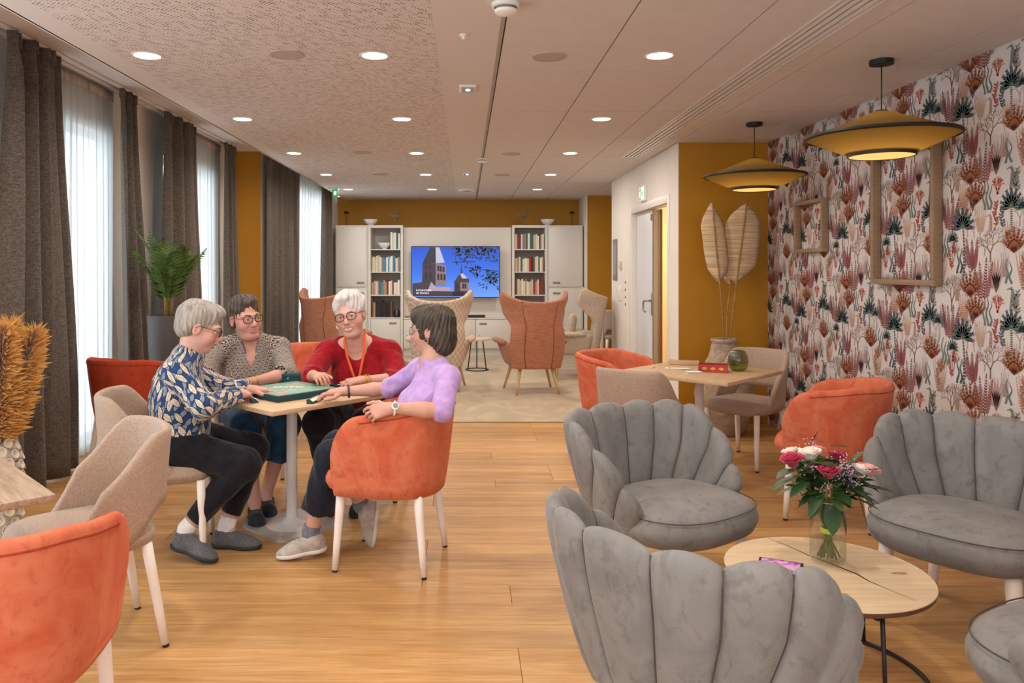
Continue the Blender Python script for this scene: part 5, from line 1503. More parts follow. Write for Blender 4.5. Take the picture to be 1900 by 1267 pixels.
rleaf([(156, 66), (130, 110), (95, 180), (82, 235), (92, 300), (100, 380), (112, 460), (130, 545), (165, 600), (207, 652)],
      [(156, 66), (185, 105), (225, 170), (258, 250), (262, 310), (274, 380), (280, 440), (286, 510), (270, 580), (209, 652)],
      [(156, 60), (165, 180), (180, 360), (200, 560), (212, 680), (232, 900), (250, 1070)], -0.03, 'left narrow raffia leaf on a cane stem in the clay jar')
rleaf([(426, 66), (385, 95), (320, 150), (280, 215), (282, 250), (272, 300), (276, 420), (280, 560), (310, 620), (348, 652)],
      [(426, 66), (455, 85), (505, 130), (540, 200), (538, 250), (535, 320), (520, 440), (508, 520), (440, 590), (350, 652)],
      [(426, 60), (412, 160), (385, 370), (355, 600), (332, 800), (312, 980), (300, 1070)], 0.03, 'right broad raffia leaf on a cane stem in the clay jar')
rleaf([(400, 150), (350, 230), (265, 250), (270, 300), (268, 480), (272, 580), (290, 630), (320, 660)],
      [(402, 150), (440, 230), (470, 300), (480, 400), (480, 500), (460, 580), (420, 625), (330, 662)],
      [(400, 150), (380, 300), (340, 560), (322, 690), (300, 880), (272, 1070)], 0.10, 'brown raffia leaf hidden behind the other two in the clay jar')

# ------------------------------------------------------------------ potted palm
pp = thing('planter', 'tall dark grey planter by the drapes holding the palm', 'planter', (-2.42, 6.32, 0))
pm('planter_grey', '#4d4845', rough=0.6)
lathe('pot', [(0.0, 0.0), (0.115, 0.0), (0.12, 0.01), (0.165, 1.05), (0.165, 1.062), (0.15, 1.062), (0.148, 1.03), (0.0, 1.03)], 'planter_grey', pp, 40)
lathe('soil', [(0.0, 1.035), (0.148, 1.032)], pm('soil', '#332a22', rough=0.95, bump=0.6, bscale=80), pp, 24)
pt_ = thing('palm_plant', 'small green palm growing in the tall grey planter', 'plant', (-2.42, 6.32, 1.036))
pm('palm_green', '#55702a', '#3a5220', 10, rough=0.5, spec=0.4)
pr = random.Random(9)
for k in range(3): tube('palm_trunk', [(0.02 * math.cos(k * 2.1), 0.02 * math.sin(k * 2.1), -0.004), (0.03 * math.cos(k * 2.1), 0.03 * math.sin(k * 2.1), 0.15), (0.05 * math.cos(k * 2.1), 0.05 * math.sin(k * 2.1), 0.3)], [0.014, 0.012, 0.008], pm('palm_stem', '#8a7440', rough=0.7), pt_, 8)
for k in range(20):
    a = k * 2.4 + 0.4; L = pr.uniform(0.32, 0.52); tilt = 0.2 + 0.5 * pr.random() if k > 3 else 0.1 * k
    base = Vector((0.03 * math.cos(a), 0.03 * math.sin(a), 0.08 + 0.012 * k)); hd_ = Vector((math.cos(a), math.sin(a), 0))
    rib = []
    for j in range(9):
        s_ = j / 8; an = tilt * (0.5 + 0.8 * s_)
        rib.append((base if not rib else rib[-1] + (hd_ * math.sin(an) + Vector((0, 0, 1)) * math.cos(an)) * L / 8))
    parts = [tube_data(rib, [0.005 - 0.0005 * j for j in range(9)], 5)]
    V_, F_ = [], []
    for j in range(2, 17):
        s_ = j / 16 * 8; i0 = min(7, int(s_)); p = rib[i0] + (rib[i0 + 1] - rib[i0]) * (s_ - i0); d = (rib[i0 + 1] - rib[i0]).normalized()
        side = d.cross(Vector((0, 0, 1))); side = side.normalized() if side.length > 0.1 else Vector((-hd_.y, hd_.x, 0))
        for sg in (-1, 1):
            ll = 0.17 * math.sin(PI * min(1, 0.2 + j / 20)) * pr.uniform(0.8, 1.1)
            dd = (d * 0.75 + side * sg * 0.8 + Vector((0, 0, -0.15))).normalized(); w_ = d.cross(dd).cross(dd).normalized() * 0.011
            b0 = len(V_); q = p + dd * ll * 0.5
            V_ += [p, q + w_, p + dd * ll + Vector((0, 0, -0.02)), q - w_]; F_.append((b0, b0 + 1, b0 + 2, b0 + 3))
    parts.append((V_, F_)); v, f = merge(parts)
    newmesh('palm_frond', v, f, 'palm_green', pt_)

# ------------------------------------------------------------------ pampas in knobbly vase
pv_ = thing('cup_vase', 'white floor vase studded with little cups at the left picture edge', 'vase', (-2.47, 4.05, 0))
lathe('vase_body', [(0.0, 0.0), (0.08, 0.0), (0.1, 0.05), (0.11, 0.3), (0.09, 0.48), (0.055, 0.56), (0.05, 0.56), (0.08, 0.46), (0.0, 0.1)], 'ceramic_white', pv_, 28)
cr = random.Random(4)
CUP = None
for k in range(110):
    a = k * 2.399; z = 0.06 + 0.5 * k / 110; r = 0.105 if z < 0.42 else 0.105 - (z - 0.42) * 0.33
    d = Vector((math.cos(a), math.sin(a), 0.35)).normalized()
    if CUP is None:
        CUP = lathe('cup', [(0.0, 0.0), (0.013, 0.0), (0.016, 0.03), (0.025, 0.052), (0.022, 0.053), (0.012, 0.03), (0.0, 0.025)], pm('cup_cream', '#d9cdbd', rough=0.5), pv_, 12); c_ = CUP
    else: c_ = CUP.copy(); COL.objects.link(c_); c_.parent = pv_
    c_.location = (r * math.cos(a) * 0.93, r * math.sin(a) * 0.93, z); c_.rotation_euler = Vector((0, 0, 1)).rotation_difference(d).to_euler()
pg = thing('pampas_grass', 'bunch of orange dried pampas plumes in the cup vase', 'dried grass', (-2.47, 4.05, 0.5))
pm('pampas', '#c98a3c', '#e0ac62', 20, rough=0.9, sheen=0.3)
for k in range(6):
    a = k * 1.05 + 0.3; lean = [0.18, 0.10, 0.16, 0.2, 0.08, 0.14][k]; L = [0.58, 0.62, 0.54, 0.6, 0.57, 0.61][k]
    pts = [Vector((0.02 * math.cos(a) + lean * math.cos(a) * s_ ** 1.5, 0.02 * math.sin(a) + lean * math.sin(a) * s_ ** 1.5, -0.1 + (L + 0.1) * s_)) for s_ in [j / 10 for j in range(11)]]
    st = tube('plume_stem', pts, 0.003, 'pampas', pg, 5)
    V_, F_ = [], []
    for j in range(9000):
        s_ = 0.2 + 0.8 * cr.random(); q = s_ * 10; i0 = min(9, int(q)); p = pts[i0] + (pts[i0 + 1] - pts[i0]) * (q - i0)
        R_ = (0.11 * math.sin(PI * min(1, (s_ - 0.12) / 0.92) ** 0.75) ** 0.55 + 0.014) * cr.uniform(0.35, 1.1)
        th2 = cr.uniform(0, 6.283); dd = Vector((math.cos(th2) * R_, math.sin(th2) * R_, 0.02 + 0.05 * cr.random())); w_ = Vector((-math.sin(th2), math.cos(th2), 0)) * 0.0007
        k_ = Vector((cr.gauss(0, 0.016), cr.gauss(0, 0.016), cr.gauss(0, 0.02)))
        b0 = len(V_); V_ += [p - w_, p + w_, p + dd * 0.6 + w_ + Vector((0, 0, 0.014)) + k_ * 0.5, p + dd + k_]; F_.append((b0, b0 + 1, b0 + 2, b0 + 3))
    o = newmesh('plume', V_, F_, 'pampas', st, False)

# ------------------------------------------------------------------ bouquet on the coffee table
vx, vy = 1.33, 2.85
gl = thing('glass_cylinder_vase', 'clear glass cylinder vase on the coffee table', 'vase', (vx, vy, 0.3705))
def mat_thin():
    t = NT('glass_thin')
    tr = t.n('ShaderNodeBsdfTransparent'); tr.inputs[0].default_value = (0.96, 0.97, 0.96, 1); g_ = t.n('ShaderNodeBsdfGlossy', i_Roughness=0.03)
    fz = t.n('ShaderNodeLayerWeight', i_Blend=0.12); mx = t.n('ShaderNodeMixShader'); t.l(t.math('MULTIPLY_ADD', fz.outputs['Facing'], 0.5, 0.05), mx.inputs[0]); t.l(tr.outputs[0], mx.inputs[1]); t.l(g_.outputs[0], mx.inputs[2]); t.l(mx.outputs[0], t.out.inputs[0]); MATS['glass_thin'] = t.m
mat_thin()
lathe('vase_wall', [(0.0, 0.014), (0.058, 0.014), (0.0625, 0.02), (0.0625, 0.229)], 'glass_thin', gl, 40)
lathe('vase_foot', [(0.05, 0.0), (0.056, 0.004), (0.056, 0.01), (0.0625, 0.018)], 'glass_thin', gl, 40)
tube('vase_lip', [(0.0625 * math.cos(k * PI / 20), 0.0625 * math.sin(k * PI / 20), 0.229) for k in range(40)], 0.0014, pm('lip_glass', '#d8dcd8', rough=0.1), gl, 6, closed=True)
def mat_water():
    t = NT('water_thin')
    tr = t.n('ShaderNodeBsdfTransparent'); tr.inputs[0].default_value = (0.86, 0.87, 0.78, 1); g_ = t.n('ShaderNodeBsdfGlossy', i_Roughness=0.02)
    fz = t.n('ShaderNodeLayerWeight', i_Blend=0.12); mx = t.n('ShaderNodeMixShader'); t.l(t.math('MULTIPLY_ADD', fz.outputs['Facing'], 0.5, 0.05), mx.inputs[0]); t.l(tr.outputs[0], mx.inputs[1]); t.l(g_.outputs[0], mx.inputs[2]); t.l(mx.outputs[0], t.out.inputs[0]); MATS['water_thin'] = t.m
mat_water()
lathe('water', [(0.06, 0.02), (0.06, 0.085), (0.0, 0.084)], 'water_thin', gl, 32)
bq = thing('bouquet', 'bouquet of crimson, white and pink roses with green leaves in the glass vase', 'bouquet', (vx, vy, 0.3705))
pm('stem_green', '#6a7a34', '#4f6128', 20, rough=0.55)
pm('leaf_green', '#35572c', '#23401f', 9, rough=0.42, spec=0.5)
pm('leaf_pale', '#7c9456', '#5f7a44', 9, rough=0.5)
pm('rose_crimson', '#a5123c', '#c41f52', 25, rough=0.6, sheen=0.2)
pm('rose_cream', '#efdcc8', '#f6ebe0', 25, rough=0.6)
pm('rose_pink', '#ee9a94', '#f6b7ae', 25, rough=0.6)
pm('lilac_bits', '#b98bb0', '#d9b7d0', 60, rough=0.7)
lathe('tie', [(0.022, 0.105), (0.026, 0.11), (0.026, 0.12), (0.023, 0.125)], pm('tie_lime', '#c2cf2e', rough=0.5), bq, 20)
br_ = random.Random(12)
def rose(c, r, mat, up):
    c = Vector(c); q = Vector((0, 0, 1)).rotation_difference(Vector(up).normalized()); V_, F_ = [], []
    for ringi, (n, rr_, tilt, sz) in enumerate(((3, 0.18, 0.1, 0.75), (4, 0.36, 0.3, 0.85), (5, 0.58, 0.55, 0.95), (6, 0.78, 0.9, 1.0))):
        for k in range(n):
            a0 = 2 * PI * k / n + ringi * 0.7; b0 = len(V_); nu, nv = 5, 4
            for i in range(nu + 1):
                u = -1 + 2 * i / nu
                for j in range(nv + 1):
                    v = j / nv; aa = a0 + u * (PI / n) * 1.25
                    rad = r * rr_ * (0.45 + 0.55 * v + 0.25 * tilt * v * v); z = r * sz * (-0.55 + 1.25 * v * (1 - 0.16 * u * u) - 0.45 * tilt * v * v)
                    V_.append(c + q @ Vector((rad * math.cos(aa), rad * math.sin(aa), z)))
            for i in range(nu):
                for j in range(nv):
                    a = b0 + i * (nv + 1) + j; F_.append((a, a + 1, a + nv + 2, a + nv + 1))
    o = newmesh('rose', V_, F_, mat, bq); md = o.modifiers.new('petal', 'SOLIDIFY'); md.thickness = 0.0014
    return o
KB = 2.85 / 1440
def B(zx, zy, dy): return Vector(((1410 + zx / 5.067 - 864) * KB - vx, dy, 1.45 + (496 - (810 + zy / 5.067)) * KB - 0.3705))
heads = [(B(245, 185, -0.05), 0.034, 'rose_crimson'), (B(535, 265, -0.09), 0.032, 'rose_crimson'), (B(470, 155, 0.0), 0.034, 'rose_cream'), (B(790, 205, 0.05), 0.028, 'rose_crimson'), (B(905, 285, -0.03), 0.030, 'rose_cream'), (B(1010, 300, -0.01), 0.034, 'rose_pink'), (B(390, 200, 0.09), 0.03, 'rose_cream'), (B(640, 190, 0.10), 0.03, 'rose_pink')]
neck = Vector((0, 0, 0.115))
for c, r, mt in heads:
    rose(c, r * 1.25, mt, (c - Vector((0, 0, 0.05))) + Vector((0, 0, 0.15)))
    foot = Vector((-c.x * 0.18 + br_.uniform(-.012, .012), -c.y * 0.2, 0.018))
    tube('stem', [foot, neck + Vector((c.x, c.y, 0)) * 0.06, neck + (c - neck) * 0.5 + Vector((0, 0, 0.02)), c - Vector((0, 0, r * 0.5))], 0.0026, 'stem_green', bq, 6)
for k in range(14):
    a = k * 2.4; r = 0.042 * math.sqrt((k + 1) / 14)
    tube('stem', [(r * math.cos(a), r * math.sin(a), 0.018), (0.012 * math.cos(a + 2), 0.012 * math.sin(a + 2), 0.115), (-r * 1.5 * math.cos(a), -r * 1.5 * math.sin(a), 0.24)], 0.003, 'stem_green', bq, 6)
def bleaf(p, d, L, W_, mat, droop=0.25, name='leaf'):
    p = Vector(p); d = Vector(d).normalized(); side = d.cross(Vector((0, 0, 1))); side = side.normalized() if side.length > 0.05 else Vector((1, 0, 0)); up = side.cross(d)
    V_, F_ = [], []
    for i in range(8):
        s_ = i / 7; w_ = W_ * math.sin(PI * min(1, 0.04 + s_ * 0.96)) ** 0.8; c = p + d * L * s_ - Vector((0, 0, 1)) * droop * L * s_ * s_
        V_ += [c - side * w_ + up * w_ * 0.25, c, c + side * w_ + up * w_ * 0.25]
        if i:
            a = 3 * (i - 1); F_ += [(a, a + 1, a + 4, a + 3), (a + 1, a + 2, a + 5, a + 4)]
    return newmesh(name, V_, F_, mat, bq)
for zx, zy, dy, tx, ty, L, W_ in ((330, 340, -0.04, 100, 420, 0.12, 0.024), (380, 370, -0.08, 250, 440, 0.09, 0.028), (300, 290, -0.03, 180, 320, 0.08, 0.026), (480, 440, -0.1, 390, 560, 0.10, 0.026), (860, 430, -0.05, 1170, 450, 0.14, 0.025), (820, 470, -0.07, 880, 690, 0.12, 0.022), (850, 310, 0.02, 960, 160, 0.10, 0.024), (800, 280, 0.0, 830, 330, 0.06, 0.026), (900, 520, 0.02, 1000, 560, 0.10, 0.02), (880, 580, 0.0, 1000, 620, 0.10, 0.02), (520, 470, -0.12, 640, 520, 0.09, 0.02), (480, 590, -0.06, 430, 640, 0.06, 0.022), (620, 560, -0.06, 600, 800, 0.11, 0.03), (680, 600, -0.05, 720, 790, 0.10, 0.028), (720, 120, 0.05, 790, 110, 0.07, 0.014), (560, 130, 0.08, 590, 50, 0.08, 0.012)):
    p = B(zx, zy, dy); q = B(tx, ty, dy - 0.01); bleaf(p, q - p, L, W_, 'leaf_green', 0.12)
for k in range(120):
    a = k * 2.4; e = br_.uniform(-0.35, 1.0); r0 = 0.015 + 0.09 * br_.random()
    p = Vector((r0 * math.cos(a), r0 * 0.8 * math.sin(a), 0.23 + 0.13 * br_.random())); bleaf(p, (math.cos(a), math.sin(a) * 0.8, e), br_.uniform(0.06, 0.105), br_.uniform(0.015, 0.026), 'leaf_green' if k % 7 else 'leaf_pale', 0.2)
V_, F_ = [], []
for ctr, n, sp_ in ((B(690, 250, -0.09), 170, 0.026), (B(730, 340, -0.10), 50, 0.016), (B(420, 260, -0.06), 22, 0.014), (B(500, 420, -0.1), 16, 0.012), (B(520, 80, 0.03), 20, 0.014)):
    for k in range(n):
        p = ctr + Vector((br_.gauss(0, sp_), br_.gauss(0, sp_ * .6), br_.gauss(0, sp_))); s_ = br_.uniform(0.002, 0.0042); b0 = len(V_)
        V_ += [p + Vector(q) * s_ for q in ((1, 0, 0), (-1, 0, 0), (0, 1, 0), (0, -1, 0), (0, 0, 1), (0, 0, -1))]
        F_ += [(b0 + i, b0 + j, b0 + m) for i in (0, 1) for j in (2, 3) for m in (4, 5)]
o = newmesh('filler_blossom', V_, F_, 'lilac_bits', bq); o['kind'] = 'stuff'
# ------------------------------------------------------------------ implicit surfaces for the people
def A3(p): return np.array(p, dtype=np.float64)
def unit(v): v = A3(v); return v / (np.linalg.norm(v) + 1e-12)
class Field:
    def __init__(s, lo, hi, h):
        s.h = h; s.lo = A3(lo); s.n = np.ceil((A3(hi) - s.lo) / h).astype(int) + 1
        s.g = np.full(tuple(s.n), 0.5, dtype=np.float32)
        s.ax = [s.lo[i] + h * np.arange(s.n[i]) for i in range(3)]
    def sub(s, lo, hi):
        a = np.clip(np.floor((A3(lo) - s.lo) / s.h).astype(int), 0, s.n - 1); b = np.clip(np.ceil((A3(hi) - s.lo) / s.h).astype(int) + 1, 1, s.n)
        sl = tuple(slice(a[i], max(a[i] + 1, b[i])) for i in range(3))
        X = s.ax[0][sl[0]][:, None, None]; Y = s.ax[1][sl[1]][None, :, None]; Z = s.ax[2][sl[2]][None, None, :]
        return sl, X, Y, Z
    def comb(s, sl, d, k, neg):
        g = s.g[sl]
        if neg:
            d = -d; h = np.clip(0.5 - 0.5 * (g - d) / k, 0, 1); s.g[sl] = (g + (d - g) * h + k * h * (1 - h)).astype(np.float32)
        else:
            h = np.clip(0.5 + 0.5 * (d - g) / k, 0, 1); s.g[sl] = (d + (g - d) * h - k * h * (1 - h)).astype(np.float32)
    def cone(s, p0, r0, p1, r1, k=0.01, neg=False, cut0=False, cut1=False, infl=0.0):
        p0, p1 = A3(p0), A3(p1); r0 += infl; r1 += infl; m = max(r0, r1) + k + 2.5 * s.h
        sl, X, Y, Z = s.sub(np.minimum(p0, p1) - m, np.maximum(p0, p1) + m)
        d = p1 - p0; L2 = d @ d + 1e-12; L = math.sqrt(L2)
        t = ((X - p0[0]) * d[0] + (Y - p0[1]) * d[1] + (Z - p0[2]) * d[2]) / L2; tc = np.clip(t, 0, 1)
        q = np.sqrt((X - p0[0] - tc * d[0]) ** 2 + (Y - p0[1] - tc * d[1]) ** 2 + (Z - p0[2] - tc * d[2]) ** 2) - (r0 + (r1 - r0) * tc)
        if cut0: q = np.maximum(q, -t * L)
        if cut1: q = np.maximum(q, (t - 1) * L)
        s.comb(sl, q, k, neg)
    def ell(s, c, r, ax=None, k=0.01, neg=False, infl=0.0):
        c = A3(c); r = A3(r) + infl; ax = np.eye(3) if ax is None else ax; m = r.max() + k + 2.5 * s.h
        sl, X, Y, Z = s.sub(c - m, c + m)
        x, y, z = X - c[0], Y - c[1], Z - c[2]
        a = [(x * ax[0][i] + y * ax[1][i] + z * ax[2][i]) for i in range(3)]
        k0 = np.sqrt(sum((a[i] / r[i]) ** 2 for i in range(3))); k1 = np.sqrt(sum((a[i] / r[i] ** 2) ** 2 for i in range(3))) + 1e-9
        s.comb(sl, np.where(k0 < 1e-3, -r.min(), k0 * (k0 - 1) / k1), k, neg)
    def plane(s, p, n, k=0.004):      # keep the side n points to
        p, n = A3(p), unit(n)
        X = s.ax[0][:, None, None]; Y = s.ax[1][None, :, None]; Z = s.ax[2][None, None, :]
        d = (X - p[0]) * n[0] + (Y - p[1]) * n[1] + (Z - p[2]) * n[2]
        s.comb((slice(None),) * 3, d, k, True)
    def mesh(s):
        g = s.g; ins = g < 0
        n0, n1, n2 = g.shape
        c = np.zeros((n0 - 1, n1 - 1, n2 - 1), dtype=np.uint8)
        offs = [(i, j, k) for i in (0, 1) for j in (0, 1) for k in (0, 1)]
        for (i, j, k) in offs: c += ins[i:n0 - 1 + i, j:n1 - 1 + j, k:n2 - 1 + k]
        act = np.argwhere((c > 0) & (c < 8))
        idx = np.full(c.shape, -1, dtype=np.int32); idx[act[:, 0], act[:, 1], act[:, 2]] = np.arange(len(act))
        acc = np.zeros((len(act), 3)); cnt = np.zeros(len(act))
        val = {o: g[act[:, 0] + o[0], act[:, 1] + o[1], act[:, 2] + o[2]] for o in offs}
        for o in offs:
            for a in range(3):
                if o[a] == 0:
                    o2 = tuple(1 if q == a else o[q] for q in range(3)); v0, v1 = val[o], val[o2]
                    m = (v0 < 0) != (v1 < 0)
                    t = np.where(m, v0 / np.where(m, v0 - v1, 1), 0)
                    p = np.zeros((len(act), 3)); p[:] = o; p[:, a] = t
                    acc[m] += p[m]; cnt[m] += 1
        V_ = s.lo + (act + acc / cnt[:, None]) * s.h
        Fs = []
        for a in range(3):
            b, c_ = (a + 1) % 3, (a + 2) % 3
            sl0 = [slice(None)] * 3; sl1 = [slice(None)] * 3
            sl0[a] = slice(0, -1); sl1[a] = slice(1, None)
            e = np.argwhere(ins[tuple(sl0)] != ins[tuple(sl1)])
            ok = (e[:, b] > 0) & (e[:, c_] > 0) & (e[:, b] < g.shape[b] - 1) & (e[:, c_] < g.shape[c_] - 1); e = e[ok]
            q = []
            for db, dc in ((-1, -1), (0, -1), (0, 0), (-1, 0)):
                f = e.copy(); f[:, b] += db; f[:, c_] += dc; q.append(idx[f[:, 0], f[:, 1], f[:, 2]])
            q = np.stack(q, 1)
            flip = ins[tuple(sl0)][e[:, 0], e[:, 1], e[:, 2]]
            q[~flip] = q[~flip][:, ::-1]
            Fs.append(q)
        return V_, np.concatenate(Fs)

def npmesh(name, V_, F_, mat, parent, col=None, pat=None, smooth_it=0):
    if smooth_it:
        for _ in range(smooth_it):
            acc = np.zeros_like(V_); cnt = np.zeros(len(V_))
            for i in range(4):
                a, b = F_[:, i], F_[:, (i + 1) % 4]
                np.add.at(acc, a, V_[b]); np.add.at(cnt, a, 1); np.add.at(acc, b, V_[a]); np.add.at(cnt, b, 1)
            V_ = V_ * 0.5 + 0.5 * acc / cnt[:, None]
    base = A3(parent.location)
    me = bpy.data.meshes.new(name)
    me.vertices.add(len(V_)); me.vertices.foreach_set('co', (V_ - base).astype(np.float32).ravel())
    me.loops.add(F_.size); me.loops.foreach_set('vertex_index', F_.astype(np.int32).ravel())
    me.polygons.add(len(F_)); me.polygons.foreach_set('loop_start', np.arange(0, F_.size, 4, dtype=np.int32))
    try: me.polygons.foreach_set('loop_total', np.full(len(F_), 4, dtype=np.int32))
    except Exception: pass
    me.update(calc_edges=True)
    me.polygons.foreach_set('use_smooth', np.ones(len(F_), dtype=bool))
    if col is not None:
        at = me.color_attributes.new('tint', 'FLOAT_COLOR', 'POINT'); at.data.foreach_set('color', np.c_[col, np.ones(len(col))].astype(np.float32).ravel())
    if pat is not None:
        at = me.attributes.new('pat', 'FLOAT_VECTOR', 'POINT'); at.data.foreach_set('vector', pat.astype(np.float32).ravel())
    me.materials.append(M(mat)); me.update()
    return link(name, me, parent)

def boneuv(V_, bones):
    """garment coordinates: around and along the nearest bone"""
    best = np.full(len(V_), 1e9); out = np.zeros((len(V_), 3))
    for bi, (p0, p1, r) in enumerate(bones):
        p0, p1 = A3(p0), A3(p1); d = p1 - p0; L = np.linalg.norm(d); d /= L
        t = (V_ - p0) @ d; tc = np.clip(t, 0, L); q = V_ - p0 - tc[:, None] * d; dist = np.linalg.norm(q, axis=1) / r
        ref = unit(np.cross(d, A3((0.3, 1, 0.1)))); ref2 = np.cross(d, ref)
        ang = np.arctan2(q @ ref2, q @ ref)
        m = dist < best; best[m] = dist[m]
        out[m, 0] = ang[m] * r + bi * 0.37; out[m, 1] = t[m]; out[m, 2] = 0
    return out

# skin, hair and cloth materials ------------------------------------------------
def mat_skin():
    t = NT('skin'); b = t.b
    at = t.n('ShaderNodeAttribute'); at.attribute_name = 'tint'
    tc = t.n('ShaderNodeTexCoord'); n = t.n('ShaderNodeTexNoise', i_Scale=40.0, i_Detail=3.0); t.l(tc.outputs['Object'], n.inputs['Vector'])
    mx = t.n('ShaderNodeMix'); mx.data_type = 'RGBA'; mx.blend_type = 'MULTIPLY'; t.l(t.math('MULTIPLY', n.outputs[0], 0.3), mx.inputs[0]); t.l(at.outputs['Color'], mx.inputs[6]); mx.inputs[7].default_value = lin('#d8a898')
    t.l(mx.outputs[2], b.inputs['Base Color']); b.inputs['Roughness'].default_value = 0.5
    b.inputs['Subsurface Weight'].default_value = 0.12; b.inputs['Subsurface Radius'].default_value = (0.01, 0.004, 0.002)
    n2 = t.n('ShaderNodeTexNoise', i_Scale=160.0, i_Detail=2.0); t.l(tc.outputs['Object'], n2.inputs['Vector'])
    bp = t.n('ShaderNodeBump', i_Strength=0.12, i_Distance=0.003); t.l(n2.outputs[0], bp.inputs['Height']); t.l(bp.outputs[0], b.inputs['Normal'])
    MATS['skin'] = t.m
mat_skin()
def mat_hair(name, a, b_, st=(60, 60, 6)):
    pm(name, a, b_, 1.0, rough=0.5, stretch=st, bump=0.5, bscale=1.6, contrast=(0.3, 0.7))
mat_hair('hair_grey', '#7d7874', '#b9b0a2'); mat_hair('hair_dark', '#302722', '#62544a'); mat_hair('hair_white', '#b9b3b0', '#e6e0dc'); mat_hair('hair_brown', '#2b231d', '#554839')
def cloth_base(name):
    t = NT(name); b = t.b; b.inputs['Roughness'].default_value = 0.85; b.inputs['Sheen Weight'].default_value = 0.15; b.inputs['Specular IOR Level'].default_value = 0.2
    tc = t.n('ShaderNodeTexCoord'); n = t.n('ShaderNodeTexNoise', i_Scale=9.0, i_Detail=3.0, i_Distortion=1.2); t.l(tc.outputs['Object'], n.inputs['Vector'])
    bp = t.n('ShaderNodeBump', i_Strength=0.55, i_Distance=0.03); t.l(n.outputs[0], bp.inputs['Height']); t.l(bp.outputs[0], b.inputs['Normal'])
    MATS[name] = t.m
    at = t.n('ShaderNodeAttribute'); at.attribute_name = 'pat'
    return t, at.outputs['Vector'], tc.outputs['Object']
def mat_plaincloth(name, a, b_, sc=30):
    t, pv, ob = cloth_base(name)
    n = t.n('ShaderNodeTexNoise', i_Scale=float(sc), i_Detail=3.0); t.l(ob, n.inputs['Vector'])
    t.l(t.mix(t.ramp(n.outputs[0], [(0.35, 0.0), (0.65, 1.0)]), lin(a), lin(b_)), t.b.inputs['Base Color'])
mat_plaincloth('knit_red', '#8e0f1c', '#a3141f'); mat_plaincloth('knit_lilac', '#b894cf', '#c4a3d8'); mat_plaincloth('cloth_black', '#14131a', '#1d1b22'); mat_plaincloth('cloth_navy', '#151724', '#1e2130'); mat_plaincloth('denim', '#17324c', '#274a68', 14); mat_plaincloth('knit_shoe', '#55565a', '#6a6b6e', 120); mat_plaincloth('shoe_pale', '#a79c8f', '#bdb3a7', 40); mat_plaincloth('shoe_dark', '#20262c', '#2c333a', 40); mat_plaincloth('sock_white', '#e8e6e4', '#dcdad8', 80); mat_plaincloth('sock_grey', '#7d7f8a', '#6a6c76', 80)
pm('sole_dark', '#2c2c30', rough=0.7); pm('sole_pale', '#d6d0c6', rough=0.7)
def mat_leafprint():
    t, pv, ob = cloth_base('leaf_print')
    n = t.n('ShaderNodeTexNoise', i_Scale=9.0); t.l(pv, n.inputs['Vector'])
    off = t.n('ShaderNodeVectorMath', operation='MULTIPLY_ADD'); t.l(n.outputs[1], off.inputs[0]); off.inputs[1].default_value = (0.03, 0.03, 0); t.l(pv, off.inputs[2])
    c = lin('#24406e')
    for i, (rot, sx, sy, th, colr) in enumerate(((0.6, 26, 20, 0.40, '#8d9cae'), (-0.4, 21, 15, 0.50, '#d8cdbb'))):
        mp = t.n('ShaderNodeMapping'); mp.inputs['Rotation'].default_value = (0, 0, rot); mp.inputs['Scale'].default_value = (sx, sy, 1); mp.inputs['Location'].default_value = (i * 3.3, i * 1.7, 0); t.l(off.outputs[0], mp.inputs[0])
        vo = t.n('ShaderNodeTexVoronoi', i_Scale=1.0, i_Randomness=0.7); vo.voronoi_dimensions = '2D'; t.l(mp.outputs[0], vo.inputs['Vector'])
        df = t.n('ShaderNodeVectorMath', operation='SUBTRACT'); t.l(mp.outputs[0], df.inputs[0]); t.l(vo.outputs['Position'], df.inputs[1])
        sc = t.n('ShaderNodeSeparateColor'); t.l(vo.outputs['Color'], sc.inputs[0])
        vr = t.n('ShaderNodeVectorRotate'); vr.rotation_type = 'Z_AXIS'; t.l(df.outputs[0], vr.inputs['Vector']); t.l(t.math('MULTIPLY_ADD', sc.outputs[0], 1.5, -0.75), vr.inputs['Angle'])
        sx_ = t.n('ShaderNodeSeparateXYZ'); t.l(vr.outputs[0], sx_.inputs[0])
        ay = t.math('DIVIDE', sx_.outputs[1], 0.62)
        lens = t.math('ADD', t.math('DIVIDE', t.math('ABSOLUTE', sx_.outputs[0]), 0.27), t.math('MULTIPLY', ay, ay))
        f = t.math('LESS_THAN', lens, 1.15); ff = t.math('LESS_THAN', lens, 0.88); vein = t.math('LESS_THAN', t.math('ABSOLUTE', sx_.outputs[0]), 0.018)
        c = t.mix(f, c, lin('#1a2236'))
        nn = t.n('ShaderNodeTexNoise', i_Scale=170.0); t.l(pv, nn.inputs['Vector'])
        cc = t.mix(t.ramp(nn.outputs[0], [(0.48, 0.0), (0.6, 1.0)]), lin(colr), lin('#b09a86') if i else lin('#5f769a'))
        cc = t.mix(t.math('MULTIPLY', vein, 0.7), cc, lin('#7d6656'))
        c = t.mix(ff, c, cc)
    t.l(c, t.b.inputs['Base Color'])
mat_leafprint()
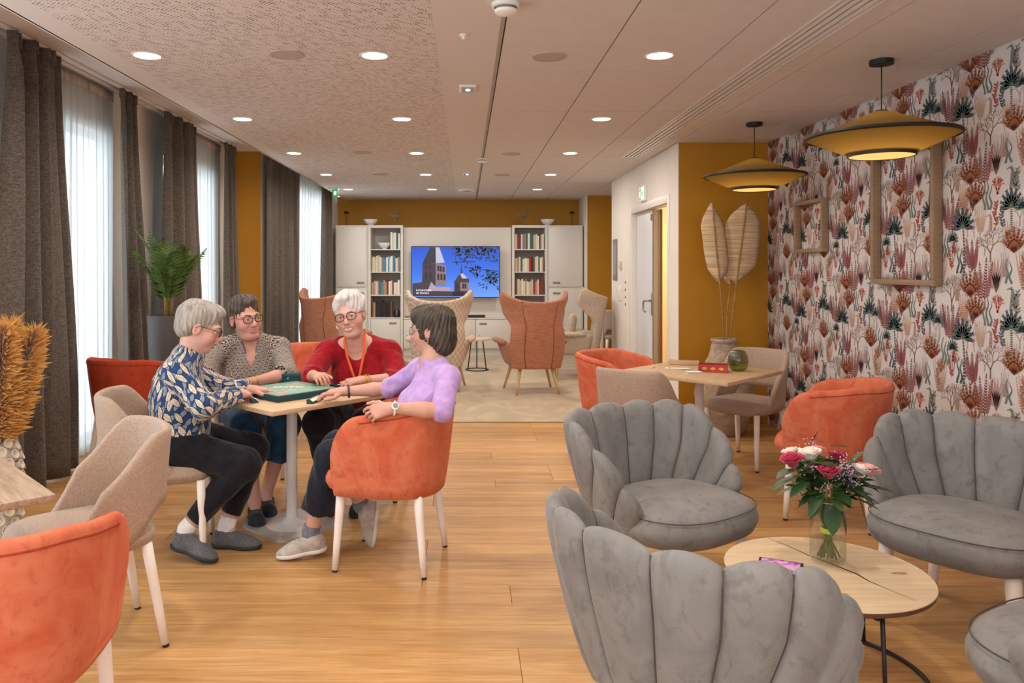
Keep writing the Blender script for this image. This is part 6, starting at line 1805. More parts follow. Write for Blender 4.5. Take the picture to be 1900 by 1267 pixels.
def mat_scales():
    t, pv, ob = cloth_base('scale_print')
    sp = t.n('ShaderNodeSeparateXYZ'); t.l(pv, sp.inputs[0])
    W_, H_ = 0.032, 0.016
    u = t.math('DIVIDE', sp.outputs[0], W_); v = t.math('DIVIDE', sp.outputs[1], H_)
    def ring(row):
        odd = t.math('MULTIPLY', t.math('FRACT', t.math('MULTIPLY', row, 0.5)), 1.0)
        x = t.math('SUBTRACT', t.math('FRACT', t.math('ADD', u, odd)), 0.5)
        y = t.math('MULTIPLY', t.math('SUBTRACT', v, row), H_ / W_)
        return t.math('SQRT', t.math('ADD', t.math('MULTIPLY', x, x), t.math('MULTIPLY', y, y)))
    r0 = t.math('FLOOR', v); d0 = ring(r0); d1 = ring(t.math('SUBTRACT', r0, 1.0))
    inside = t.math('LESS_THAN', d0, 0.5)
    d = t.math('ADD', t.math('MULTIPLY', d0, inside), t.math('MULTIPLY', d1, t.math('SUBTRACT', 1.0, inside)))
    f = t.math('GREATER_THAN', t.math('FRACT', t.math('MULTIPLY', d, 4.4)), 0.56)
    t.l(t.mix(f, lin('#1d171c'), lin('#c4b5a8')), t.b.inputs['Base Color'])
mat_scales()
pm('eye_white', '#e4dcd6', rough=0.2); pm('iris', '#3c3a38', rough=0.15); pm('tortoise', '#3a1c18', rough=0.25); pm('glasses_black', '#18161a', rough=0.25); pm('nail', '#e0b0a4', rough=0.3)
pm('teeth', '#efe8de', rough=0.3)

SKINC = dict(base=lin('#d6a692')[:3], lip=lin('#b5655f')[:3], cheek=lin('#cf8a7c')[:3], brow=lin('#6e5a4e')[:3])

def handcones(F, w, fwd, nrm, hand, curl=(0.35, 0.4, 0.3), spread=0.06, thumb=0.0, scale=1.0, infl=0.0):
    w = A3(w); f = unit(fwd); n = unit(A3(nrm) - f * (A3(nrm) @ f)); T = np.cross(n, f) * (1 if hand == 'R' else -1)
    s = scale; kn = []
    for i, (o, r) in enumerate(((0.030, 0.0125), (0.0105, 0.0125), (-0.0095, 0.012), (-0.0285, 0.011))):
        k = w + f * (0.082 - 0.006 * abs(i - 1)) * s + T * o * s; kn.append(k)
        F.cone(w + T * o * 0.55 * s + f * 0.01, 0.0165 * s, k, r * s, 0.012)
    F.cone(w - f * 0.01, 0.021 * s, w + f * 0.03 * s, 0.02 * s, 0.015)
    tips = []
    cl = curl if isinstance(curl[0], (tuple, list)) else [curl] * 4
    for i, L in enumerate((0.068, 0.076, 0.07, 0.056)):
        a = spread * (1.5 - i); d0 = unit(f + T * a); p = kn[i]; ang = 0.0; r = 0.0086 if i < 3 else 0.0078
        for seg, fr in enumerate((0.45, 0.30, 0.25)):
            ang += cl[i][seg]; d = d0 * math.cos(ang) - n * math.sin(ang); q = p + d * L * fr * s
            F.cone(p, r * s, q, (r - 0.0008) * s, 0.003); r -= 0.0008; p = q
        tips.append((p, d))
    p = w + f * 0.022 * s + T * 0.024 * s - n * 0.006 * s
    for d, L, r in ((unit(T * (0.75 - thumb) + f * 0.65 - n * 0.25), 0.042, 0.0125), (unit(T * (0.35 - thumb) + f * 0.9 - n * (0.15 + thumb * 0.4)), 0.030, 0.0105), (unit(T * (0.12 - thumb) + f * 0.95 - n * (0.1 + thumb * 0.5)), 0.026, 0.0092)):
        q = p + d * L * s; F.cone(p, r * s, q, (r - 0.0015) * s, 0.006); p = q
    return tips

def person(sp):
    J = {k: A3(v) for k, v in sp['J'].items()}
    label = sp['label']
    root = thing('person', label, 'person', tuple(J['pelvis'] * A3((1, 1, 0))))
    pts = np.array(list(J.values())); lo = pts.min(0) - 0.22; hi = pts.max(0) + 0.22; lo[2] = max(lo[2], -0.01)
    up0 = unit(J['neck'] - J['pelvis']); fw = unit(A3(sp['facing'])); fw = unit(fw - up0 * (fw @ up0)); rt = np.cross(fw, up0)
    TA = np.stack([rt, fw, up0], 1)          # torso axes
    B_ = sp.get('bulk', 1.0)
    hf = unit(sp['head_fwd']); hu = A3(sp['head_up']); hu = unit(hu - hf * (hu @ hf)); hr = np.cross(hf, hu); HA = np.stack([hr, hf, hu], 1)
    hc = J['head']; hs = sp.get('head_scale', 1.0)
    def H(x, y, z): return hc + (hr * x + hf * y + hu * z) * hs
    def torso(F, infl, k=0.05, bust=True):
        pe, nk = J['pelvis'], J['neck']; ch = J['chest']
        F.ell(pe, (0.175 * B_, 0.125 * B_, 0.12), TA, k, infl=infl)
        F.ell((pe + ch) / 2 + fw * 0.015, (0.155 * B_, 0.125 * B_, 0.15), TA, k, infl=infl)
        F.ell(ch, (0.160 * (0.5 + 0.5 * B_), 0.110 * B_, 0.15), TA, k, infl=infl)
        F.cone(J['sR'], 0.046, J['sL'], 0.046, k * 0.6, infl=infl)
        for q_ in 'RL': F.cone(nk, 0.05, J['s' + q_], 0.042, 0.03, infl=infl * 0.8)
        F.cone(ch + up0 * 0.08, 0.09, nk - up0 * 0.02, 0.062, k * 0.7, infl=infl * 0.7)
        if bust:
            for sx in (-1, 1): F.ell(ch + rt * sx * 0.075 * B_ + fw * 0.085 * B_ - up0 * 0.045, (0.07, 0.055, 0.07), TA, 0.05, infl=infl)
    # ---- body, one surface
    F = Field(lo, hi, 0.0045)
    torso(F, -0.004)
    F.cone(J['neck'] - up0 * 0.03, 0.056, H(0, -0.022, -0.06), 0.05, 0.025)
    for s_ in 'RL':
        F.cone(J['s' + s_], 0.048 * (0.6 + .4 * B_), J['e' + s_], 0.037, 0.02)
        m_ = J['e' + s_] + (J['w' + s_] - J['e' + s_]) * 0.35
        F.cone(J['e' + s_], 0.036, m_, 0.037, 0.012); F.cone(m_, 0.037, J['w' + s_], 0.0235, 0.012)
        F.cone(J['h' + s_], 0.085, J['k' + s_], 0.055, 0.03)
        m_ = J['k' + s_] + (J['a' + s_] - J['k' + s_]) * 0.33
        F.cone(J['k' + s_], 0.052, m_, 0.052, 0.02); F.cone(m_, 0.052, J['a' + s_], 0.034, 0.02)
        ft = J['t' + s_]; F.cone(J['a' + s_], 0.033, J['heel' + s_] * 0.55 + ft * 0.45 + unit(sp['foot_up'][s_]) * 0.03, 0.024, 0.02); 
        hd_ = sp['hands'][s_]
        handcones(F, J['w' + s_], hd_['fwd'], hd_['n'], s_, hd_.get('curl', (0.35, 0.4, 0.3)), hd_.get('spread', 0.08), hd_.get('thumb', 0.0))
    # head
    def E(c, r, k=0.012, neg=False): F.ell(H(*c), A3(r) * hs, HA, k, neg)
    def C(a, ra, b, rb, k=0.008, neg=False): F.cone(H(*a), ra * hs, H(*b), rb * hs, k, neg)
    full = sp.get('full_face', 1.0)
    E((0, -0.015, 0.035), (0.072, 0.090, 0.076), 0.02); E((0, 0.030, -0.028), (0.059 * full, 0.060, 0.080), 0.025)
    E((0, 0.056, -0.092), (0.027, 0.024, 0.019), 0.022)
    if full > 1.02: E((0, 0.03, -0.098), (0.045, 0.045, 0.025), 0.03)
    for sx in (-1, 1):
        E((sx * 0.036, 0.056, -0.036), (0.024 * full, 0.022, 0.024), 0.018); C((sx * 0.012, 0.083, 0.020), 0.010, (sx * 0.045, 0.068, 0.018), 0.009, 0.012)
        E((sx * 0.0735, -0.010, -0.008), (0.008, 0.019, 0.031), 0.006); E((sx * 0.082, -0.006, -0.006), (0.005, 0.010, 0.018), 0.004, True)
        E((sx * 0.031, 0.096, 0.001), (0.0175, 0.016, 0.0105), 0.010, True)
    for sx in (-1, 1):
        C((sx * 0.017, 0.081, 0.006), 0.0042, (sx * 0.031, 0.0855, 0.0088), 0.0048, 0.004); C((sx * 0.031, 0.0855, 0.0088), 0.0048, (sx * 0.047, 0.0755, 0.004), 0.004, 0.004)
        C((sx * 0.017, 0.080, -0.005), 0.0036, (sx * 0.031, 0.0835, -0.0085), 0.004, 0.004); C((sx * 0.031, 0.0835, -0.0085), 0.004, (sx * 0.047, 0.0745, -0.003), 0.0036, 0.004)
        C((sx * 0.020, 0.084, -0.030), 0.0022, (sx * 0.036, 0.083, -0.058), 0.0022, 0.006, True)
    C((0, 0.082, 0.006), 0.008, (0, 0.105, -0.030), 0.0125, 0.010)
    for sx in (-1, 1): E((sx * 0.0115, 0.095, -0.035), (0.0085, 0.010, 0.0075), 0.006)
    sm = sp.get('smile', 0.0)
    for sx in (-1, 1):
        C((0, 0.0880, -0.0595), 0.0042, (sx * (0.021 + .007 * sm), 0.080, -0.061 + 0.010 * sm), 0.0045, 0.006); C((0, 0.0862, -0.0725 - 0.006 * sm), 0.005, (sx * (0.018 + .006 * sm), 0.080, -0.069 + 0.006 * sm), 0.005, 0.006)
    op = sp.get('mouth_open', 0.0)
    C((-0.02 - .005 * sm, 0.096, -0.066 + 0.008 * sm), 0.0022 + op, (0.0, 0.102, -0.0668 - 0.002 * sm), 0.003 + op, 0.002, True); C((0.0, 0.102, -0.0668 - 0.002 * sm), 0.003 + op, (0.02 + .005 * sm, 0.096, -0.066 + 0.008 * sm), 0.0022 + op, 0.002, True)
    V_, Q = F.mesh()
    L_ = (V_ - hc) @ HA / hs
    col = np.tile(A3(sp.get('skin', SKINC['base'])), (len(V_), 1))
    def blend(mask, c): 
        nonlocal col
        col = col * (1 - mask[:, None]) + A3(c) * mask[:, None]
    hm = (np.linalg.norm(L_, axis=1) < 0.16)
    def spot(c, r, soft=1.0): 
        q = np.sqrt((((L_ - A3(c)) / A3(r)) ** 2).sum(1)); return np.clip((1.25 - q) / 0.5, 0, 1) * hm
    for sx in (-1, 1): blend(spot((sx * 0.042, 0.065, -0.035), (0.028, 0.03, 0.022)) * 0.55, SKINC['cheek'])
    blend(spot((0, 0.108, -0.03), (0.016, 0.016, 0.014)) * 0.5, SKINC['cheek'])
    blend(np.maximum(spot((0, 0.092, -0.0605 + .002 * sm), (0.026 + .006 * sm, 0.02, 0.0048 + .002 * sm)), spot((0, 0.09, -0.0725 - .006 * sm), (0.022 + .005 * sm, 0.02, 0.0058))) * 0.6, SKINC['lip'])
    for sx in (-1, 1): blend(spot((sx * 0.075, -0.01, -0.008), (0.016, 0.03, 0.036)) * 0.35, SKINC['cheek'])
    for s_ in 'RL':
        dist = np.linalg.norm(V_ - J['w' + s_] - unit(sp['hands'][s_]['fwd']) * 0.09, axis=1); blend(np.clip((0.11 - dist) / 0.05, 0, 1) * 0.35, SKINC['cheek'])
    body = npmesh('body', V_, Q, 'skin', root, col=col)
    # eyes, brows
    for sx in (-1, 1):
        def ball(name, c, r, mat, par):
            v, f = [], []
            for i in range(9):
                for j in range(12):
                    a, b = PI * i / 8, 2 * PI * j / 12; v.append(tuple(A3(c) + r * A3((math.sin(a) * math.cos(b), math.sin(a) * math.sin(b), math.cos(a))) - A3(root.location)))
            for i in range(8):
                for j in range(12): f.append((i * 12 + j, i * 12 + (j + 1) % 12, (i + 1) * 12 + (j + 1) % 12, (i + 1) * 12 + j))
            return weld(newmesh(name, v, f, mat, par), 1e-6)
        e = ball('eye', H(sx * 0.0305, 0.0735, 0.0005), 0.0112 * hs, 'eye_white', root)
        gz = unit(sp.get('gaze', hf)); ball('iris', H(sx * 0.0305, 0.0735, 0.0005) + gz * 0.0068 * hs, 0.0062 * hs, 'iris', e)
        tube('eyebrow', [tuple(H(sx * x, y, z) - A3(root.location)) for x, y, z in ((0.014, 0.0935, 0.0215), (0.030, 0.0885, 0.0265), (0.046, 0.0735, 0.0225))], [0.0028, 0.0034, 0.0016], sp.get('brow', 'hair_grey'), root, 6)
    if sm > 0.3:
        tube('teeth', [tuple(H(x, y, z) - A3(root.location)) for x, y, z in ((-0.025, 0.0755, -0.0575), (-0.012, 0.0835, -0.0635), (0, 0.0865, -0.0655), (0.012, 0.0835, -0.0635), (0.025, 0.0755, -0.0575))], 0.0048, 'teeth', root, 6)
    # glasses
    if sp.get('glasses'):
        gm = sp['glasses']; parts = []
        g0 = thing_child(root, 'glasses')
        for sx in (-1, 1):
            rim = []
            for k in range(24):
                a = 2 * PI * k / 24; c, s = math.cos(a), math.sin(a)
                rim.append(tuple(H(sx * 0.033 + 0.0255 * (abs(c) ** 0.75) * (1 if c > 0 else -1), 0.103 - 0.010 * abs(0.033 * sx + 0.02 * c) / 0.05, 0.0 + 0.0185 * (abs(s) ** 0.75) * (1 if s > 0 else -1)) - A3(root.location)))
            parts.append(tube_data(rim, 0.0025, 6, closed=True))
            parts.append(tube_data([tuple(H(*q) - A3(root.location)) for q in ((sx * 0.056, 0.092, 0.008), (sx * 0.070, 0.06, 0.009), (sx * 0.078, 0.0, 0.010), (sx * 0.079, -0.02, -0.002))], 0.0017, 6))
            v = [r for r in rim]; o = newmesh('lens', v, [tuple(range(24))], 'glass_thin', g0, False)
        parts.append(tube_data([tuple(H(*q) - A3(root.location)) for q in ((-0.010, 0.104, 0.004), (0, 0.107, 0.006), (0.010, 0.104, 0.004))], 0.0017, 6))
        v, f = merge(parts); newmesh('glasses_frame', v, f, gm, g0)
    # ---- hair
    Fh = Field(hc - 0.2, hc + 0.2, 0.004)
    for (c, r, k) in sp['hair']: Fh.ell(H(*c), A3(r) * hs, HA, k)
    for (c, r, k) in sp['hair_cut']: Fh.ell(H(*c), A3(r) * hs, HA, k, True)
    X = Fh.ax[0][:, None, None] - hc[0]; Y = Fh.ax[1][None, :, None] - hc[1]; Z = Fh.ax[2][None, None, :] - hc[2]
    lx = X * hr[0] + Y * hr[1] + Z * hr[2]; ly = X * hf[0] + Y * hf[1] + Z * hf[2]; lz = X * hu[0] + Y * hu[1] + Z * hu[2]
    an = np.arctan2(lx, ly + 0.02 + 0.3 * lz); st = sp.get('strand', 1.0)
    Fh.g += (0.0022 * st * np.sin(an * 26 + 14 * lz / 0.1 * 0.25) + 0.0014 * st * np.sin(an * 47 + 30 * lz) + 0.0016 * st * np.sin(70 * lz + 60 * lx + 40 * ly)).astype(np.float32)
    V_, Q = Fh.mesh(); npmesh('hair', V_, Q, sp['hairmat'], root)
    # ---- shirt
    Fs = Field(lo, hi, 0.0065); inf = sp.get('shirt_infl', 0.014)
    torso(Fs, inf, 0.055)
    for s_ in 'RL':
        tt = sp['sleeve'][s_]; sr = sp.get('sleeve_r', 1.0)
        Fs.cone(J['s' + s_], 0.057 * (0.7 + .3 * B_), J['e' + s_], 0.052 * sr, 0.03)
        if tt > 0: Fs.cone(J['e' + s_], 0.052 * sr, J['e' + s_] + (J['w' + s_] - J['e' + s_]) * tt, (0.052 - 0.014 * tt) * sr + sp.get('cuff', 0.0), 0.012, cut1=True)
    for cutp in sp.get('neck_cut', []):
        c, r, k = cutp; c = J['neck'] + rt * c[0] + fw * c[1] + up0 * c[2]; Fs.ell(c, r, TA, k, True)
    for a, b, r in sp.get('neck_slit', []):
        a = J['neck'] + rt * a[0] + fw * a[1] + up0 * a[2]; b = J['neck'] + rt * b[0] + fw * b[1] + up0 * b[2]; Fs.cone(a, r[0], b, r[1], 0.005, True)
    hemz = sp.get('hem', 0.02); Fs.plane(J['pelvis'] - up0 * hemz, up0 * 1.0 + A3((0, 0, 0.0)))
    # folds
    X = Fs.ax[0][:, None, None]; Y = Fs.ax[1][None, :, None]; Z = Fs.ax[2][None, None, :]
    wr = sp.get('wrinkle', 0.003)
    Fs.g += (wr * np.sin(38 * Z + 16 * X + 9 * np.sin(11 * Y + 7 * Z)) * np.sin(13 * X - 17 * Y + 5 * Z)).astype(np.float32)
    V_, Q = Fs.mesh()
    bones = [(J['pelvis'] - up0 * 0.1, J['neck'] + up0 * 0.05, 0.17)] + [(J['s' + s_], J['e' + s_], 0.062) for s_ in 'RL'] + [(J['e' + s_], J['w' + s_], 0.055) for s_ in 'RL']
    shirt = npmesh(sp.get('shirt_name', 'top'), V_, Q, sp['shirtmat'], root, pat=boneuv(V_, bones), smooth_it=1)
    for z0_, z1_, i2_, bm_ in sp.get('hem_bands', []):
        Fb = Field(J['pelvis'] - 0.32, J['pelvis'] + 0.32, 0.005); Fb2 = Fb
        torso(Fb, inf + i2_, 0.055); Fb.plane(J['pelvis'] + up0 * z0_, up0, 0.002); Fb.plane(J['pelvis'] + up0 * z1_, -up0, 0.002)
        V_, Q = Fb.mesh(); npmesh('hem_stripe', V_, Q, bm_, root)
    # ---- trousers
    Ft = Field(lo, hi, 0.008)
    Ft.ell(J['pelvis'], (0.182 * B_, 0.132 * B_, 0.125), TA, 0.05, infl=0.006)
    Ft.plane(J['pelvis'] + up0 * sp.get('waist', 0.06), -up0)
    for s_ in 'RL':
        tt = sp['pant_len']; lr_ = sp.get('leg_r', 1.0)
        Ft.cone(J['h' + s_], 0.1, J['k' + s_], 0.078 * lr_, 0.05, infl=0.004)
        Ft.cone(J['k' + s_], 0.078 * lr_, J['k' + s_] + (J['a' + s_] - J['k' + s_]) * tt, sp.get('hem_r', 0.058), 0.03, cut1=True, infl=0.002)
    X = Ft.ax[0][:, None, None]; Y = Ft.ax[1][None, :, None]; Z = Ft.ax[2][None, None, :]
    Ft.g += (0.004 * np.sin(30 * Z + 21 * X + 8 * np.sin(9 * Y)) * np.sin(15 * X + 19 * Y)).astype(np.float32)
    V_, Q = Ft.mesh(); npmesh('trousers', V_, Q, sp['pantmat'], root, smooth_it=2)
    # ---- shoes (and socks)
    for s_ in 'RL':
        a, tpos = J['a' + s_], J['t' + s_]; upv = unit(sp['foot_up'][s_]); d = tpos - J['heel' + s_]; d = unit(d - upv * (d @ upv)); hl = J['heel' + s_]
        side = np.cross(upv, d)
        Fo = Field(np.minimum(hl, tpos) - 0.16, np.maximum(hl, tpos) + 0.16, 0.0045)
        SA = np.stack([side, d, upv], 1); L = np.linalg.norm(tpos - hl)
        def S_(x, y, z): return hl + side * x + d * y + upv * z
        Fo.ell(S_(0, 0.045, 0.045), (0.036, 0.05, 0.05), SA, 0.02); Fo.cone(S_(0, 0.05, 0.04), 0.036, S_(0, L * 0.68, 0.028), 0.036, 0.03); Fo.ell(S_(0, L - 0.065, 0.024), (0.043, 0.07, 0.03), SA, 0.03)
        if sp.get('shoe_high', True): (Fo.cone(S_(0, 0.05, 0.05), 0.038, S_(0, 0.045, 0.088), 0.041, 0.015, cut1=True), Fo.cone(S_(0, 0.06, 0.066), 0.036, S_(0, L * 0.6, 0.04), 0.033, 0.02))
        if not sp.get('shoe_high', True): Fo.cone(S_(0, 0.075, 0.075), 0.03, S_(0, 0.05, 0.13), 0.03, 0.004, True)
        Fo.plane(S_(0, 0, 0.0), upv)
        V_, Q = Fo.mesh(); sh_ = npmesh('shoe', V_, Q, sp['shoemat'], root)
        Fo = Field(np.minimum(hl, tpos) - 0.16, np.maximum(hl, tpos) + 0.16, 0.0045)
        Fo.ell(S_(0, 0.042, 0.02), (0.039, 0.052, 0.05), SA, 0.02); Fo.cone(S_(0, 0.05, 0.02), 0.036, S_(0, L * 0.68, 0.02), 0.042, 0.03); Fo.ell(S_(0, L - 0.065, 0.02), (0.0465, 0.075, 0.05), SA, 0.03)
        Fo.plane(S_(0, 0, 0.0), upv); Fo.plane(S_(0, 0, 0.02), -upv)
        V_, Q = Fo.mesh(); npmesh('sole', V_, Q, sp['solemat'], sh_) if False else setattr(npmesh('sole', V_, Q, sp['solemat'], root), 'parent', sh_)
        if sp.get('laces'):
            pts = []
            for k in range(9):
                pts.append(tuple(S_((0.018 if k % 2 else -0.018), L * 0.36 + 0.009 * k, 0.088 - 0.0025 * k) - A3(root.location)))
            o = tube('laces', pts, 0.004, 'sock_white', None, 6); o.parent = sh_
        if sp.get('sock'):
            Fk = Field(np.minimum(hl, a) - 0.12, np.maximum(hl, a) + 0.14, 0.005); Fk.cone(S_(0, 0.05, 0.05), 0.04, a + (J['k' + s_] - a) * 0.0 , 0.0415, 0.01); Fk.cone(a, 0.0415, a + (J['k' + s_] - a) * sp.get('sock_len', 0.1), 0.043, 0.01, cut1=True); V_, Q = Fk.mesh(); npmesh('sock', V_, Q, sp['sock'], root)
    return root, dict(J=J, H=H, rt=rt, fw=fw, up=up0, root=root)

def thing_child(root, name):
    o = bpy.data.objects.new(name, None); COL.objects.link(o); o.parent = root; return o
def rel(ctx, p): return tuple(A3(p) - A3(ctx['root'].location))
def bracelet(ctx, s_, t_, r, tr, mat, name, beads=0):
    J = ctx['J']; w, e = J['w' + s_], J['e' + s_]; c = w + (e - w) * t_; d = unit(e - w); a = unit(np.cross(d, A3((0, 0, 1)))); b = np.cross(d, a)
    pts = [rel(ctx, c + (a * math.cos(q) + b * math.sin(q)) * r) for q in [2 * PI * k / 24 for k in range(24)]]
    return tube(name, pts, [tr * (1 if not beads else (1.25 if k % 2 else 0.6)) for k in range(24)], mat, ctx['root'], 6, closed=True)
# ------------------------------------------------------------------ the four players
SHORT = [((0, -0.022, 0.045), (0.081, 0.099, 0.083), 0.02), ((0, -0.055, -0.002), (0.070, 0.060, 0.068), 0.02), ((0, 0.040, 0.088), (0.062, 0.05, 0.034), 0.02)]
FACECUT = [((0, 0.125, -0.045), (0.074, 0.085, 0.096), 0.012), ((0.086, 0.006, -0.045), (0.04, 0.045, 0.060), 0.01), ((-0.086, 0.006, -0.045), (0.04, 0.045, 0.060), 0.01)]
pA, cA = person(dict(label='person in a blue and cream leaf print top and black trousers, writing', facing=(0.95, 0.3, 0),
    J=dict(pelvis=(-1.47, 3.97, 0.57), chest=(-1.475, 3.97, 0.80), neck=(-1.425, 3.985, 0.995), head=(-1.372, 4.005, 1.142), sR=(-1.425, 3.825, 0.93), sL=(-1.51, 4.135, 0.93), eR=(-1.262, 3.745, 0.775), eL=(-1.36, 4.27, 0.78), wR=(-1.185, 4.02, 0.79), wL=(-1.17, 4.22, 0.785), hR=(-1.44, 3.88, 0.55), hL=(-1.44, 4.06, 0.55), kR=(-1.12, 3.92, 0.455), kL=(-1.13, 4.13, 0.48), aR=(-1.385, 3.85, 0.155), aL=(-1.24, 4.03, 0.115), heelR=(-1.455, 3.845, 0.065), heelL=(-1.31, 4.03, 0.002), tR=(-1.225, 3.80, 0.008), tL=(-1.06, 4.0, 0.002)),
    foot_up=dict(R=(0.25, 0, 0.97), L=(0, 0, 1)), head_fwd=(0.90, 0.30, -0.32), head_up=(0.32, 0.1, 0.95), gaze=(0.85, 0.3, -0.5), skin=lin('#d4a897')[:3], head_scale=1.10, brow='hair_grey',
    hands=dict(R=dict(fwd=(0.35, 0.9, 0.0), n=(0.25, -0.15, 1), curl=(0.7, 0.6, 0.5), thumb=0.25), L=dict(fwd=(0.85, 0.4, -0.05), n=(0, 0, 1), curl=(0.25, 0.3, 0.25))),
    hair=SHORT, hair_cut=FACECUT + [((0, -0.03, -0.125), (0.12, 0.14, 0.05), 0.01)], hairmat='hair_grey', glasses='glasses_black', bulk=1.02,
    shirtmat='leaf_print', shirt_name='blouse', sleeve=dict(R=0.93, L=0.93), sleeve_r=1.15, cuff=0.006, neck_cut=[((0, 0.035, 0.055), (0.062, 0.062, 0.045), 0.01)], hem=0.0, wrinkle=0.004, shirt_infl=0.02, hem_bands=[(-0.03, -0.012, -0.002, 'cloth_navy'), (-0.012, -0.006, 0.001, 'sock_white'), (-0.006, -0.001, -0.001, 'cloth_navy'), (-0.001, 0.005, 0.001, 'sock_white')],
    pantmat='cloth_black', pant_len=0.86, hem_r=0.05, waist=0.04, shoemat='knit_shoe', solemat='sole_dark', sock='sock_white'))
J = cA['J']
o = tube('pen', [(-1.19, 4.13, 0.7385), (-1.205, 4.10, 0.80), (-1.215, 4.085, 0.855)], [0.0015, 0.0045, 0.004], pm('pen_white', '#e6e8ea', rough=0.3), None, 8)
tag(o, 'white pen upright in the hand of the person in the leaf print top', 'pen')
pB, cB = person(dict(label='person in a black and cream scale print blouse and denim capris, looking right', facing=(0.3, -0.95, 0),
    J=dict(pelvis=(-1.37, 5.0, 0.56), chest=(-1.365, 4.93, 0.82), neck=(-1.36, 4.885, 1.0), head=(-1.375, 4.83, 1.135), sR=(-1.54, 4.83, 0.94), sL=(-1.185, 4.94, 0.94), eR=(-1.565, 4.62, 0.80), eL=(-1.085, 4.73, 0.80), wR=(-1.345, 4.44, 0.79), wL=(-1.235, 4.50, 0.79), hR=(-1.47, 4.95, 0.54), hL=(-1.27, 5.0, 0.54), kR=(-1.29, 4.54, 0.52), kL=(-1.07, 4.60, 0.52), aR=(-1.215, 4.47, 0.10), aL=(-1.19, 4.64, 0.10), heelR=(-1.23, 4.52, 0.002), heelL=(-1.20, 4.69, 0.002), tR=(-1.15, 4.30, 0.002), tL=(-1.13, 4.47, 0.002)),
    foot_up=dict(R=(0, 0, 1), L=(0, 0, 1)), head_fwd=(0.70, -0.71, -0.02), head_up=(-0.16, 0.0, 0.98), gaze=(0.95, -0.35, 0), full_face=1.1, mouth_open=0.002, skin=lin('#d3a08f')[:3], head_scale=1.13, brow='hair_dark',
    hands=dict(R=dict(fwd=(0.8, -0.5, -0.05), n=(0, 0, 1), curl=(0.4, 0.5, 0.4), thumb=0.1), L=dict(fwd=(-0.75, -0.6, -0.03), n=(0, 0, 1), curl=(0.3, 0.4, 0.3))),
    hair=SHORT[:2] + [((0, 0.02, 0.095), (0.062, 0.06, 0.036), 0.02)], hair_cut=[((0.012, 0.142, 0.005), (0.080, 0.088, 0.105), 0.012), ((0, -0.02, -0.12), (0.12, 0.14, 0.05), 0.01)] + FACECUT[1:], hairmat='hair_dark', strand=1.6, glasses='tortoise', bulk=1.16,
    shirtmat='scale_print', shirt_name='blouse', sleeve=dict(R=0.3, L=0.22), sleeve_r=1.25, cuff=0.006, neck_cut=[((0, 0.03, 0.06), (0.076, 0.07, 0.055), 0.008)], neck_slit=[((0, 0.07, 0.03), (0, 0.125, -0.15), (0.052, 0.012))], hem=0.03, wrinkle=0.004, shirt_infl=0.018,
    pantmat='denim', pant_len=0.48, hem_r=0.085, leg_r=1.08, waist=0.03, shoemat='shoe_dark', solemat='sole_dark', shoe_high=False))
bracelet(cB, 'L', 0.06, 0.030, 0.003, 'gold', 'bracelet')
pC, cC = person(dict(label='smiling person in a red sweater with an orange lanyard', facing=(-0.05, -1.0, 0),
    J=dict(pelvis=(-0.63, 5.01, 0.56), chest=(-0.655, 4.94, 0.81), neck=(-0.683, 4.865, 1.0), head=(-0.712, 4.79, 1.155), sR=(-0.865, 4.86, 0.925), sL=(-0.475, 4.88, 0.925), eR=(-0.935, 4.70, 0.79), eL=(-0.405, 4.74, 0.765), wR=(-0.875, 4.53, 0.815), wL=(-0.615, 4.575, 0.785), hR=(-0.73, 4.97, 0.54), hL=(-0.53, 4.97, 0.54), kR=(-0.86, 4.54, 0.54), kL=(-0.58, 4.52, 0.54), aR=(-0.80, 4.66, 0.10), aL=(-0.63, 4.66, 0.10), heelR=(-0.80, 4.71, 0.002), heelL=(-0.62, 4.71, 0.002), tR=(-0.82, 4.48, 0.002), tL=(-0.64, 4.48, 0.002)),
    foot_up=dict(R=(0, 0, 1), L=(0, 0, 1)), head_fwd=(-0.12, -0.99, -0.05), head_up=(-0.20, 0.0, 0.98), gaze=(-0.1, -1, 0), full_face=1.18, smile=1.0, mouth_open=0.005, skin=lin('#dcae9c')[:3], head_scale=1.14, brow='hair_grey',
    hands=dict(R=dict(fwd=(0.45, -0.8, 0.1), n=(-0.3, -0.1, 1), curl=(0.8, 0.8, 0.5), thumb=0.2), L=dict(fwd=(-0.85, -0.5, -0.06), n=(0, -0.2, 1), curl=(0.5, 0.5, 0.4))),
    hair=SHORT[:2] + [((0, 0.025, 0.098), (0.062, 0.06, 0.034), 0.02), ((0, -0.03, 0.055), (0.088, 0.10, 0.085), 0.02)], hair_cut=[((0.016, 0.142, 0.0), (0.078, 0.088, 0.106), 0.012), ((0.09, 0.01, -0.055), (0.035, 0.045, 0.055), 0.01), ((-0.09, 0.01, -0.055), (0.035, 0.045, 0.055), 0.01)], hairmat='hair_white', strand=1.6, glasses='tortoise', bulk=1.28,
    shirtmat='knit_red', shirt_name='sweater', sleeve=dict(R=0.42, L=0.36), sleeve_r=1.3, neck_cut=[((0.0, 0.05, 0.03), (0.115, 0.115, 0.085), 0.01), ((0.0, 0.09, -0.03), (0.075, 0.07, 0.07), 0.01)], hem=0.05, wrinkle=0.004, shirt_infl=0.018,
    pantmat='cloth_black', pant_len=0.95, hem_r=0.055, leg_r=1.1, waist=0.02, shoemat='shoe_dark', solemat='sole_dark'))
bracelet(cC, 'L', 0.08, 0.031, 0.0045, 'gold', 'bracelet'); bracelet(cC, 'L', 0.16, 0.034, 0.003, 'gold', 'bracelet')
def H_(c, x, y, z): return c['H'](x, y, z)
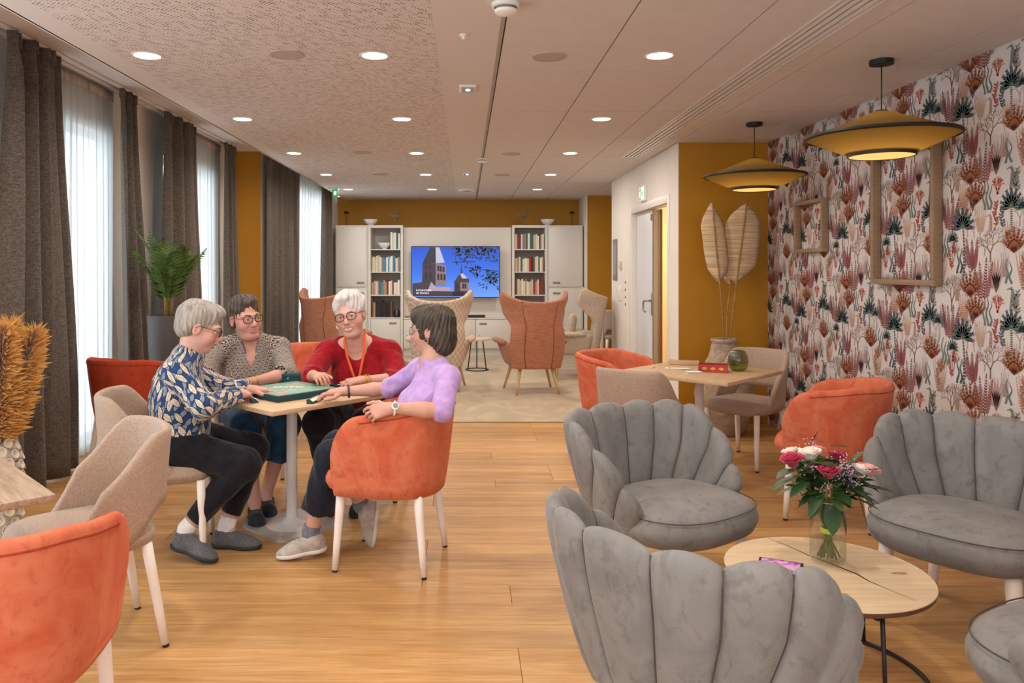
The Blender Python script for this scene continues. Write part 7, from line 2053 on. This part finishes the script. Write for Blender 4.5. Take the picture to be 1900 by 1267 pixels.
def chestpt(ctx, x, y, z): J = ctx['J']; return J['neck'] + ctx['rt'] * x + ctx['fw'] * y + ctx['up'] * z
lp = [chestpt(cC, -0.055, -0.02, 0.055), chestpt(cC, -0.062, 0.07, 0.025), chestpt(cC, -0.052, 0.13, -0.06), chestpt(cC, -0.028, 0.175, -0.14), chestpt(cC, -0.006, 0.198, -0.20), chestpt(cC, 0.0, 0.204, -0.27)]
rp = [chestpt(cC, 0.055, -0.02, 0.055), chestpt(cC, 0.062, 0.07, 0.025), chestpt(cC, 0.048, 0.13, -0.06), chestpt(cC, 0.024, 0.175, -0.14), chestpt(cC, 0.004, 0.20, -0.20), chestpt(cC, 0.0, 0.206, -0.27)]
pm('lanyard_orange', '#e4581c', rough=0.6)
def ribbon(name, pts, w_, mat, ctx):
    V_, F_ = [], []
    for i, p in enumerate(pts):
        d = unit(A3(pts[min(i + 1, len(pts) - 1)]) - A3(pts[max(i - 1, 0)])); sd = unit(np.cross(d, ctx['fw'])) * w_; n_ = ctx['fw'] * 0.002
        V_ += [rel(ctx, p - sd), rel(ctx, p + sd), rel(ctx, p + sd + n_), rel(ctx, p - sd + n_)]
        if i:
            a = 4 * (i - 1); F_ += [(a + k, a + (k + 1) % 4, a + 4 + (k + 1) % 4, a + 4 + k) for k in range(4)]
    return newmesh(name, V_, F_, mat, ctx['root'])
for q in (lp, rp): ribbon('lanyard', q, 0.008, 'lanyard_orange', cC)
tube('necklace', [rel(cC, chestpt(cC, 0.075 * math.sin(a), 0.035 + 0.07 * math.cos(a), 0.0 - 0.045 * max(0, math.cos(a)))) for a in [-1.3 + 2.6 * k / 16 for k in range(17)]], 0.002, 'gold', pC, 6)
pD, cD = person(dict(label='person in a lilac top and navy trousers in the orange tub chair', facing=(-0.9, -0.43, 0),
    J=dict(pelvis=(-0.235, 3.87, 0.56), chest=(-0.175, 3.885, 0.785), neck=(-0.165, 3.915, 0.972), head=(-0.172, 3.945, 1.132), sR=(-0.24, 4.065, 0.912), sL=(-0.085, 3.77, 0.912), eR=(-0.415, 4.16, 0.80), eL=(-0.11, 3.60, 0.785), wR=(-0.645, 4.13, 0.79), wL=(-0.345, 3.555, 0.805), hR=(-0.28, 3.95, 0.54), hL=(-0.28, 3.79, 0.54), kR=(-0.66, 4.02, 0.52), kL=(-0.665, 3.86, 0.51), aR=(-0.545, 4.07, 0.20), aL=(-0.775, 3.88, 0.125), heelR=(-0.455, 4.085, 0.215), heelL=(-0.70, 3.885, 0.035), tR=(-0.50, 4.03, 0.005), tL=(-0.93, 3.845, 0.006)),
    foot_up=dict(R=(-0.93, -0.25, 0.15), L=(-0.12, 0, 0.99)), head_fwd=(-0.93, 0.36, -0.05), head_up=(-0.03, 0.0, 1), gaze=(-0.8, 0.6, 0), skin=lin('#d2a38f')[:3], head_scale=1.04, brow='hair_brown',
    hands=dict(R=dict(fwd=(-0.97, -0.12, -0.02), n=(-0.05, -0.1, 1), curl=((0.15, 0.45, 0.35), (0.25, 0.45, 0.35), (0.35, 0.45, 0.35), (0.45, 0.45, 0.35)), spread=0.12), L=dict(fwd=(-0.93, -0.05, -0.22), n=(-0.1, -0.75, 0.65), curl=((0.25, 0.5, 0.4), (0.5, 0.6, 0.4), (0.6, 0.7, 0.4), (0.7, 0.7, 0.5)), spread=0.1)),
    hair=[((0, -0.02, 0.042), (0.088, 0.104, 0.085), 0.02), ((0, -0.055, -0.03), (0.086, 0.068, 0.085), 0.02), ((0, -0.06, -0.085), (0.066, 0.045, 0.04), 0.02), ((0, 0.05, 0.075), (0.066, 0.052, 0.045), 0.02), ((0.062, 0.012, -0.01), (0.022, 0.028, 0.06), 0.015), ((-0.062, 0.012, -0.01), (0.022, 0.028, 0.06), 0.015)], hair_cut=[((0, 0.125, -0.06), (0.084, 0.094, 0.100), 0.012), ((0.09, -0.002, -0.022), (0.018, 0.020, 0.034), 0.006), ((-0.09, -0.002, -0.022), (0.018, 0.020, 0.034), 0.006), ((0.075, 0.03, -0.085), (0.04, 0.04, 0.05), 0.01), ((-0.075, 0.03, -0.085), (0.04, 0.04, 0.05), 0.01)], hairmat='hair_brown', strand=1.3, glasses='steel', bulk=0.88,
    shirtmat='knit_lilac', shirt_name='sweater', sleeve=dict(R=0.08, L=0.12), sleeve_r=1.0, neck_cut=[((0, 0.03, 0.05), (0.085, 0.078, 0.055), 0.008)], neck_slit=[((0, 0.07, 0.03), (0, 0.115, -0.11), (0.04, 0.008))], hem=0.03, wrinkle=0.003, shirt_infl=0.011,
    pantmat='cloth_navy', pant_len=0.72, hem_r=0.075, waist=0.03, shoemat='shoe_pale', solemat='sole_pale', laces=True, sock='sock_grey'))
bracelet(cD, 'R', 0.10, 0.031, 0.0055, pm('bead_dark', '#34303c', rough=0.3), 'bead_bracelet', 1)
wt = thing_child(pD, 'wristwatch')
bracelet(cD, 'L', 0.08, 0.030, 0.006, 'ceramic_white', 'watch_strap').parent = wt
J = cD['J']; dd = unit(J['eL'] - J['wL']); wc = J['wL'] + (J['eL'] - J['wL']) * 0.08; nn = unit(A3((-0.05, -0.85, 0.5)) - dd * (A3((-0.05, -0.85, 0.5)) @ dd))
Rq = Vector((0, 0, 1)).rotation_difference(Vector(nn)).to_euler()
lathe('watch_case', [(0.0, 0.006), (0.014, 0.006), (0.018, 0.003), (0.018, -0.004), (0.0, -0.004)], 'ceramic_white', wt, 20, loc=rel(cD, wc + nn * 0.031), rot=Rq)
lathe('watch_dial', [(0.0, 0.0066), (0.0125, 0.0066)], 'steel', wt, 20, loc=rel(cD, wc + nn * 0.031), rot=Rq)
def earring(ctx, sx, mat, r=0.009):
    c = ctx['H'](sx * 0.076, -0.004, -0.048); pts = [rel(ctx, c + A3((0.3, 0.95, 0)) * 0 + ctx['J']['head'] * 0 + A3((math.cos(a) * r * 0.8, -math.cos(a) * r * 0.5, math.sin(a) * r))) for a in [2 * PI * k / 16 for k in range(16)]]
    return tube('earring', pts, 0.0028, mat, ctx['root'], 6, closed=True)
earring(cD, 1, 'gold'); earring(cD, -1, 'gold')
lathe('earring', [(0.0, 0.006), (0.013, 0.005), (0.013, -0.005), (0.0, -0.006)], pm('earring_cream', '#e6d2a4', rough=0.4), pC, 16, loc=rel(cC, cC['H'](0.078, 0.005, -0.05)), rot=(PI / 2, 0, 0))
tube('ring', [rel(cD, J['wL'] + unit((-0.93, -0.05, -0.22)) * 0.10 + A3((0.0, 0.0, -0.02)) + A3((0.003 * math.sin(a), 0.0095 * math.cos(a), 0.0095 * math.sin(a))) ) for a in [2 * PI * k / 14 for k in range(14)]], 0.002, 'gold', pD, 6, closed=True)
